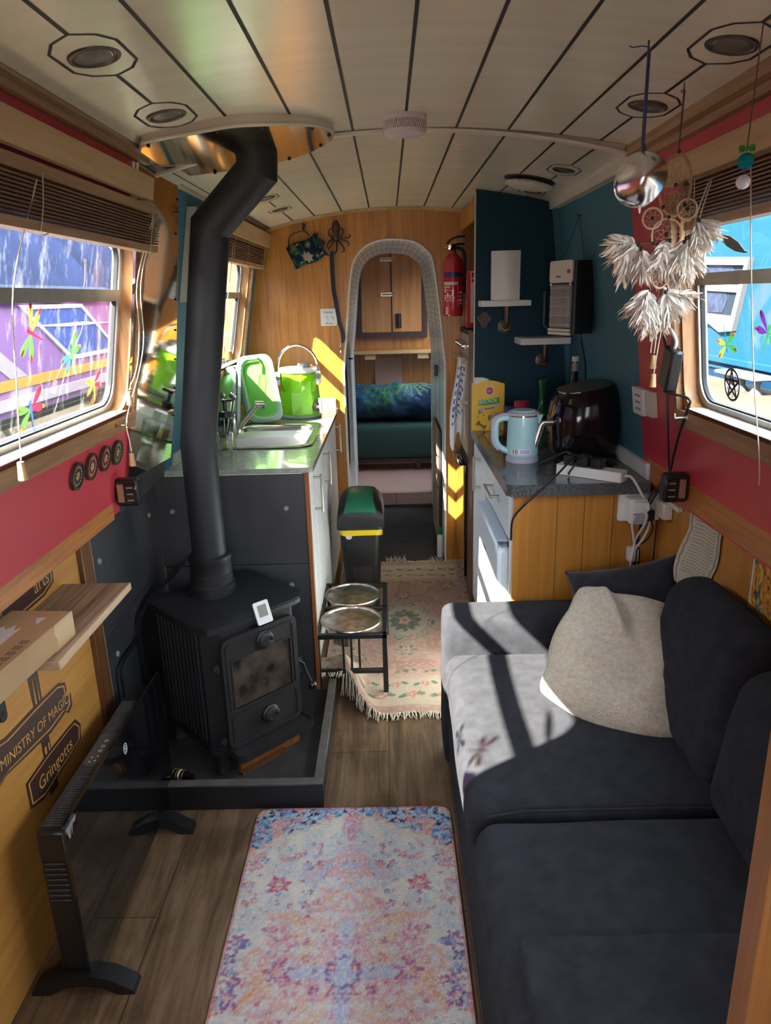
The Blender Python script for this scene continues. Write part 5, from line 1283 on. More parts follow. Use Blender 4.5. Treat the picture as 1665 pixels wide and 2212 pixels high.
# ================================================================== RIGHT GALLEY
MT['palebl'] = mk('pale_blue_trim', (.50, .58, .72), .3)
def build_right_units():
    xy = lambda u, v, d: Vector((u, v, d))
    m = M('wtop'); m.prism([(.368, 2.112), (.79, 2.112), (.79, 3.098), (.352, 3.098), (.352, 2.128)], xy, .848, ZW)
    solo('kitchen_worktop', m, 'dark speckled worktop with rounded corner on the right', 'worktop')
    m = M('whitep'); m.prism(rect(2.135, ZW + .001, 3.07, .937), Rr, .003, .016); solo('splash_upstand', m, 'low white upstand between the right worktop and the blue wall', 'upstand')
    # end panel
    m = M('oakx', 'line'); m.box(.378, 2.140, 0, .829, 2.155, .847, .001); m.use(1)
    for x in (.515, .60, .69, .76): m.box(x - .0008, 2.1394, .30, x + .0008, 2.1404, .846, .0001)
    m.box(.826, 2.1385, .3, .831, 2.141, .84, .0005)
    END = m
    t = T('base_cabinet', 'plain white base cabinet under the right worktop, next to the oven', 'cabinet')
    m = M('whitep'); m.box(.385, 2.715, .09, .80, 3.09, .846, .001); m.box(.42, 2.715, 0, .80, 3.09, .09, .001); t.part('carcass', m)
    m = M('cab'); m.box(.366, 2.718, .10, .385, 3.088, .843, .002); m.prism([rect(2.735, .12, 3.07, .82), rect(2.79, .18, 3.015, .76)], lambda u, v, d: Vector((.366 - d, u, v)), 0, .003); d = t.part('door', m)
    m = M('nickel'); bar_handle(m, (.363, 2.835, .675), (.363, 2.835, .815), (-.028, 0, 0)); t.part('handle', m, d); t.done()
    t = T('drawer_unit', 'white drawer unit with golden wooden end panel above the small fridge', 'drawer unit')
    m = M('whitep'); m.box(.385, 2.156, .70, .80, 2.712, .846, .001); m.box(.372, 2.156, 0, .39, 2.172, .70, .001); t.part('carcass', m)
    m = M('cab'); m.box(.366, 2.158, .697, .385, 2.710, .843, .002); d = t.part('drawer', m); t.part('end_panel', END, label='golden wooden end panel')
    m = M('nickel'); bar_handle(m, (.364, 2.335, .785), (.364, 2.50, .785), (-.03, 0, 0)); t.part('handle', m, d); t.done()
    t = T('small_fridge', 'small white fridge under the right worktop', 'fridge')
    m = M('whitep'); m.box(.385, 2.176, .03, .82, 2.700, .668, .004); t.part('cabinet', m)
    m = M('fridge'); m.box(.338, 2.176, .045, .382, 2.700, .655, .012); m.box(.332, 2.20, .62, .345, 2.68, .668, .006); d = t.part('door', m)
    m = M('palebl'); m.box(.336, 2.21, .668, .378, 2.69, .674, .002); t.part('handle_rail', m, d)
    m = M('dgrey'); m.box(.3365, 2.47, .545, .3385, 2.53, .552, .0003); t.part('badge', m, d); t.done()
    # tall housing
    t = T('oven_housing', 'tall dark blue housing behind the right worktop', 'tall unit')
    xz = lambda u, v, d: Vector((u, 3.10 + d, v))
    m = M('navy'); m.prism([(.364, ZW + .001), (wr(.886) - .002, ZW + .001), (wr(1.775) - .002, 1.775)] + [(x, zc(x, 3) - .003) for x in (.66, .6, .54, .48, .42, .364)], xz, 0, .018); t.part('front_panel', m)
    m = M('trimw', 'dwood'); m.box(.361, 3.099, ZW, .3645, 3.119, 1.840, .0005); m.use(1); m.box(.364, 3.118, .02, .374, 3.33, 1.29, .001); t.part('edge_strip', m)
    m = M('navy'); m.box(.50, 3.118, 1.285, .51, YB - .002, 1.80, .001); m.box(.37, 3.118, 1.272, .51, YB - .002, 1.286, .001); t.part('recess', m)
    m = M('oak'); m.box(.366, 3.119, 1.742, .380, YB - .002, 1.825, .001); t.part('top_board', m); t.done()
    # oven
    t = T('oven', 'built-in cooker with grill rails and black oven door, edge on beside the bulkhead', 'oven')
    m = M('dgrey'); m.box(.376, 3.335, .05, .80, YB - .004, 1.270, .002); t.part('body', m)
    m = M('nickel'); m.box(.366, 3.338, 1.165, .377, YB - .008, 1.268, .002); c = t.part('control_panel', m)
    for k in range(4):
        m = M('chrome'); m.lathe([(.016, 0), (.016, .008), (.012, .012), (.011, .026), (0, .027)], (.366, 3.41 + k * .105, 1.215), (-1, 0, 0), 20); t.part('knob', m, c)
    m = M('cream'); m.box(.366, 3.338, .70, .377, YB - .008, 1.16, .003); g = t.part('grill_door', m)
    for z in (1.145, .955):
        m = M('cream'); m.box(.334, 3.36, z - .010, .343, YB - .03, z + .010, .003)
        for y in (3.375, YB - .05): m.box(.342, y - .008, z - .008, .367, y + .008, z + .008, .002)
        t.part('towel_rail', m, g)
    m = M('hglass'); m.box(.350, 3.338, .09, .377, YB - .008, .66, .004); d = t.part('oven_door', m)
    m = M('gloss'); m.box(.325, 3.35, .655, .352, YB - .02, .685, .008); t.part('handle', m, d)
    m = M('dgrey'); m.box(.372, 3.335, .0, .40, YB - .004, .088, .002); t.part('plinth', m); t.done()
    t = T('tea_towel', 'white tea towel with blue lettering hung over the oven rail', 'towel')
    def tw(u, v, o=0):
        x = lerp(lerp(.318, .362, u), lerp(.284, .356, u), smooth(0, .7, v)); y = 3.375 + o + .010 * sin(u * 13 + v * 2) * (.3 + v) + .012 * (1 - v)
        z = lerp(1.166 - .01 * u, .755 + .05 * u - .035 * sin(u * 9), v); return Vector((x, y, z))
    m = M('towelw'); m.grid(tw, 30, 30); m.grid(lambda u, v: tw(u, min(v, .93), .016 - .010 * (v < .05)), 30, 30)
    m.grid(lambda u, v: tw(u, .0, .016 * v) + Vector((0, 0, .004 * sin(pi * v))), 20, 4); c = t.part('cloth', m, sharp=80)
    m = M('towelb'); random.seed(4)
    for r in range(8):
        v = .10 + r * .085; u = .12
        while u < .72:
            l = random.uniform(.04, .12); h = random.uniform(.02, .055)
            m.grid(lambda a, b, u=u, v=v, l=l, h=h: tw(u + l * a, v + h * b, -.0012), 3, 2); u += l + random.uniform(.03, .07)
    t.part('printed_words', m, c); t.done()
    t = T('fire_blanket', 'flat red fire blanket box in the recess beside the extinguisher', 'fire blanket')
    m = M('redx'); m.box(.372, 3.52, 1.29, .452, 3.545, 1.553, .003); t.part('case', m); m = M('pinkp'); m.box(.392, 3.5185, 1.315, .448, 3.5205, 1.548, .0004); t.part('label', m)
    m = M('redx'); m.box(.396, 3.5175, 1.52, .444, 3.519, 1.542, .0003); m.box(.396, 3.5175, 1.50, .444, 3.519, 1.512, .0003); t.part('print', m); t.done()
build_right_units()

def build_panel_things():
    for (x0, x1, z0, z1, y0, px, pz, lab) in ((.377, .5785, 1.3955, 1.419, 2.995, .4895, 1.313, 'small white shelf on an iron pipe bracket holding the white router'), (.531, .7335, 1.2445, 1.2705, 2.945, .6515, 1.168, 'lower small white shelf on an iron pipe bracket under the fan heater')):
        t = T('pipe_shelf', lab, 'shelf', 'small shelves on pipe brackets')
        m = M('whitep'); m.box(x0, y0, z0, x1, 3.098, z1, .002); t.part('board', m)
        m = M('pipe'); m.lathe([(.030, 0), (.030, .006), (.018, .009), (.018, .018)], (px, 3.0995, pz), (0, -1, 0), 24); m.tube(bez([(px, 3.085, pz), (px, 3.062, pz + .002), (px, 3.052, pz + .016), (px, 3.052, z0 - .001)], 6), .0115, 14); m.cyl((px, 3.052, z0 - .014), (px, 3.052, z0 - .001), .017, n=18)
        for k in range(4): m.sphere((px + .023 * cos(pi / 4 + k * pi / 2), 3.0925, pz + .023 * sin(pi / 4 + k * pi / 2)), .0035, n=8)
        t.part('pipe_bracket', m); t.done()
    t = T('router', 'tall white router standing on the small shelf', 'router')
    m = M('white'); m.prism([(.4225, 3.032), (.45, 3.022), (.48, 3.019), (.51, 3.022), (.537, 3.032), (.537, 3.062), (.4225, 3.062)], lambda u, v, d: Vector((u, v, d)), 1.4195, 1.609); t.part('casing', m, sharp=30)
    m = M('dgrey')
    for k in range(4): m.cyl((.455 + k * .016, 3.0205, 1.424), (.455 + k * .016, 3.0195, 1.424), .0015, n=8)
    t.part('indicator_lights', m); t.done()
    m = M('rustb'); f = lambda u, v, d: Vector((.402 + u, 3.0995 - d, 1.35 + v))
    m.prism([(-.011, .022), (.011, .022), (.012, .012), (.027, .006), (.029, -.008), (.016, -.02), (.012, -.036), (0, -.042), (-.012, -.036), (-.016, -.02), (-.029, -.008), (-.027, .006), (-.012, .012)], f, 0, .006); m.prism([circ(0, .002, .019, 20), circ(0, -.004, .009, 16)], f, .006, .018); m.sphere(f(0, .015, .007), .003, n=8); m.sphere(f(0, -.032, .007), .003, n=8)
    solo('bottle_opener', m, 'brown cast iron bottle opener on the dark blue panel', 'bottle opener')
    # hanging fan heater
    t = T('fan_heater', 'dark upright fan heater hung on chains in the blue corner', 'fan heater')
    O = Vector((.669, 2.705, 0)); nf = Vector((-.945, -.325, 0)).normalized(); sd = Vector((.325, -.945, 0)).normalized()
    P = lambda a, b, z: O + sd * a + nf * b + Vector((0, 0, z))
    m = M('plast'); m.prism(rrect(-.080, -.045, .080, .045, .014, 4), lambda u, v, d: P(u, v, d), 1.300, 1.550); t.part('casing', m)
    fr = lambda u, v, d: P(u, .045 + d, v)
    m = M('trimw', 'dgrey'); m.prism(rrect(-.074, 1.478, .074, 1.553, .01), fr, 0, .006); m.use(1); m.box(0, 0, 0, .0001, .0001, .0001) if 0 else m.prism(rect(-.03, 1.496, .0, 1.501), fr, .006, .0066); b = t.part('control_band', m)
    m = M('redp'); m.lathe([(.007, 0), (.007, .004), (0, .005)], fr(.052, 1.515, .006), nf, 14); t.part('switch', m, b)
    m = M('grey', 'alu'); m.prism(rrect(-.070, 1.322, .070, 1.47, .006), fr, 0, .003); m.use(1)
    for k in range(17): m.prism(rect(-.064 + k * .0077, 1.328, -.0600 + k * .0077, 1.464), fr, .003, .0055)
    for k in range(5): m.prism(rect(-.068, 1.33 + k * .032, .068, 1.333 + k * .032), fr, .003, .006)
    t.part('grille', m)
    m = M('trimw'); m.prism(rrect(-.072, 1.296, .072, 1.306, .003), fr, 0, .007); m.prism(rrect(-.072, 1.309, .072, 1.318, .003), fr, 0, .007); t.part('foot_trim', m)
    m = M('white')
    for u in (-.064, .064): m.lathe([(.005, 0), (.005, .003), (0, .004)], fr(u, 1.472, .004), nf, 12)
    t.part('screws', m)
    m = M('plast'); m.tube([P(-.085, .03, 1.30), P(-.105, .05, 1.33), P(-.105, .05, 1.45)], .0055, 8); t.part('stand_leg', m)
    m = M('chain'); hk = Vector((wr(1.705) - .008, 2.74, 1.705))
    for q in (P(-.07, 0, 1.555), P(.07, 0, 1.54)):
        n = 22
        for k in range(n):
            a = hk.lerp(q, k / n); b_ = hk.lerp(q, (k + 1) / n); d_ = (b_ - a); s_ = d_.cross(Vector((0, 1, 0)) if k % 2 else Vector((1, .3, 0))).normalized() * .0026
            m.tube([a - s_ * .2 - d_ * .1, a + s_ + d_ * .2, a + s_ + d_ * .8, b_ + d_ * .1, a - s_ + d_ * .8, a - s_ + d_ * .2], .0007, 5, closed=True)
    t.part('hanging_chains', m)
    m = M('cable'); m.tube(bez([P(.05, -.01, 1.302), P(.052, -.018, 1.26), (.735, 2.72, 1.18), (.742, 2.73, 1.08), (.750, 2.74, .98), (.75, 2.76, .90)], 7), .0033, 8); t.part('cable', m); t.done()
    m = M('rustb'); m.tube([hk + Vector((.008, 0, 0)), hk + Vector((-.006, 0, 0)), hk + Vector((-.008, 0, .008))], .0025, 8); solo('chain_hook', m, 'small dark hook on the blue wall holding the heater chains', 'hook')
build_panel_things()

def build_worktop_things():
    # biscuit box
    t = T('biscuit_box', 'yellow dog biscuit box with torn top against the dark blue panel', 'box')
    f = frame((.4185, 3.035, ZW), (1, .0, 0), (0, .03, 1), (0, -1, .03))
    m = M('yellow'); m.prism([(-.0675, 0), (.0675, 0), (.0675, .196), (.03, .207), (-.01, .212), (-.04, .205), (-.0675, .20)], f, -.045, .0); t.part('carton', m)
    m = M('whitep'); m.prism([(-.062, .196), (-.055, .218), (-.03, .222), (.0, .216), (-.01, .211), (-.03, .208), (-.05, .198)], f, .0, .0012); m.prism([(-.06, .20), (-.058, .222), (-.02, .222), (.01, .212)], f, -.04, -.035); t.part('torn_flap', m)
    m = M('pinkp', 'maroon'); m.prism(circ(.004, .168, .0205, 28), f, .0003, .0008); m.use(1); m.prism(circ(.004, .168, .0155, 28), f, .0008, .0013); e = t.part('round_emblem', m)
    m = M('white'); m.text('Pedigree', .0068, lambda u, v, d: f(-.0105 + u, .1655 + v, .0013 + d), .0003); t.part('emblem_lettering', m, e)
    m = M('ygreen'); m.prism([(-.043, .108), (-.040, .131), (-.01, .131), (.02, .136), (.046, .141), (.048, .116), (.02, .111), (-.01, .107)], f, .0003, .0010); b = t.part('name_panel', m)
    m = M('white'); m.text('BISCROK', .0205, lambda u, v, d: f(-.0405 + u * .93, .1135 + v + u * .09, .0011 + d), .0003, shear=.15); t.part('lettering', m, b)
    m = M('purple', 'blueb'); m.prism([(-.043, .092), (-.02, .096), (.02, .102), (.048, .112), (.046, .104), (.02, .093), (-.02, .087), (-.043, .083)], f, .0003, .0008); m.use(1); m.prism([(-.015, .0925), (.025, .0985), (.025, .0955), (-.015, .0895)], f, .0008, .0011)
    for a, c_ in ((-.038, .082), (-.030, .078), (-.041, .074)): m.prism(circ(a, c_, .0035, 10), f, .0003, .0009)
    t.part('ribbon', m)
    m = M('tan', 'brown', 'ink'); dx, dz = .026, .052
    m.prism([(dx + a, dz + c_) for a, c_ in ((-.024, -.048), (.028, -.048), (.028, .010), (.018, .022), (.0, .026), (-.016, .020), (-.022, .006), (-.018, -.014))], f, .0003, .0008)
    m.use(1); m.prism([(dx + a, dz + c_) for a, c_ in ((-.022, .018), (-.028, .004), (-.026, -.012), (-.018, -.006), (-.014, .010))], f, .0008, .0011); m.prism([(dx + a, dz + c_) for a, c_ in ((.018, .020), (.028, .010), (.028, -.008), (.02, -.004))], f, .0008, .0011)
    m.use(2); m.prism(circ(dx - .004, dz - .002, .0038, 12, .003), f, .0011, .0014); m.prism(circ(dx - .012, dz + .010, .0018, 8), f, .0011, .0014); m.prism(circ(dx + .006, dz + .011, .0018, 8), f, .0011, .0014); m.prism([(dx - .008, dz - .012), (dx + .002, dz - .012), (dx - .003, dz - .017)], f, .0011, .0014)
    t.part('dog_picture', m)
    m = M('brown'); ca, sa = cos(-.6), sin(-.6)
    g = lambda u, v, d: f(-.030 + u * ca - v * sa, .023 + u * sa + v * ca, d); m.prism(rect(-.016, -.0045, .016, .0045), g, .0003, .0009)
    for a in (-.017, .017):
        for c_ in (-.005, .005): m.prism(circ(a, c_, .006, 12), g, .0004, .0010)
    m.prism(circ(-.045, .058, .003, 8), f, .0003, .0008); m.prism(circ(-.02, .066, .003, 8), f, .0003, .0008); t.part('bone_picture', m); t.done()
    # kettle
    c = Vector((.457, 2.447, ZW)); t = T('kettle', 'pale blue electric kettle on the right worktop', 'kettle')
    m = M('greyk'); m.lathe([(.055, 0), (.056, .004), (.056, .016), (.052, .018), (.052, .024), (.0545, .026)], c, (0, 0, 1), 40); t.part('base', m)
    m = M('bluek'); m.lathe([(.0545, .026), (.0545, .03), (.0515, .155), (.051, .158)], c, (0, 0, 1), 40); t.part('body', m)
    m = M('chrome'); m.lathe([(.0512, .158), (.0508, .1625), (.0512, .163)], c, (0, 0, 1), 40); t.part('steel_band', m)
    m = M('greyk', 'bluek'); m.lathe([(.0525, .163), (.0535, .166), (.0535, .170), (.048, .174), (.02, .1765), (0, .1765)], c, (0, 0, 1), 40); m.use(1); m.lathe([(.040, .1745), (.040, .178), (0, .179)], c, (0, 0, 1), 36); t.part('lid', m)
    m = M('bluek'); P_ = bez([c + Vector(q) for q in ((-.044, 0, .150), (-.072, 0, .150), (-.091, 0, .137), (-.0935, 0, .10), (-.091, 0, .07), (-.075, 0, .048), (-.050, 0, .034))], 7); m.tube(P_, .0105, 14, flat=1.15, up=(0, 1, 0)); h = t.part('handle', m)
    m = M('greyk'); P2 = bez([c + Vector(q) for q in ((-.040, 0, .164), (-.074, 0, .161), (-.100, 0, .145), (-.1035, 0, .10), (-.101, 0, .068), (-.083, 0, .042))], 7); m.tube(P2, .0065, 10, flat=1.5, up=(0, 1, 0)); t.part('handle_back', m, h)
    m = M('bluek'); m.prism([(.046, .162), (.066, .162), (.052, .125)], lambda u, v, d: c + Vector((u, d, v)), -.016, .016); t.part('spout', m)
    m = M('white', 'grey', 'purple')
    def lab(a0, a1, z0, z1, r): return lambda u, v: c + Vector((r * sin(radians(lerp(a0, a1, u))), -r * cos(radians(lerp(a0, a1, u))), lerp(z0, z1, v)))
    m.grid(lab(-50, 22, .032, .050, .0552), 14, 1); m.use(1)
    for a, b in ((-46, -40), (-36, -30), (-29, -26)): m.grid(lab(a, b, .033, .049, .0555), 2, 1)
    m.use(2); m.grid(lab(-18, 18, .034, .048, .0555), 8, 1); t.part('rating_label', m); t.done()
    # air fryer
    c = Vector((.672, 2.475, ZW)); t = T('air_fryer', 'glossy black air fryer on the right worktop', 'air fryer')
    def shell(u, v):
        th = 2 * pi * u; cx, sy = cos(th), sin(th)
        prof = [(.088, .004), (.100, .012), (.114, .05), (.119, .10), (.117, .15), (.108, .20), (.098, .226), (.086, .238)]
        k = v * (len(prof) - 1); i = min(int(k), len(prof) - 2); a = k - i; r = lerp(prof[i][0], prof[i + 1][0], a); h = lerp(prof[i][1], prof[i + 1][1], a)
        se = (abs(cx) ** 2.6 + abs(sy) ** 2.6) ** (-1 / 2.6)
        x, y = cx * r * se, sy * r * se * .96
        return c + Vector((x * 1.03, y * 1.03, 1.05 * h * (1 + .55 * x * smooth(.08, .24, h) * 1.3 + .25 * y * smooth(.08, .24, h))))
    m = M('fryer'); m.grid(shell, 48, 28); t.part('body', m, weld=True)
    m = M('dgrey'); top = [shell(i / 48, 1) for i in range(48)]; cc = sum(top, Vector()) / 48 + Vector((0, 0, .010)); m.add(top + [cc.lerp(p, .6) + Vector((0, 0, .006)) for p in top] + [cc], [(i, (i + 1) % 48, 48 + (i + 1) % 48, 48 + i) for i in range(48)] + [(48 + i, 48 + (i + 1) % 48, 96) for i in range(48)]); t.part('control_top', m)
    m = M('chrome'); rim = [shell(i / 48, .985) + (shell(i / 48, .985) - c).normalized() * .001 for i in range(18, 34)]; m.tube(rim, .003, 8); t.part('chrome_trim', m)
    m = M('nickel', 'plast'); m.tube([c + Vector((-.10, -.045, .135)), c + Vector((-.150, -.055, .135)), c + Vector((-.158, -.057, .128)), c + Vector((-.178, -.062, .055))], .009, 10, flat=.6, up=(0, 1, 0)); m.use(1); m.tube([c + Vector((-.10, -.045, .128)), c + Vector((-.148, -.055, .128)), c + Vector((-.172, -.062, .055))], .0055, 8); t.part('basket_handle', m)
    m = M('gloss'); m.grid(lambda u, v: shell(.44 + .2 * u, .08 + .5 * v) + Vector((-.002, -.001, 0)), 16, 12); t.part('basket_front', m)
    m = M('cable'); m.tube(bez([c + Vector((.095, .06, .05)), c + Vector((.10, -.06, .012)), c + Vector((.06, -.14, .006)), c + Vector((-.0, -.19, .006)), c + Vector((-.05, -.24, .010))], 8), .0035, 8); t.part('cable', m); t.done()
    # bottles and jars
    c = Vector((.634, 2.985, ZW)); t = T('green_vase', 'tall dark green glass bottle vase behind the kettle', 'vase')
    m = M('gglass'); m.lathe([(.030, 0), (.033, .006), (.033, .07), (.020, .10), (.0145, .125), (.0145, .185), (.019, .198), (.023, .216), (.021, .216), (.0125, .18), (.0125, .12), (0, .1)], c, (0, 0, 1), 30); t.part('glass', m); t.done()
    c = Vector((.728, 2.845, ZW)); t = T('black_bottle', 'slim black bottle with white neck print behind the air fryer', 'bottle')
    m = M('bglass'); m.lathe([(.030, 0), (.033, .005), (.033, .17), (.026, .20), (.0145, .235), (.012, .30)], c, (0, 0, 1), 28); t.part('bottle', m)
    m = M('qgrey'); m.lathe([(.0135, .262), (.0140, .264), (.0128, .295), (.0125, .296)], c, (0, 0, 1), 20); m.lathe([(.0335, .10), (.0337, .101), (.0337, .16), (.0335, .161)], c, (0, 0, 1), 28); t.part('label', m)
    m = M('white'); m.lathe([(.0128, .300), (.0135, .302), (.0135, .318), (0, .319)], c, (0, 0, 1), 18); t.part('cap', m); t.done()
    c = Vector((.540, 2.93, ZW)); t = T('lidded_jar', 'dark jar with bright red lid behind the kettle', 'jar')
    m = M('glassg'); m.lathe([(.028, 0), (.031, .004), (.031, .105), (.026, .112)], c, (0, 0, 1), 26); t.part('jar', m); m = M('redp'); m.lathe([(.029, .112), (.031, .114), (.031, .136), (.028, .139), (0, .139)], c, (0, 0, 1), 28); t.part('lid', m)
    m = M('brown'); m.lathe([(.027, .003), (.029, .006), (.029, .08), (0, .081)], c, (0, 0, 1), 24); t.part('contents', m); t.done()
    c = Vector((.500, 2.99, ZW)); m = M('plast', 'blueb'); m.lathe([(.022, 0), (.023, .003), (.023, .085)], c, (0, 0, 1), 22); m.use(1); m.lathe([(.0235, .085), (.0235, .108), (0, .109)], c, (0, 0, 1), 22); solo('spice_pot', m, 'small dark pot with purple blue lid between biscuit box and red lidded jar', 'pot')
    m = M('rubber'); m.prism([circ(.512, 2.262, .040, 30, .036), circ(.512, 2.262, .036, 30, .032)], lambda u, v, d: Vector((u, v, d)), ZW + .0005, ZW + .002); solo('rubber_ring', m, 'thin dark ring lying on the worktop near its front edge', 'ring')
    t = T('cooking_ring', 'oval steel hob plate set in the right worktop behind the kettle', 'hob')
    m = M('inox'); m.prism(rrect(.385, 2.62, .60, 2.99, .08, 8), lambda u, v, d: Vector((u, v, d)), ZW + .0004, ZW + .004); t.part('plate', m)
    m = M('rubber'); m.prism([circ(.49, 2.80, .075, 30), circ(.49, 2.80, .06, 30)], lambda u, v, d: Vector((u, v, d)), ZW + .004, ZW + .009)
    for k in range(4):
        a = k * pi / 2 + .4; m.tube([(.49 + .02 * cos(a), 2.80 + .02 * sin(a), ZW + .018), (.49 + .075 * cos(a), 2.80 + .075 * sin(a), ZW + .018), (.49 + .085 * cos(a), 2.80 + .085 * sin(a), ZW + .005)], .004, 6)
    t.part('burner', m); t.done()
    # extension lead
    t = T('extension_lead', 'white extension lead with black plugs on the edge of the right worktop', 'extension lead')
    a, b = Vector((.545, 2.262, ZW)), Vector((.712, 2.100 + .022, ZW)); u_ = (b - a).normalized(); v_ = Vector((-u_.y, u_.x, 0)); Lh = (b - a).length
    f = lambda x, y, z: a + u_ * x + v_ * y + Vector((0, 0, z))
    m = M('white'); m.prism(rrect(0, -.026, Lh, .026, .006, 3), f, .001, .032); t.part('strip', m)
    m = M('plast')
    for k, (x, h) in enumerate(((.04, .03), (.085, .034), (.13, .03))):
        m.prism(rrect(x - .018, -.020, x + .018, .020, .006, 3), f, .033, .033 + h)
    t.part('plugs', m)
    m = M('cablew'); m.tube(bez([b + Vector((0, 0, .018)), b + Vector((.02, -.012, .014)), (.770, 2.103, .835), (.790, 2.100, .79), (.792, 2.104, .745), (.775, 2.106, .70), (.752, 2.108, .66), (.747, 2.112, .58), (.745, 2.115, .50)], 8), .0042, 10); t.part('cable', m); t.done()
    m = M('cable')
    for P_ in ([f(.04, 0, .065), f(.0, .03, .06), (.50, 2.34, ZW + .012), (.53, 2.40, ZW + .006), (.60, 2.38, ZW + .006), (.62, 2.30, ZW + .008), (.56, 2.20, ZW + .01), (.60, 2.21, ZW + .06), f(.085, 0, .067)],
               [f(.13, 0, .063), (.70, 2.20, ZW + .05), (.74, 2.30, ZW + .012), (.70, 2.40, ZW + .006), (.62, 2.44, ZW + .006), (.56, 2.34, ZW + .006), (.53, 2.29, ZW + .04)],
               [f(.085, -.005, .06), (.56, 2.17, .945), (.50, 2.125, .905), (.44, 2.095, .86), (.400, 2.100, .82), (.374, 2.125, .77), (.372, 2.135, .70)]):
        m.tube(bez(P_, 8), .0034, 8)
    solo('black_cables', m, 'tangle of black cables on the worktop around the extension lead', 'cables')
build_worktop_things()
def build_sockets():
    yb = 2.1398; fz = lambda u, v, d: Vector((u, yb - d, v))
    t = T('double_socket', 'white double wall socket with square adapter on the wooden end panel', 'socket')
    m = M('white', 'ink'); m.prism(rrect(.702, .757, .858, .842, .006, 3), fz, .0, .010); m.use(1)
    for (x, z, a, b) in ((.832, .812, .003, .006), (.822, .790, .005, .003), (.843, .790, .005, .003), (.843, .815, .004, .004)): m.prism(rect(x - a, z - b, x + a, z + b), fz, .010, .0105)
    t.part('plate', m)
    m = M('white'); m.prism(rrect(.722, .762, .775, .838, .006, 3), fz, .010, .058); ad = t.part('adapter', m)
    m = M('white'); m.prism(rrect(.728, .806, .772, .836, .008, 3), fz, .058, .082); t.part('plug', m, ad)
    m = M('greyk'); m.prism(rrect(.733, .762, .766, .795, .003, 3), fz, .058, .063); t.part('usb_face', m, ad)
    m = M('plast'); m.prism(rrect(.778, .765, .804, .80, .005, 3), fz, .010, .045); t.part('black_plug', m); t.done()
    m = M('cablew')
    m.tube(bez([fz(.736, .790, .064), fz(.728, .765, .07), fz(.742, .715, .05), fz(.750, .68, .04), fz(.745, .60, .03), fz(.744, .50, .025)], 8), .0038, 8)
    m.tube(bez([fz(.750, .820, .082), fz(.762, .80, .092), fz(.764, .76, .07), fz(.752, .71, .045), fz(.748, .66, .035), fz(.744, .58, .03), fz(.742, .50, .028)], 8), .0038, 8)
    m.prism(rrect(.738, .625, .772, .672, .006, 3), fz, .006, .024)
    solo('white_leads', m, 'bundle of white leads hanging from the double socket', 'cables')
    m = M('cable')
    m.tube(bez([fz(.79, .775, .045), fz(.80, .74, .05), fz(.785, .70, .04), fz(.762, .68, .03), fz(.775, .66, .02), fz(.776, .60, .012), fz(.765, .585, .012), fz(.75, .60, .012)], 8), .0026, 8)
    solo('thin_black_lead', m, 'thin black lead looping below the double socket', 'cable')
    t = T('junction_box', 'cream junction box with short conduit under the right dado rail', 'junction box')
    m = M('trimw'); m.box(.800, 2.02, .79, .829, 2.09, .838, .003); m.box(.812, 1.95, .835, .829, 2.09, .848, .002); t.part('box', m); t.done()
    t = T('wall_switch', 'small white control switch on the red wall edge beside the blue wall', 'switch')
    m = M('white'); m.prism(rrect(2.118, 1.085, 2.21, 1.165, .004, 3), Rr, .001, .022); t.part('plate', m)
    m = M('trimw'); m.prism(rrect(2.055, 1.09, 2.112, 1.165, .004, 3), Rr, .001, .016); t.part('side_plate', m)
    fx = lambda u, v, d: Vector((.742 + u, 2.1175 - d, v))
    m = M('qgrey')
    for k in range(3): m.prism(rect(2.14, 1.10 + k * .02, 2.185, 1.106 + k * .02), Rr, .022, .0225)
    t.part('printed_marks', m); t.done()
build_sockets()

# ================================================================== SOFA AND RIGHT WALL
def build_sofa():
    t = T('sofa', 'charcoal fabric sofa along the right wall', 'sofa')
    m = M('sofa'); m.cushion(.160, .62, .015, .815, 2.075, .315, r=.02, puff=(.002, .002, 0), n=10, amp=.001); t.part('base', m, weld=True)
    m = M('sofa'); m.cushion(.146, 1.932, .012, .822, 2.088, .520, r=.028, puff=(.004, .006, .006), n=16, amp=.003); t.part('arm', m, weld=True)
    m = M('sofa'); m.cushion(.146, 1.238, .290, .78, 1.930, .425, r=.045, puff=(.004, .004, .016), n=26, amp=.006, freq=5); c = t.part('seat_cushion', m, weld=True)
    m = M('sofa'); P_ = [(.185, 1.2385, .405), (.26, 1.236, .418), (.40, 1.235, .421), (.60, 1.235, .420), (.76, 1.238, .41)]; m.tube(bez(P_, 6), .0035, 8); t.part('piping', m, c)
    m = M('sofa'); m.cushion(.152, .625, .280, .78, 1.232, .420, r=.05, puff=(.004, .004, .014), n=26, amp=.007, freq=5, seed=3); t.part('seat_cushion', m, weld=True)
    m = M('sofa'); m.cushion(.188, .63, .405, .70, .915, .452, r=.018, puff=(.0, .0, .004), n=18, amp=.004, freq=6, seed=5); t.part('seat_pad', m, weld=True)
    def lean(w_): return Vector((w_.x + (w_.z - .43) * .17, w_.y, w_.z))
    m = M('sofa'); m.cushion(.640, 1.275, .415, .765, 1.700, .755, r=.055, puff=(.020, .012, .014), n=22, amp=.008, freq=5, f=lean, seed=7); t.part('back_cushion', m, weld=True)
    m = M('sofa'); m.cushion(.625, .80, .415, .760, 1.268, .735, r=.06, puff=(.022, .014, .018), n=22, amp=.010, freq=5, f=lean, seed=9); t.part('back_cushion', m, weld=True)
    t.done()
build_sofa()
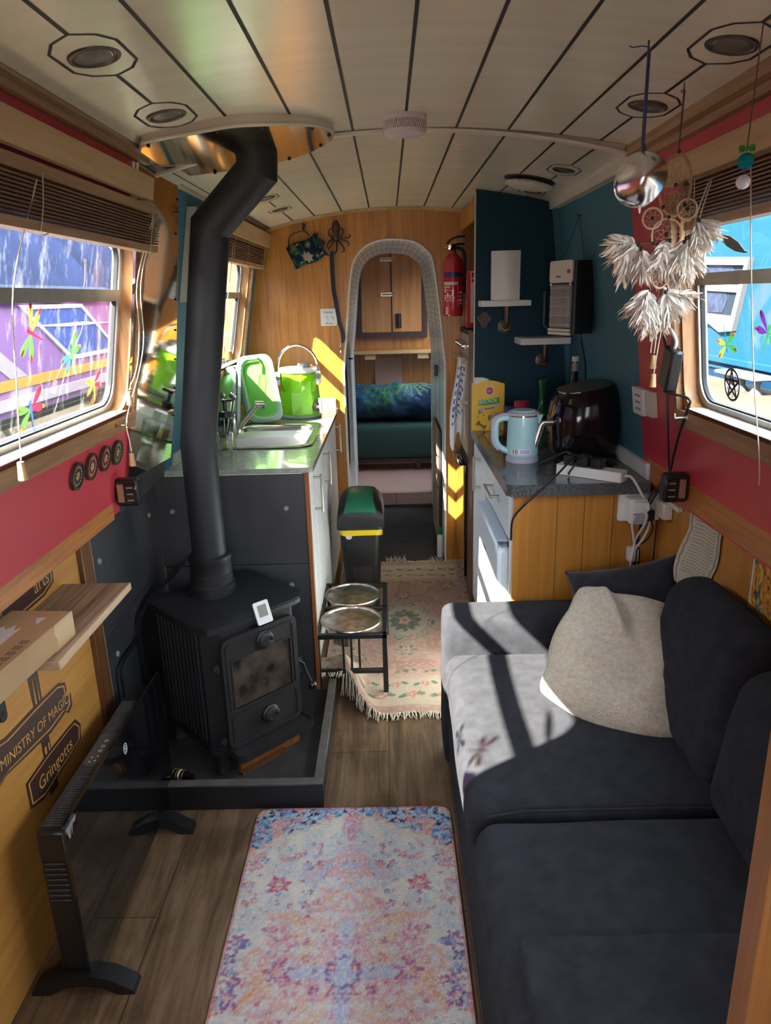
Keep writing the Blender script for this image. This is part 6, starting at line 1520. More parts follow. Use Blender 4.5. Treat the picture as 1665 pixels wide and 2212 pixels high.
def build_pillows():
    m = M('pillowd'); m.puff((.690, 1.945, .545), (.88, -.36, .29), (-.14, .34, .93), (-.38, -.85, .35), .165, .135, .055, pinch=.10, wr=.016, seed=4, n=34)
    solo('scatter_cushion', m, 'dark charcoal scatter cushion in the sofa corner behind the cream one', 'cushion', weld=True, sharp=70)
    O = Vector((.600, 1.640, .528)); ux = Vector((.285, -.13, -.055)).normalized(); un_ = Vector((-.0102, -.0508, .0674)).normalized(); uy = un_.cross(ux)
    m = M('fleece'); n = 60
    for sg in (1, -1):
        def fn(u, v, sg=sg):
            a = 2 * u - 1; b = 2 * v - 1
            a = .6 * a + .4 * sin(a * pi / 2); b = .6 * b + .4 * sin(b * pi / 2)
            k = .40
            X = a * .205 * sqrt(1 - k * b * b); Y = b * .196 * sqrt(1 - k * a * a)
            Y += .022 * smooth(.55, 1, b) * smooth(.35, 1, -a); X -= .018 * smooth(.55, 1, b) * smooth(.5, 1, -a)
            X += .030 * smooth(.7, 1, a) * (smooth(.0, .55, b) - smooth(.6, 1.0, b)); Y -= .0
            X -= .028 * smooth(.6, 1, -a) * smooth(.45, 1, -b)
            d = ((1 - a ** 4) * (1 - b ** 4)) ** .5 * (.075 if sg > 0 else .045)
            e = max(0, (1 - a * a) * (1 - b * b)) ** .35
            fold = .034 * math.exp(-((X + .07 + (Y - .10) * .55) / .016) ** 2) * smooth(.0, .1, Y) - .032 * math.exp(-((X + .045 + (Y - .10) * .55) / .018) ** 2) * smooth(.0, .1, Y)
            fold += .012 * sin((Y * .9 + X * .45) * 70) * smooth(.02, -.10, X) * smooth(.06, -.02, Y) * e
            fold += .020 * math.exp(-((Y + .05 - X * .5) / .014) ** 2) * smooth(.03, .13, X)
            d += e * (fold + .018 * noise.noise(Vector((X * 8, Y * 8, 3))) + .007 * noise.noise(Vector((X * 24, Y * 24, 9))))
            return O + ux * X + uy * Y + un_ * sg * d
        m.grid(fn, n, n)
    solo('fleece_cushion', m, 'plump cream fleece cushion resting on the sofa seat', 'cushion', weld=True, sharp=75)
build_pillows()

def build_right_wall():
    t = T('parchment_print', 'aged parchment print with dark border peeling off the lower right wall', 'print')
    m = M('paper', 'paperd')
    def P(u, v, d=0):
        # u along the wall from near to far, v up
        z = lerp(.655, .882, v); near = lerp(1.745, 1.685, v) + .008 * sin(v * 9); far = 1.872 + .014 * sin(v * pi * 1.6 + .2) - .022 * sin(pi * min(1, max(0, (v - .15) / .9))) + .07 * max(0, v - .75) * 2
        y = lerp(near, far, u); curl = .030 * (1 - v) ** 2 * u + .022 * u * u * sin(pi * v) + .012 * max(0, u - .6)
        return Vector((.826 - curl - d, y, z + .006 * sin(u * 14) * (1 if v in (0, 1) else .2)))
    m.grid(lambda u, v: P(u, v), 24, 30); m.grid(lambda u, v: P(u, v, .0012), 24, 30); s_ = t.part('sheet', m, sharp=80)
    m = M('paperd'); random.seed(8)
    for r in range(17):
        v = .20 + r * .042; u = .18
        while u < .82:
            l = random.uniform(.02, .07); m.grid(lambda a, b, u=u, v=v, l=l: P(u + l * a, v + .010 * b, .0022), 2, 1); u += l + .02
    for k in range(34):
        v = k / 34
        for u in (.05, .90): m.grid(lambda a, b, u=u, v=v: P(u + .04 * a + .01 * sin(v * 40), v + .022 * b, .0022), 2, 1)
    for k in range(16): m.grid(lambda a, b, k=k: P(.1 + .05 * k + .035 * a, .93 + .025 * b, .0022), 2, 1)
    t.part('printed_lines', m, s_); t.done()
    t = T('tapestry', 'orange and green paisley hanging on the lower right wall', 'tapestry')
    m = M('pattern')
    def col(u, v):
        x, y = u * .62, v * .30
        w_ = noise.noise(Vector((x * 9, y * 9, 1))) * 1.4; s_ = sin(26 * (x + w_ * .08)) + sin(30 * (y - x * .4) + w_ * 5)
        c = mixc((.07, .13, .10), (.55, .20, .02), smooth(-.1, .25, s_)); k = abs((s_ * 2.3) % 1 - .5)
        c = mixc(c, (.62, .42, .08), smooth(.36, .46, k)); c = mixc(c, (.05, .02, .05), smooth(.10, .02, k)); c = mixc(c, (.24, .34, .26), smooth(.3, .5, noise.noise(Vector((x * 16, y * 16, 7)))))
        return (.62, .56, .50) if u > .985 else c
    m.grid(lambda u, v: Vector((.826 - .002 * sin(u * 20), lerp(.95, 1.535, u), lerp(.60, .878, v))), 130, 70, col=col); t.part('cloth', m); t.done()
    # power brick on the red wall
    t = T('power_brick', 'black power adapter hanging on its cable by the right window', 'power adapter')
    R_ = Matrix.Rotation(radians(16), 3, 'X'); c = Vector((.722, 1.862, 1.252)); tf = lambda p: c + R_ @ Vector(p)
    m = M('plast'); m.tf = tf; m.box(-.016, -.030, -.054, .016, .030, .054, .006); t.part('brick', m)
    m = M('cablew'); m.tube(bez([tf((0, 0, .052)), tf((0, .002, .075)), (.715, 1.885, 1.36), (.700, 1.895, 1.40), (.690, 1.86, 1.45)], 7), .0042, 10); t.part('white_cable', m)
    m = M('cable'); m.tube(bez([tf((0, 0, -.052)), tf((.0, .0, -.066)), (.742, 1.78, 1.185), (.748, 1.80, 1.15), (.752, 1.84, 1.09), (.758, 1.88, 1.02), (.765, 1.92, .96), (.776, 2.06, .86), (.775, 2.10, .80), (.765, 2.118, .70), (.757, 2.122, .55)], 8), .0034, 8)
    m.tube(bez([(.700, 1.90, 1.36), (.726, 1.905, 1.28), (.740, 1.90, 1.12), (.756, 1.905, 1.0), (.768, 1.93, .945), (.778, 2.06, .84), (.770, 2.112, .74), (.760, 2.118, .55)], 8), .0032, 8); t.part('black_cable', m); t.done()
build_right_wall()
def build_post():
    m = M('post'); m.box(.358, .560, 0, .828, .600, 1.13, .004); solo('end_post', m, 'varnished brown wooden partition edge in the near right foreground', 'partition')
MT['post'] = wood('varnished_pine_post', (.36, .155, .045), (.24, .09, .022), 2, .7, .4, coat=.3)
build_post()

# ================================================================== HANGING THINGS
def feather(t, p, q, w_, seed, curl=.015):
    """downy feather: shaft, a narrow vane and many loose barbs"""
    p, q = Vector(p), Vector(q); ax = q - p; rnd = random.Random(seed); ln = ax.length
    m = M('feather'); an = ax.normalized()
    side0 = an.cross(Vector((rnd.uniform(-.4, .4), 1, rnd.uniform(-.4, .4)))).normalized(); bend = side0 * rnd.uniform(-curl, curl) + Vector((0, rnd.uniform(-curl, curl), 0))
    S_ = lambda u: p + ax * u + bend * u * u
    def shade(u): return mixc((.78, .75, .71), (.56, .38, .25), smooth(.5, 1.15, u + rnd.uniform(-.25, .25)))
    n0 = len(m.v); m.tube([S_(0), S_(.3), S_(.6), S_(.95)], [.0012, .001, .0007, .0003], 5)
    for i in range(n0, len(m.v)): m.col[i] = (.70, .62, .52)
    for k in range(96):
        u = .02 + .93 * k / 96 + rnd.uniform(-.01, .01); a = S_(u); th = rnd.choice((-1, 1)) * rnd.uniform(.0, 1.25)
        sd = (side0 * cos(th) * rnd.choice((-1, 1)) + side0.cross(an) * sin(th)).normalized()
        L_ = w_ * (.5 + .75 * sin(pi * min(1, u * .85 + .12)) ** .7) * rnd.uniform(.75, 1.45); fw_ = rnd.uniform(.45, 1.05)
        pts = [a, a + sd * L_ * .5 + an * L_ * .40 * fw_, a + sd * L_ * .85 + an * L_ * 1.0 * fw_ + Vector((0, 0, -.002)), a + sd * L_ * rnd.uniform(.7, 1.1) + an * L_ * 1.45 * fw_ + Vector((0, rnd.uniform(-.004, .004), -.003))]
        pts = bez(pts, 3); wn = sd.cross(an).normalized(); cr = (an + wn * rnd.uniform(-.8, .8) - sd * .4).normalized(); nn = len(pts); vs = []; base = len(m.v); c0 = shade(u)
        for i, x in enumerate(pts):
            f_ = .0030 * (1 - (i / (nn - 1)) ** 1.5) + .0003; vs += [x - cr * f_, x + cr * f_]
        m.add(vs, [(2 * i, 2 * i + 1, 2 * i + 3, 2 * i + 2) for i in range(nn - 1)])
        for i in range(len(vs)): m.col[base + i] = mixc(c0, (.60, .44, .31), .5 * (i / len(vs)) ** 2)
    t.part('feather', m, sharp=80)
def build_dreamcatcher():
    Y = 1.54; X3 = lambda a, d=0: Vector((a[0], Y + d, a[1]))
    t = T('dream_catcher', 'brown hoop dream catcher with white feathers hanging by the right window', 'dream catcher')
    hoops = [((.574, 1.644), .031, .057, 'main'), ((.534, 1.584), .0195, .0195, 's'), ((.602, 1.599), .0195, .0195, 's'), ((.565, 1.553), .030, .030, 's'), ((.559, 1.472), .0165, .022, 's')]
    for (c, rx, rz, kd) in hoops:
        m = M('hoop' if kd == 'main' else 'hoopl'); n = 40
        m.tube([X3((c[0] + rx * cos(2 * pi * k / n), c[1] + rz * sin(2 * pi * k / n))) for k in range(n)], .0030 if kd == 'main' else .0021, 8, closed=True); h = t.part('hoop', m)
        m = M('web'); ng = 8
        for ring, (ra, rb) in enumerate(((1, .68), (.68, .42), (.42, .2))):
            for k in range(ng):
                for dk in (-.5, .5):
                    a0 = 2 * pi * (k + ring * .5) / ng; a1 = 2 * pi * (k + dk + ring * .5) / ng
                    m.tube([X3((c[0] + rx * ra * cos(a0), c[1] + rz * ra * sin(a0))), X3((c[0] + rx * rb * cos(a1), c[1] + rz * rb * sin(a1)))], .00055, 4)
        t.part('web', m, h)
        m = M('bead'); m.sphere(X3(c, -.002), .0042, n=10); t.part('bead', m, h)
    m = M('string')
    top = (.575, 1.7015)
    m.tube([(.575, 1.539, 1.812), X3(top)], .0012, 6); m.tube([(.577, 1.5395, 1.812), X3((.5765, 1.76)), X3(top)], .0012, 6); m.tube([(.575, 1.539, zc(.575)), (.575, 1.539, 1.808), (.571, 1.539, 1.806), (.571, 1.539, 1.811)], .0013, 6)
    for a, b in (((.552, 1.606), (.534, 1.604)), ((.596, 1.607), (.602, 1.6185)), ((.573, 1.587), (.566, 1.583)), ((.534, 1.565), (.533, 1.53)), ((.602, 1.580), (.604, 1.545)), ((.565, 1.523), (.560, 1.494)), ((.540, 1.537), (.505, 1.538)), ((.560, 1.450), (.557, 1.43))): m.tube([X3(a), X3(b)], .0009, 5)
    t.part('strings', m)
    for a in ((.575, 1.704), (.553, 1.604), (.596, 1.607), (.566, 1.585), (.505, 1.537), (.510, 1.534), (.516, 1.527), (.540, 1.537), (.548, 1.534), (.566, 1.540), (.572, 1.541), (.604, 1.545), (.609, 1.547), (.600, 1.538), (.627, 1.577), (.538, 1.447), (.572, 1.442), (.549, 1.424), (.545, 1.427)):
        m = M('bead'); m.sphere(X3(a, -.003), .0038, (1, 1, 1.1), 10); t.part('bead', m)
    m = M('cord'); m.tube(bez([X3((.556, 1.40)), X3((.554, 1.36)), X3((.552, 1.32))], 5), .0010, 5); t.part('tail_cord', m)
    FE = [((0.503, 1.539), (0.450, 1.540)), ((0.506, 1.536), (0.472, 1.495)), ((0.508, 1.534), (0.488, 1.461)), ((0.517, 1.525), (0.521, 1.47)), ((0.564, 1.541), (0.539, 1.478)), ((0.564, 1.54), (0.564, 1.466)), ((0.567, 1.541), (0.579, 1.474)), ((0.626, 1.576), (0.661, 1.546)), ((0.627, 1.575), (0.645, 1.502)), ((0.625, 1.573), (0.625, 1.518)), ((0.608, 1.545), (0.6, 1.46)), ((0.602, 1.539), (0.581, 1.486)), ((0.609, 1.542), (0.631, 1.476)), ((0.604, 1.537), (0.605, 1.449)), ((0.537, 1.446), (0.504, 1.399)), ((0.539, 1.444), (0.521, 1.378)), ((0.572, 1.441), (0.623, 1.419)), ((0.572, 1.439), (0.596, 1.385)), ((0.549, 1.421), (0.546, 1.358)), ((0.549, 1.421), (0.571, 1.363)), ((0.544, 1.425), (0.535, 1.374))]
    for i, (a, b) in enumerate(FE):
        r = random.Random(i); feather(t, X3(a, r.uniform(-.006, .006)), X3(b, r.uniform(-.02, .02)), .0155 + r.uniform(-.003, .004), i + 1)
    t.done()
build_dreamcatcher()
def build_hangers():
    c = Vector((.4455, 1.36, 1.633)); t = T('mirror_ball', 'silver foil ball hanging on a blue braid from the ceiling', 'hanging ball')
    m = M('mirror')
    def ball(u, v):
        th = 2 * pi * u; ph = pi * v; k = .0435 * (1 + .05 * cos(4 * th) * sin(ph) * .5)
        p = Vector((sin(ph) * cos(th), sin(ph) * sin(th) * .96, cos(ph))) * k
        p.z *= 1.08 if p.z < 0 else 1.0; p.x += .004 * sin(2 * ph); p += p.normalized() * .0012 * noise.noise(p * 60)
        return c + p
    m.grid(ball, 40, 26); m.tube([c + Vector((.002, 0, -.045)), c + Vector((.003, 0, -.056))], [.0025, .001], 6); t.part('ball', m, weld=True, sharp=70)
    m = M('rope'); z1 = zc(.444); m.tube([(.443, 1.359, z1), (.4435, 1.359, 1.69), c + Vector((0, 0, .043))], .0016, 6); m.tube([(.446, 1.359, z1 - .012), (.447, 1.359, 1.69), c + Vector((.006, 0, .042))], .0016, 6); m.sphere(c + Vector((.001, 0, .052)), .0042, n=8); m.tube([c + Vector((.001, 0, .052)), c + Vector((.010, 0, .040))], .0014, 6)
    m.tube(bez([(.445, 1.359, z1 - .010), (.430, 1.352, z1 - .010), (.415, 1.35, z1 - .012), (.408, 1.348, z1 - .010)], 4), .001, 5); t.part('braid', m); t.done()
    t = T('crystal_string', 'string of teal and clear crystal beads hanging at the far right', 'suncatcher')
    m = M('string'); m.tube([(.570, 1.231, zc(.57)), (.569, 1.231, 1.80), (.566, 1.231, 1.655)], .0011, 6); m.tube([(.566, 1.231, 1.655), (.566, 1.231, 1.60)], .0006, 5); t.part('string', m)
    m = M('crystg')
    for k in range(6): m.sphere((.566 + .0085 * cos(k * 1.05), 1.231 + .0085 * sin(k * 1.05), 1.6535 + .003 * (k % 2)), .0052, (1, 1, .6), 8)
    t.part('flower_bead', m)
    m = M('crystb'); m.sphere((.566, 1.231, 1.637), .0125, n=9); t.part('teal_bead', m, sharp=5)
    m = M('pearl'); m.sphere((.5655, 1.231, 1.607), .0110, n=20); t.part('clear_bead', m); t.done()
    for nm, x, y, z in (('leaf hanging in the upper left corner of the right window', .738, 1.62, 1.537), ('leaf hanging high in the near part of the left window', -.700, .775, 1.525)):
        m = M('leaf', 'cord'); pr_ = [(-.075, .018), (-.05, .021), (-.02, .016), (.02, .002), (.055, -.018), (.074, -.022), (.05, -.022), (.01, -.016), (-.03, -.004), (-.06, .010)]
        m.prism(pr_, lambda u, v, d, x=x, y=y, z=z: Vector((x + d, y - u, z + v)), 0, .0012); m.use(1); m.tube([(x, y + .07, z + .018), (x, y + .085, z + .004), (x + .004, y + .075, z + .04)], .0008, 5)
        solo('hanging_leaf', m, 'grey pointed ' + nm, 'leaf ornament', 'leaves hanging at the windows')
build_hangers()

# ================================================================== STICKERS ON THE GLASS
def dragonfly(f, y, z, ang, s, cols, label):
    t = T('window_sticker', label, 'window sticker', 'dragonfly stickers on the windows'); ca, sa = cos(ang), sin(ang)
    g = lambda u, v, d: f(y + (u * ca - v * sa) * s, z + (u * sa + v * ca) * s, d)
    def petal(l, w_, a, r0=.06):
        n = 12; o = []
        for k in range(n):
            th = 2 * pi * k / n; px, py = r0 + l * (.5 + .5 * cos(th)), w_ * sin(th) * (.6 + .4 * cos(th)); o.append((px * cos(a) - py * sin(a), px * sin(a) + py * cos(a)))
        return o
    for k, a in enumerate((.45, 2.7, -.35, 3.5)):
        m = M(cols[k % 2], cols[2]); m.prism(petal(.95 if k < 2 else .8, .22, a), g, 0, .0004); m.use(1); m.prism([(p[0] + .62 * cos(a), p[1] + .62 * sin(a)) for p in petal(.34, .10, a, .05)], g, .0004, .0008); t.part('wing', m)
    m = M(cols[3]); m.prism([(-.05, .22), (.05, .22), (.07, .05), (.035, -.35), (.02, -.9), (-.02, -.9), (-.035, -.35), (-.07, .05)], g, .0004, .001); m.prism(circ(0, .28, .09, 12), g, .0004, .001); t.part('body', m); t.done()
gl = lambda y, z, d=0: L(y, z, -.0455 + d)
gr = lambda y, z, d=0: Rr(y, z, -.0455 + d)
dragonfly(gl, 1.520, 1.394, 1.25, .062, ('fy', 'fg', 'fr', 'fr'), 'yellow and red dragonfly sticker high on the lower pane of the left window')
dragonfly(gl, 1.720, 1.335, .7, .055, ('fg', 'ft', 'fo', 'fg'), 'green dragonfly sticker in the middle of the lower left pane')
dragonfly(gl, 1.525, 1.235, .35, .062, ('fr', 'fg', 'fo', 'fb'), 'red and green dragonfly sticker with blue tail low on the left window')
dragonfly(gl, 1.865, 1.250, .2, .048, ('fr', 'fy', 'fo', 'fy'), 'small red and yellow dragonfly sticker in the far corner of the left window')
dragonfly(gl, .900, 1.325, .1, .045, ('fg', 'fb', 'fp', 'fb'), 'dragonfly sticker on the left window, farther of the near pair')
dragonfly(gl, .800, 1.380, .7, .050, ('fr', 'fo', 'fy', 'fr'), 'dragonfly sticker on the left window, nearer of the near pair')
m = M('fp'); m.prism([(.70, 1.33), (.735, 1.36), (.775, 1.325), (.74, 1.29)], gl, 0, .0004); solo('window_sticker', m, 'plain diamond sticker near the corner of the left window', 'window sticker')
dragonfly(gr, 1.715, 1.320, 2.9, .052, ('fg', 'fy', 'fo', 'ft'), 'green dragonfly sticker above the star sticker on the right window')
dragonfly(gr, 1.525, 1.355, .5, .055, ('fp', 'fg', 'fr', 'fg'), 'purple and green dragonfly sticker at the right edge of the right window')
def star_sticker():
    t = T('star_sticker', 'black five-pointed star in a ring stuck on the right window', 'window sticker')
    g = lambda u, v, d: gr(1.690 + u, 1.229 + v, d); r = .039
    m = M('ink'); m.prism([circ(0, 0, r, 40), circ(0, 0, r * .85, 40)], g, 0, .0006); t.part('ring', m)
    m = M('ink'); P = [(r * .9 * cos(pi / 2 + k * 2 * pi / 5), r * .9 * sin(pi / 2 + k * 2 * pi / 5)) for k in range(5)]
    for k in range(5):
        a, b = Vector((*P[k], 0)), Vector((*P[(k + 2) % 5], 0)); n_ = (b - a).normalized().cross(Vector((0, 0, 1))) * .0032
        m.prism([(a + n_)[:2], (b + n_)[:2], (b - n_)[:2], (a - n_)[:2]], g, 0, .0005)
    for k in range(5):
        th = pi / 2 + pi / 5 + k * 2 * pi / 5; x, y = r * .66 * cos(th), r * .66 * sin(th)
        m.prism(arc((x, y), .0045, 60, 300, 8, lambda a, b: (a, b)) + arc((x + .0015, y), .0035, 300, 60, 8, lambda a, b: (a, b)), g, 0, .0006)
    t.part('star', m); t.done()
star_sticker()

# ================================================================== CEILING FITTINGS
def build_ceiling_fittings():
    def lamp(x, y, s_):
        nrm = Vector((-.4 * (x - .055), 0, -1)).normalized(); c = Vector((x, y, zc(x, y)))
        t = T('ceiling_lamp', '', 'ceiling lamp', 'recessed ceiling lamps')
        m = M('lampr'); m.lathe([(.0425 * s_, 0), (.0415 * s_, .0028), (.036 * s_, .0036), (.0335 * s_, .001), (.031 * s_, .0025), (.029 * s_, .001)], c, nrm, 32); t.part('bezel', m)
        m = M('lamp'); m.lathe([(.0295 * s_, .0008), (.018 * s_, .0022), (0, .0028)], c, nrm, 28); t.part('lens', m); t.done(); return t.root
    labs = ['recessed ceiling lamp at the upper left, nearest above the left window', 'recessed ceiling lamp on the left just before the stove pipe plate', 'recessed ceiling lamp at the upper right corner above the crystals', 'recessed ceiling lamp behind the foil ball braid',
            'recessed ceiling lamp on the right beyond the cross joint, before the round vent', 'recessed ceiling lamp just beyond the round vent', 'recessed ceiling lamp partly hidden behind the stove pipe', 'recessed ceiling lamp at the far left near the bulkhead']
    for (x, y), l in zip(LAMPS, labs):
        r = lamp(x, y, 1.0 if y < 2.2 else .86); r['label'] = l
    c = Vector((.052, 1.950, zc(.052) - .0005)); t = T('ceiling_alarm', 'round ribbed white alarm on the ceiling by the cross joint', 'alarm'); dn = (0, 0, -1)
    m = M('alarm'); m.lathe([(.054, 0), (.054, .012), (.052, .014), (.049, .015), (.049, .030), (.051, .032), (.049, .040), (.030, .043), (0, .0435)], c, dn, 48); t.part('shell', m)
    m = M('alarm')
    for k in range(56):
        a = 2 * pi * k / 56; p = c + Vector((.0515 * cos(a), .0515 * sin(a), -.0225)); tn = Vector((-sin(a), cos(a), 0)) * .0013; ra = Vector((cos(a), sin(a), 0)) * .0025; up = Vector((0, 0, .0105)); tw = Vector((-sin(a), cos(a), 0)) * .004
        vs = [p + tn + ra + up + tw, p - tn + ra + up + tw, p - tn - ra + up + tw, p + tn - ra + up + tw, p + tn + ra - up - tw, p - tn + ra - up - tw, p - tn - ra - up - tw, p + tn - ra - up - tw]
        m.add(vs, [(0, 1, 2, 3), (4, 5, 6, 7), (0, 1, 5, 4), (1, 2, 6, 5), (2, 3, 7, 6), (3, 0, 4, 7)])
    t.part('ribs', m); t.done()
    x, y = .508, 2.735; nrm = Vector((-.4 * (x - .055), 0, -1)).normalized(); c = Vector((x, y, zc(x, y))); t = T('ceiling_vent', 'round cream mushroom vent on the ceiling at the right', 'vent')
    m = M('dgrey'); m.lathe([(.090, .0), (.090, .002), (.06, .003), (0, .003)], c, nrm, 40); t.part('base', m)
    m = M('trimw'); m.lathe([(.030, .0), (.030, .010)], c, nrm, 24); m.lathe([(.060, .010), (.074, .012), (.079, .018), (.074, .025), (.055, .030), (0, .032)], c, nrm, 44)
    t.part('cover', m)
    m = M('trimw'); a_ = nrm.orthogonal().normalized(); b_ = nrm.cross(a_)
    for k in range(48):
        th = 2 * pi * k / 48; m.sphere(c + nrm * .018 + (a_ * cos(th) + b_ * sin(th)) * .079, .0042, n=6)
    t.part('ribbed_edge', m); t.done()
MT['alarm'] = mk('alarm_plastic', (.62, .54, .56), .4)
build_ceiling_fittings()

# ================================================================== FLOOR THINGS
def build_bin():
    t = T('swing_bin', 'black kitchen bin with green flap lid and yellow bag edge beside the left cabinets', 'bin')
    x0, x1, y0, y1 = -.252, -.040, 3.045, 3.325
    m = M('plast'); vs = []
    prof = [(.030, .003), (.026, .010), (.006, .425)]
    for ins, z in prof: vs += [(p[0], p[1], z) for p in rrect(x0 + .006 + ins, y0 + .006 + ins, x1 - .006 - ins, y1 - .006 - ins, .03, 5)]
    n = len(vs) // 3
    m.add(vs, [(i * n + j, i * n + (j + 1) % n, (i + 1) * n + (j + 1) % n, (i + 1) * n + j) for i in range(2) for j in range(n)] + [tuple(range(n))[::-1]]); t.part('body', m)
    m = M('plast'); m.prism(bez2([(-.19, .03), (-.195, .25), (-.18, .345), (-.146, .365), (-.112, .345), (-.098, .25), (-.10, .03)], 5), lambda u, v, d: Vector((u, y0 + .043 - v * .048 - d, v)), -.002, .001) if 0 else m.box(-.19, y0 + .02, .03, -.10, y0 + .032, .33, .003); t.part('front_panel', m)
    m = M('ybag'); m.prism([rrect(x0 + .008, y0 + .006, x1 - .008, y1 - .006, .03, 5), rrect(x0 + .02, y0 + .02, x1 - .02, y1 - .02, .02, 5)], lambda u, v, d: Vector((u, v, d + .006 * sin(u * 40))), .418, .448); t.part('bag_edge', m)
    m = M('trimw'); m.prism(circ(-.20, .410, .014, 16, .011), lambda u, v, d: Vector((u, y0 + .008 - d, v)), 0, .004); t.part('bag_tab', m)
    def lid(u, v, off=0):
        a = v * pi; sx = 2 * u - 1; taper = 1 - .10 * sin(a) * abs(sx)
        x = (x0 + x1) / 2 + sx * (x1 - x0) / 2 * taper
        z = .452 + (.150 + off) * max(0, sin(a)) ** .62 * (1 - .26 * abs(sx) ** 3.5)
        y = (y0 + y1) / 2 - cos(a) * ((y1 - y0) / 2 + off * .6)
        return Vector((x, y, z))
    m = M('plast'); m.grid(lid, 22, 28); m.prism(rrect(x0 - .002, y0 - .002, x1 + .002, y1 + .002, .03, 5), lambda u, v, d: Vector((u, v, d)), .444, .458)
    for u in (0, 1): m.add([lid(u, k / 28) for k in range(29)] + [((x0 + x1) / 2 + (2 * u - 1) * (x1 - x0) / 2, lerp(y0, y1, k / 28), .45) for k in range(29)], [(k, k + 1, 29 + k + 1, 29 + k) for k in range(28)])
    l_ = t.part('lid', m, sharp=60)
    m = M('green'); m.grid(lambda u, v: lid(.5 + (u - .5) * (.56 + .16 * abs(2 * v - 1) ** 2), .10 + .62 * v, .0045), 14, 22)
    m.tube([lid(.5 + (u_ - .5) * .70, .10, .003) for u_ in [k / 10 for k in range(11)]], .0025, 6); t.part('flap', m, l_, sharp=60); t.done()
build_bin()
def build_bowls():
    t = T('bowl_stand', 'black metal raised stand for dog bowls', 'stand')
    x0, x1, y0, y1, zt = -.292, -.040, 2.405, 2.885, .252; b = .0095
    m = M('plast')
    for (xa, ya, xb, yb) in ((x0, y0, x1, y0), (x0, y1, x1, y1), (x0, y0, x0, y1), (x1, y0, x1, y1), (x0, (y0 + y1) / 2, x1, (y0 + y1) / 2)):
        m.box(xa - b, ya - b, zt - 2 * b, xb + b, yb + b, zt, .002)
    t.part('top_frame', m)
    for x in (x0, x1):
        for y in (y0, y1):
            m = M('plast'); m.box(x - b, y - b, .0065, x + b, y + b, zt - .001, .002); t.part('leg', m)
    for y in (y0, y1):
        m = M('plast'); m.box(x0, y - b * .8, .088, x1, y + b * .8, .106, .002); t.part('stretcher', m)
    for y in (y0, y1):
        for x in (-.196, -.166, -.136): m = M('plast'); m.box(x - .004, y - .004, .10, x + .004, y + .004, zt - .004, .001); t.part('bar', m)
    t.done()
    for c, lab, mess in (((-.170, 2.522, .255), 'steel dog bowl with food scraps in the front of the stand', 1), ((-.174, 2.766, .255), 'steel dog bowl in the back of the stand, beside the bin', 0)):
        t = T('dog_bowl', lab, 'dog bowl', 'steel bowls in the raised stand')
        m = M('bowlm'); m.lathe([(.117, -.004), (.119, 0), (.117, .004), (.108, .003), (.104, -.004), (.080, -.072), (.074, -.077), (0, -.078), (0, -.081), (.077, -.080), (.083, -.074), (.106, -.006), (.112, -.002)], c, (0, 0, 1), 48); t.part('bowl', m)
        m = M('brown' if mess else 'dgrey'); random.seed(mess + 1)
        if mess:
            for k in range(26): m.sphere((c[0] + random.gauss(0, .024), c[1] - .01 + random.gauss(0, .03), c[2] - .075 + random.uniform(0, .003)), random.uniform(.002, .005), (1, 1, .5), 6)
        else: m.lathe([(.066, -.0770), (.045, -.0760), (0, -.0760)], c, (0, 0, 1), 30)
        t.part('food_scraps' if mess else 'water', m); t.done()  # in the back bowl a dark disc is added for shade at the bottom
build_bowls()
def flower(x, y, fx, fy, r, k=5, ph=0.):
    d = math.hypot(x - fx, y - fy); th = atan2(y - fy, x - fx)
    return d / (r * (.78 + .22 * cos(k * th + ph)))
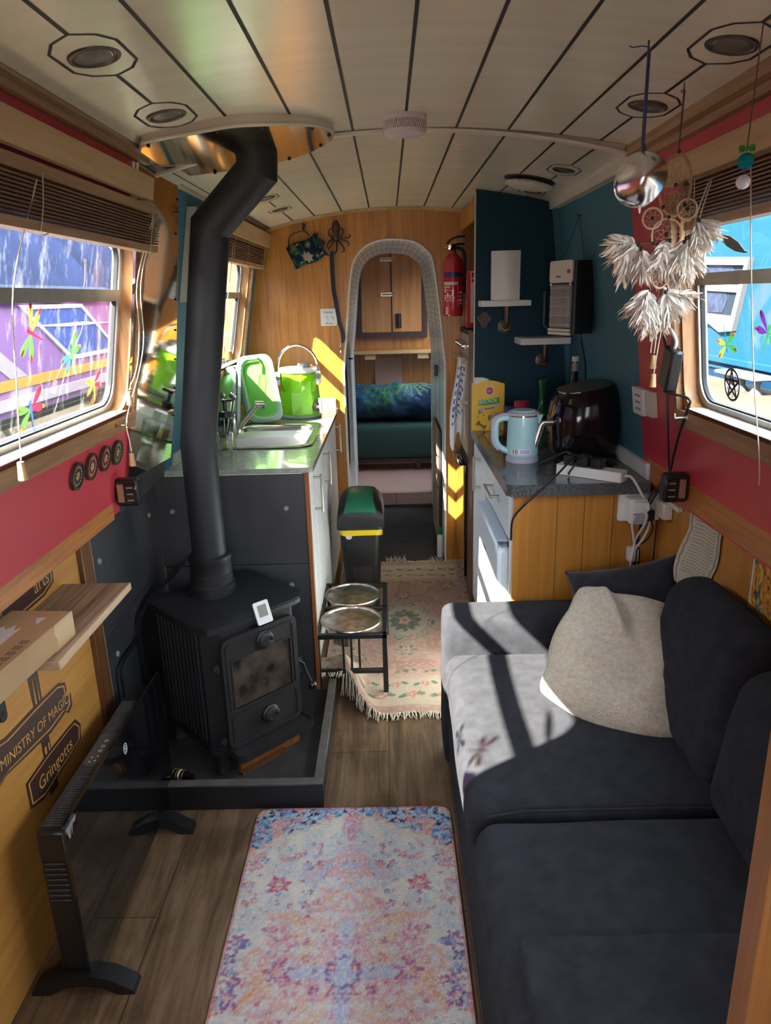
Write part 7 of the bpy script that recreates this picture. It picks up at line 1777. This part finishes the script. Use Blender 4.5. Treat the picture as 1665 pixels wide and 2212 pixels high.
def build_rugs():
    # printed rug in the foreground
    x0, x1, y0, y1 = -.415, .147, .62, 1.760; W, H_ = x1 - x0, y1 - y0
    rnd = random.Random(21)
    FL = []
    for k in range(150):
        u, v = rnd.uniform(0, 1.02), rnd.uniform(0, 4.1)
        edge = u > .80
        FL.append((u, v, rnd.uniform(.025, .06) if not edge else rnd.uniform(.03, .07), rnd.choice([(.62, .10, .17), (.70, .24, .16), (.40, .12, .30), (.16, .26, .52), (.10, .08, .26), (.74, .36, .22), (.22, .46, .60), (.66, .30, .36)]), rnd.choice([4, 5, 6]), rnd.uniform(0, 6)))
    def col(s, tt):
        X = (s * W - W / 2) / (W / 2); v = (1 - tt) * H_ / (W / 2); u = abs(X)              # v: distance from the far edge
        P = Vector((u * 3.2, v * 3.2, 0)); n1 = noise.noise(P * 1.3 + Vector((3, 1, 0))); n2 = noise.noise(P * 4.5); n3 = noise.noise(Vector((X * 40, v * 40, 2)))
        c = mixc((.80, .73, .62), (.66, .63, .61), smooth(-.2, .4, n1))
        if v < .70:                                                                          # corner spandrels
            bnd = .66 - .60 * (1 - u) ** .70
            inside = smooth(bnd + .05, bnd - .03, v + .06 * n2)
            sp = mixc((.36, .58, .70), (.03, .025, .12), smooth(-.08, .08, noise.noise(Vector((u * 17, v * 17, 5))))); sp = mixc(sp, (.14, .30, .54), smooth(.1, .35, noise.noise(Vector((u * 8, v * 8, 11)))))
            sp = mixc(sp, (.80, .38, .32), smooth(.20, .32, noise.noise(Vector((u * 6, v * 6, 15))))); c = mixc(c, sp, inside)
            c = mixc(c, (.80, .66, .46), smooth(.07, .02, abs(v - bnd - .06)) * .6)
        spear = smooth(.055, .0, u - .08 * max(0, sin(v * 6.2)) - .03 * n2) * smooth(.03, .08, v) * smooth(.66, .58, v); c = mixc(c, (.64, .22, .28), spear * .8)
        mv = (v - 1.90) / .78; md = sqrt((u / .80) ** 2 + mv * mv) * (1 + .09 * sin(10 * atan2(mv, u + 1e-4)) + .10 * n2)
        md2 = sqrt((u / .27) ** 2 + ((v - .80) / .17) ** 2) * (1 + .10 * sin(8 * atan2(v - .80, u + 1e-4)) + .10 * n2)
        md3 = sqrt((u / .62) ** 2 + ((v - .80) / .34) ** 2) * (1 + .14 * n2)
        c = mixc(c, (.58, .62, .70), smooth(1.05, .9, md3) * smooth(-.1, .25, n2) * .8); c = mixc(c, (.60, .42, .50), smooth(1.0, .7, md3) * smooth(.05, .3, n1) * .5)
        med = smooth(1.04, .92, md); mc = mixc((.76, .46, .42), (.80, .55, .40), smooth(-.2, .3, n1)); mc = mixc(mc, (.68, .28, .36), smooth(.08, .3, noise.noise(P * 2.2)) * .8); mc = mixc(mc, (.76, .70, .66), smooth(-.05, .3, n2) * .75)
        mc = mixc(mc, (.80, .42, .24), smooth(.72, .95, md) * smooth(-.1, .2, n1)); mc = mixc(mc, (.46, .58, .74), smooth(.09, .02, min(u, abs(v - 1.90) * .9)) * smooth(.70, .5, md) * .75)
        ro = sqrt(u * u + (v - 1.90) ** 2); mc = mixc(mc, (.20, .16, .36), smooth(.030, .0, abs(ro - .13 * (1 + .10 * cos(12 * atan2(v - 1.90, u)))))); 
        c = mixc(c, mc, med); c = mixc(c, (.76, .42, .42), smooth(1.05, .85, md2) * .85); c = mixc(c, (.52, .50, .58), smooth(.45, .3, md2) * .8)
        for (a, b, r, k_) in ((.64, 1.02, .115, (.62, .10, .18)), (.90, 1.62, .10, (.36, .12, .36)), (.90, 2.12, .115, (.40, .10, .34)), (.92, .78, .09, (.74, .30, .26)), (.52, 1.90, .12, (.48, .14, .28)), (.88, 2.75, .11, (.2, .28, .5)), (.62, 2.75, .11, (.62, .12, .2))):
            d = flower(u, v, a, b, r, 7, 1.0) * (1 + .25 * n2)
            if d < 1: c = mixc(c, mixc(k_, mixc(k_, (.82, .60, .46), .8), smooth(.62, .3, d)), .9)
        for (a, b, r, k_, pe, ph) in FL:
            if abs(u - a) > r * 1.1 or abs(v - b) > r * 1.1: continue
            if md < .95 and k_[0] < .3: continue
            d = flower(u, v, a, b, r, pe, ph)
            if d < 1: c = mixc(c, mixc(k_, (.72, .52, .40), smooth(.45, .2, d)), .85 if d < .85 else .5)
        lf = noise.noise(Vector((u * 11, v * 11, 9))); lc = (.42, .60, .72) if n1 > 0 else (.50, .54, .68)
        c = mixc(c, lc, smooth(.22, .36, lf) * (.5 if md > .95 else .25)); c = mixc(c, (.40, .10, .22), smooth(.42, .50, noise.noise(Vector((u * 15, v * 15, 19)))) * .6)
        wear = smooth(-.05, .45, n3 + .35 * n2) * .66; c = mixc(c, (.76, .71, .65), wear)
        if u > .985 or v < .022: c = mixc(c, (.58, .14, .12), .55)
        return tuple(max(0, q * (.92 + .16 * n3)) for q in c)
    m = M('rug')
    def pos(s, tt):
        x, y = lerp(x0, x1, s), lerp(y0, y1, tt); r = .035
        if y > y1 - r:
            k = sqrt(max(0, r * r - (y - y1 + r) ** 2)); x = max(x0 + r - k, min(x1 - r + k, x))
        return Vector((x, y, .009 + .0012 * noise.noise(Vector((x * 40, y * 40, 0)))))
    m.grid(pos, 140, 286, col=col); n0 = len(m.v)
    m.prism(rrect(x0, y0, x1, y1, .035, 6), lambda u, v, d: Vector((u, v, d)), .0005, .007)
    for i in range(n0, len(m.v)): m.col[i] = (.50, .12, .12)
    solo('printed_rug', m, 'faded pink, cream and blue printed rug in the foreground', 'rug', sharp=70)
    # fringed wool rug in the galley
    x0, x1, yb = -.290, .386, 3.775; W = x1 - x0
    def yf(x): return lerp(2.255, 2.405, smooth(-.075, -.205, x)) + .008 * sin(x * 21)
    def P2(s, tt):
        x = lerp(x0, x1, s); ya = yf(x); y = lerp(ya, yb, tt)
        up = smooth(-.115, -.200, x) * smooth(2.66, 2.50, y); z = .006 + .0885 * up + .003 * noise.noise(Vector((x * 6, y * 5, 2))) * (1 - up) + .004 * abs(noise.noise(Vector((x * 4, y * 3, 6))))
        fold = math.exp(-((x + .145 + (y - 2.35) * .35) / .035) ** 2) * smooth(2.60, 2.42, y) * .035
        return Vector((x + (.010 if s == 1 else 0) * noise.noise(Vector((0, y * 4, 0))), y, z + fold))
    cx, cy = .045, 3.02
    def col2(s, tt):
        x = lerp(x0, x1, s); y = lerp(2.255, yb, tt); n = noise.noise(Vector((x * 9, y * 9, 0))); n2 = noise.noise(Vector((x * 60, y * 60, 4)))
        base = mixc((.46, .26, .195), (.53, .335, .25), smooth(-.3, .3, n)); c = base; cream = (.60, .52, .36); gr_ = (.14, .20, .14); pk = (.58, .21, .17)
        ex = min(x - x0, x1 - x); ey = min(y - 2.255, yb - y)
        if ey < .34 and ey > .05 and ex > .05:                      # flowered end borders
            c = mixc(c, cream, smooth(.30, .22, ey + .04 * n) * .75)
            for r_, off, big in ((.12, 0, 1), (.20, .06, .8), (.30, .02, .55)):
                px = ((x + off) % .115) - .0575; d = flower(px, ey, 0, r_, .026 * big, 5, x * 9)
                if d < 1: c = mixc(pk, (.72, .50, .38), smooth(.5, .2, d)) if big > .6 else gr_
                for sg in (-1, 1):
                    if flower(px, ey, sg * .034, r_ + .008 * sg, .019 * big, 2, sg * 1.2) < 1: c = gr_
        if ex < .05: c = mixc(c, (.46, .34, .26), .6); c = gr_ if flower((y % .07) - .035, ex, 0, .026, .014, 4) < 1 else c
        dx, dy = (x - cx) / .155, (y - cy) / .235; d = sqrt(dx * dx + dy * dy); th = atan2(dy, dx)
        if d < 1.0:
            c = mixc(c, (.52, .48, .35), smooth(1.0, .75, d) * .75)
            if .62 < d < .95 and sin(24 * th + 9 * sin(d * 30)) > .25 and abs(d - .78) < .11: c = mixc(gr_, pk, smooth(.2, .6, sin(8 * th)))
            if d < .50 * (.72 + .28 * abs(cos(6 * th))): c = gr_
            if d < .24 * (.8 + .2 * cos(5 * th)): c = mixc(pk, (.74, .50, .38), smooth(.08, .0, abs(d - .12)))
        for (fx, fy) in ((.27, 2.62), (.27, 3.42), (-.16, 2.62), (-.16, 3.42), (.045, 3.31), (.045, 2.73)):
            f_ = flower(x, y, fx, fy, .05, 6)
            if f_ < .55: c = pk if f_ < .3 else cream
            elif 1.0 > f_ and sin(9 * atan2(y - fy, x - fx)) > -.1: c = gr_
        c = mixc(c, (.54, .40, .31), smooth(-.1, .5, n2) * .5); return tuple(q * (.93 + .14 * n2) for q in c)
    m = M('rug2'); m.grid(P2, 136, 300, col=col2)
    t = T('fringed_rug', 'pink floral wool rug with cream fringe between the kitchen units', 'rug'); t.part('pile', m, sharp=80)
    m = M('fringe'); rnd = random.Random(2)
    for k in range(150):
        s = (k + rnd.random() * .6) / 150; a = P2(s, 0); b = a + Vector((rnd.uniform(-.014, .016), -rnd.uniform(.018, .045), 0)); zf = .0025 if a.x > -.2 else .088; b.z = lerp(a.z, zf, .9) if a.x > -.2 else .090
        m.tube([a, (a + b) / 2 + Vector((rnd.uniform(-.004, .004), 0, .002)), b], [.0024, .0019, .0011], 5)
    t.part('fringe', m); m = M('fringe')
    for k in range(120):
        s = (k + rnd.random() * .6) / 120; a = P2(s, 1); cl = 1 if (abs(s - .45) < .09 or abs(s - .80) < .07) else 0
        if a.x < -.02 and not cl and rnd.random() < .2: continue
        b = a + Vector((rnd.uniform(-.02, .02), -rnd.uniform(.0, .012) + (.03 if cl else .012) * rnd.random(), .004 + cl * rnd.uniform(.01, .035)))
        m.tube([a, (a + b) / 2 + Vector((0, -.004, .006)), b], [.0022, .0018, .001], 5)
    t.part('fringe', m); t.done()
build_rugs()

# ================================================================== OUTSIDE
def build_outside():
    m = M('water'); m.box(-14, -8, .0, -1.0, 20, .12, .001); m.box(1.0, -8, .0, 2.2, 20, .12, .001); struct('canal_water', m)
    t = T('moored_boat', 'purple and blue boat moored beyond the left windows', 'boat')
    f = lambda u, v, d=0: Vector((-1.50 + d, u, v))
    m = M('bdark'); m.prism([(-6, .10), (16, .10), (16, 1.03), (-6, 1.03)], lambda u, v, d: Vector((-1.42 + d, u, v)), -.06, 0); m.box(-3.2, -6, .95, -1.42, 16, 1.03, .002); t.part('hull', m)
    m = M('bpur'); m.box(-2.9, -6, .99, -1.50, 4.6, 1.475, .004); t.part('cabin_side', m)
    m = M('borange'); m.prism(rect(-6, 1.128, 4.6, 1.168), f, 0, .006); t.part('coach_line', m)
    m = M('bpale'); m.prism(rect(-6, 1.055, 4.6, 1.098), f, 0, .012); m.prism(rect(-6, .965, 16, .985), lambda u, v, d: Vector((-1.42 + d, u, v)), 0, .02); t.part('rubbing_band', m)
    for (ya, yb, sl) in ((1.2, 2.2, .3), (3.0, 3.62, -.42)):
        m = M('bwhite2', 'bglz'); q = [(ya + sl * .0, 1.45), (yb + sl * .0, 1.45), (yb - sl, 1.20), (ya - sl, 1.20)]; cxx = sum(p[0] for p in q) / 4
        inn = [(lerp(cxx, p[0], .90), lerp(1.325, p[1], .86)) for p in q]; m.prism([q, inn], f, 0, .010); m.use(1); m.prism(inn, f, 0, .004); m.use(0); m.prism([(lerp(cxx, p[0], .9), lerp(1.36, p[1], .06)) for p in q], f, .004, .008); t.part('window', m)
    m = M('blilac')
    for (a, w_) in ((2.35, .14), (4.0, .10)): m.prism([(a, 1.47), (a + w_, 1.47), (a + w_ + .5, 1.17), (a + .5, 1.17)], f, 0, .003)
    t.part('painted_stripes', m)
    m = M('bskyblue'); m.grid(lambda u, v: Vector((lerp(-1.475, -1.86, v) + .01 * sin(u * 300), lerp(-6, 4.6, u), lerp(1.468, 2.06, v) + .012 * sin(u * 170 + v * 4))), 160, 8); m.box(-2.8, -6, 1.47, -1.86, 4.6, 2.06, .01); t.part('sky_screen', m)  # blue cover added in place of the blue sky behind the upper panes
    m = M('whitep'); m.box(-3.1, 4.6, 1.03, -1.44, 12, 1.05, .006); t.part('bounce_deck', m); t.done()  # pale deck added out of view to bounce sun on to the kitchen ceiling
    K = 1.8; s_ = lambda y, z: (y * K, 1.45 + (z - 1.45) * K); X = 2.0 * K
    g = lambda u, v, d=0: Vector((X - d, u, v))
    t = T('blue_boat', 'bright blue boat with white framed window beyond the right window', 'boat')
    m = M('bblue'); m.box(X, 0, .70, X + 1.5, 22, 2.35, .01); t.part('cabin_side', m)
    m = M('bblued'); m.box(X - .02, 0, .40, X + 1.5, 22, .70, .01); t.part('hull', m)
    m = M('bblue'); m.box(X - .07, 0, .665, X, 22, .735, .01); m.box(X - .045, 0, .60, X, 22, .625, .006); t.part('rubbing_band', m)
    q = [s_(4.95, 1.640), s_(4.119, 1.599), s_(4.235, 1.203), s_(4.40, 1.190), s_(4.56, 1.235), s_(4.95, 1.24)]
    cxx = s_(4.55, 0)[0]; cz = s_(0, 1.42)[1]; inn = [s_(4.90, 1.590), s_(4.175, 1.560), s_(4.265, 1.285), s_(4.90, 1.30)]
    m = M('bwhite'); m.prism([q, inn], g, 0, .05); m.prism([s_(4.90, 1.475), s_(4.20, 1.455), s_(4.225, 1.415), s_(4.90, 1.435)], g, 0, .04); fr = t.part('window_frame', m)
    m = M('bgrey'); m.prism(inn, g, .005, .012); t.part('pane', m, fr)
    m = M('bblind'); m.prism([s_(4.90, 1.43), s_(4.40, 1.42), s_(4.37, 1.37), s_(4.42, 1.30), s_(4.90, 1.305)], g, .012, .018); m.prism([s_(4.90, 1.585), s_(4.34, 1.56), s_(4.31, 1.50), s_(4.90, 1.52)], g, .012, .018); t.part('blind', m, fr)
    t.done()
    t = T('white_bench', 'low white bench on the sunny quay outside the right window', 'bench')
    m = M('bwhite'); m.box(3.2, 6.35, .635, 3.42, 7.15, .675, .012); t.part('seat', m)
    for y in (6.5, 6.78, 7.02):
        m = M('bwhite'); m.lathe([(.06, .505), (.055, .53), (.03, .56), (.03, .60), (.055, .634)], (3.31, y, 0), (0, 0, 1), 14); t.part('leg', m)
    t.done()
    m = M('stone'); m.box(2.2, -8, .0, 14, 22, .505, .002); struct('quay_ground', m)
    m = M('stone'); m.box(-14, -8, -.5, 14, 22, -.1, .002); struct('ground', m)
MT['bwhite2'] = mk('lilac_white_frame', (.55, .50, .62), .4)
build_outside()
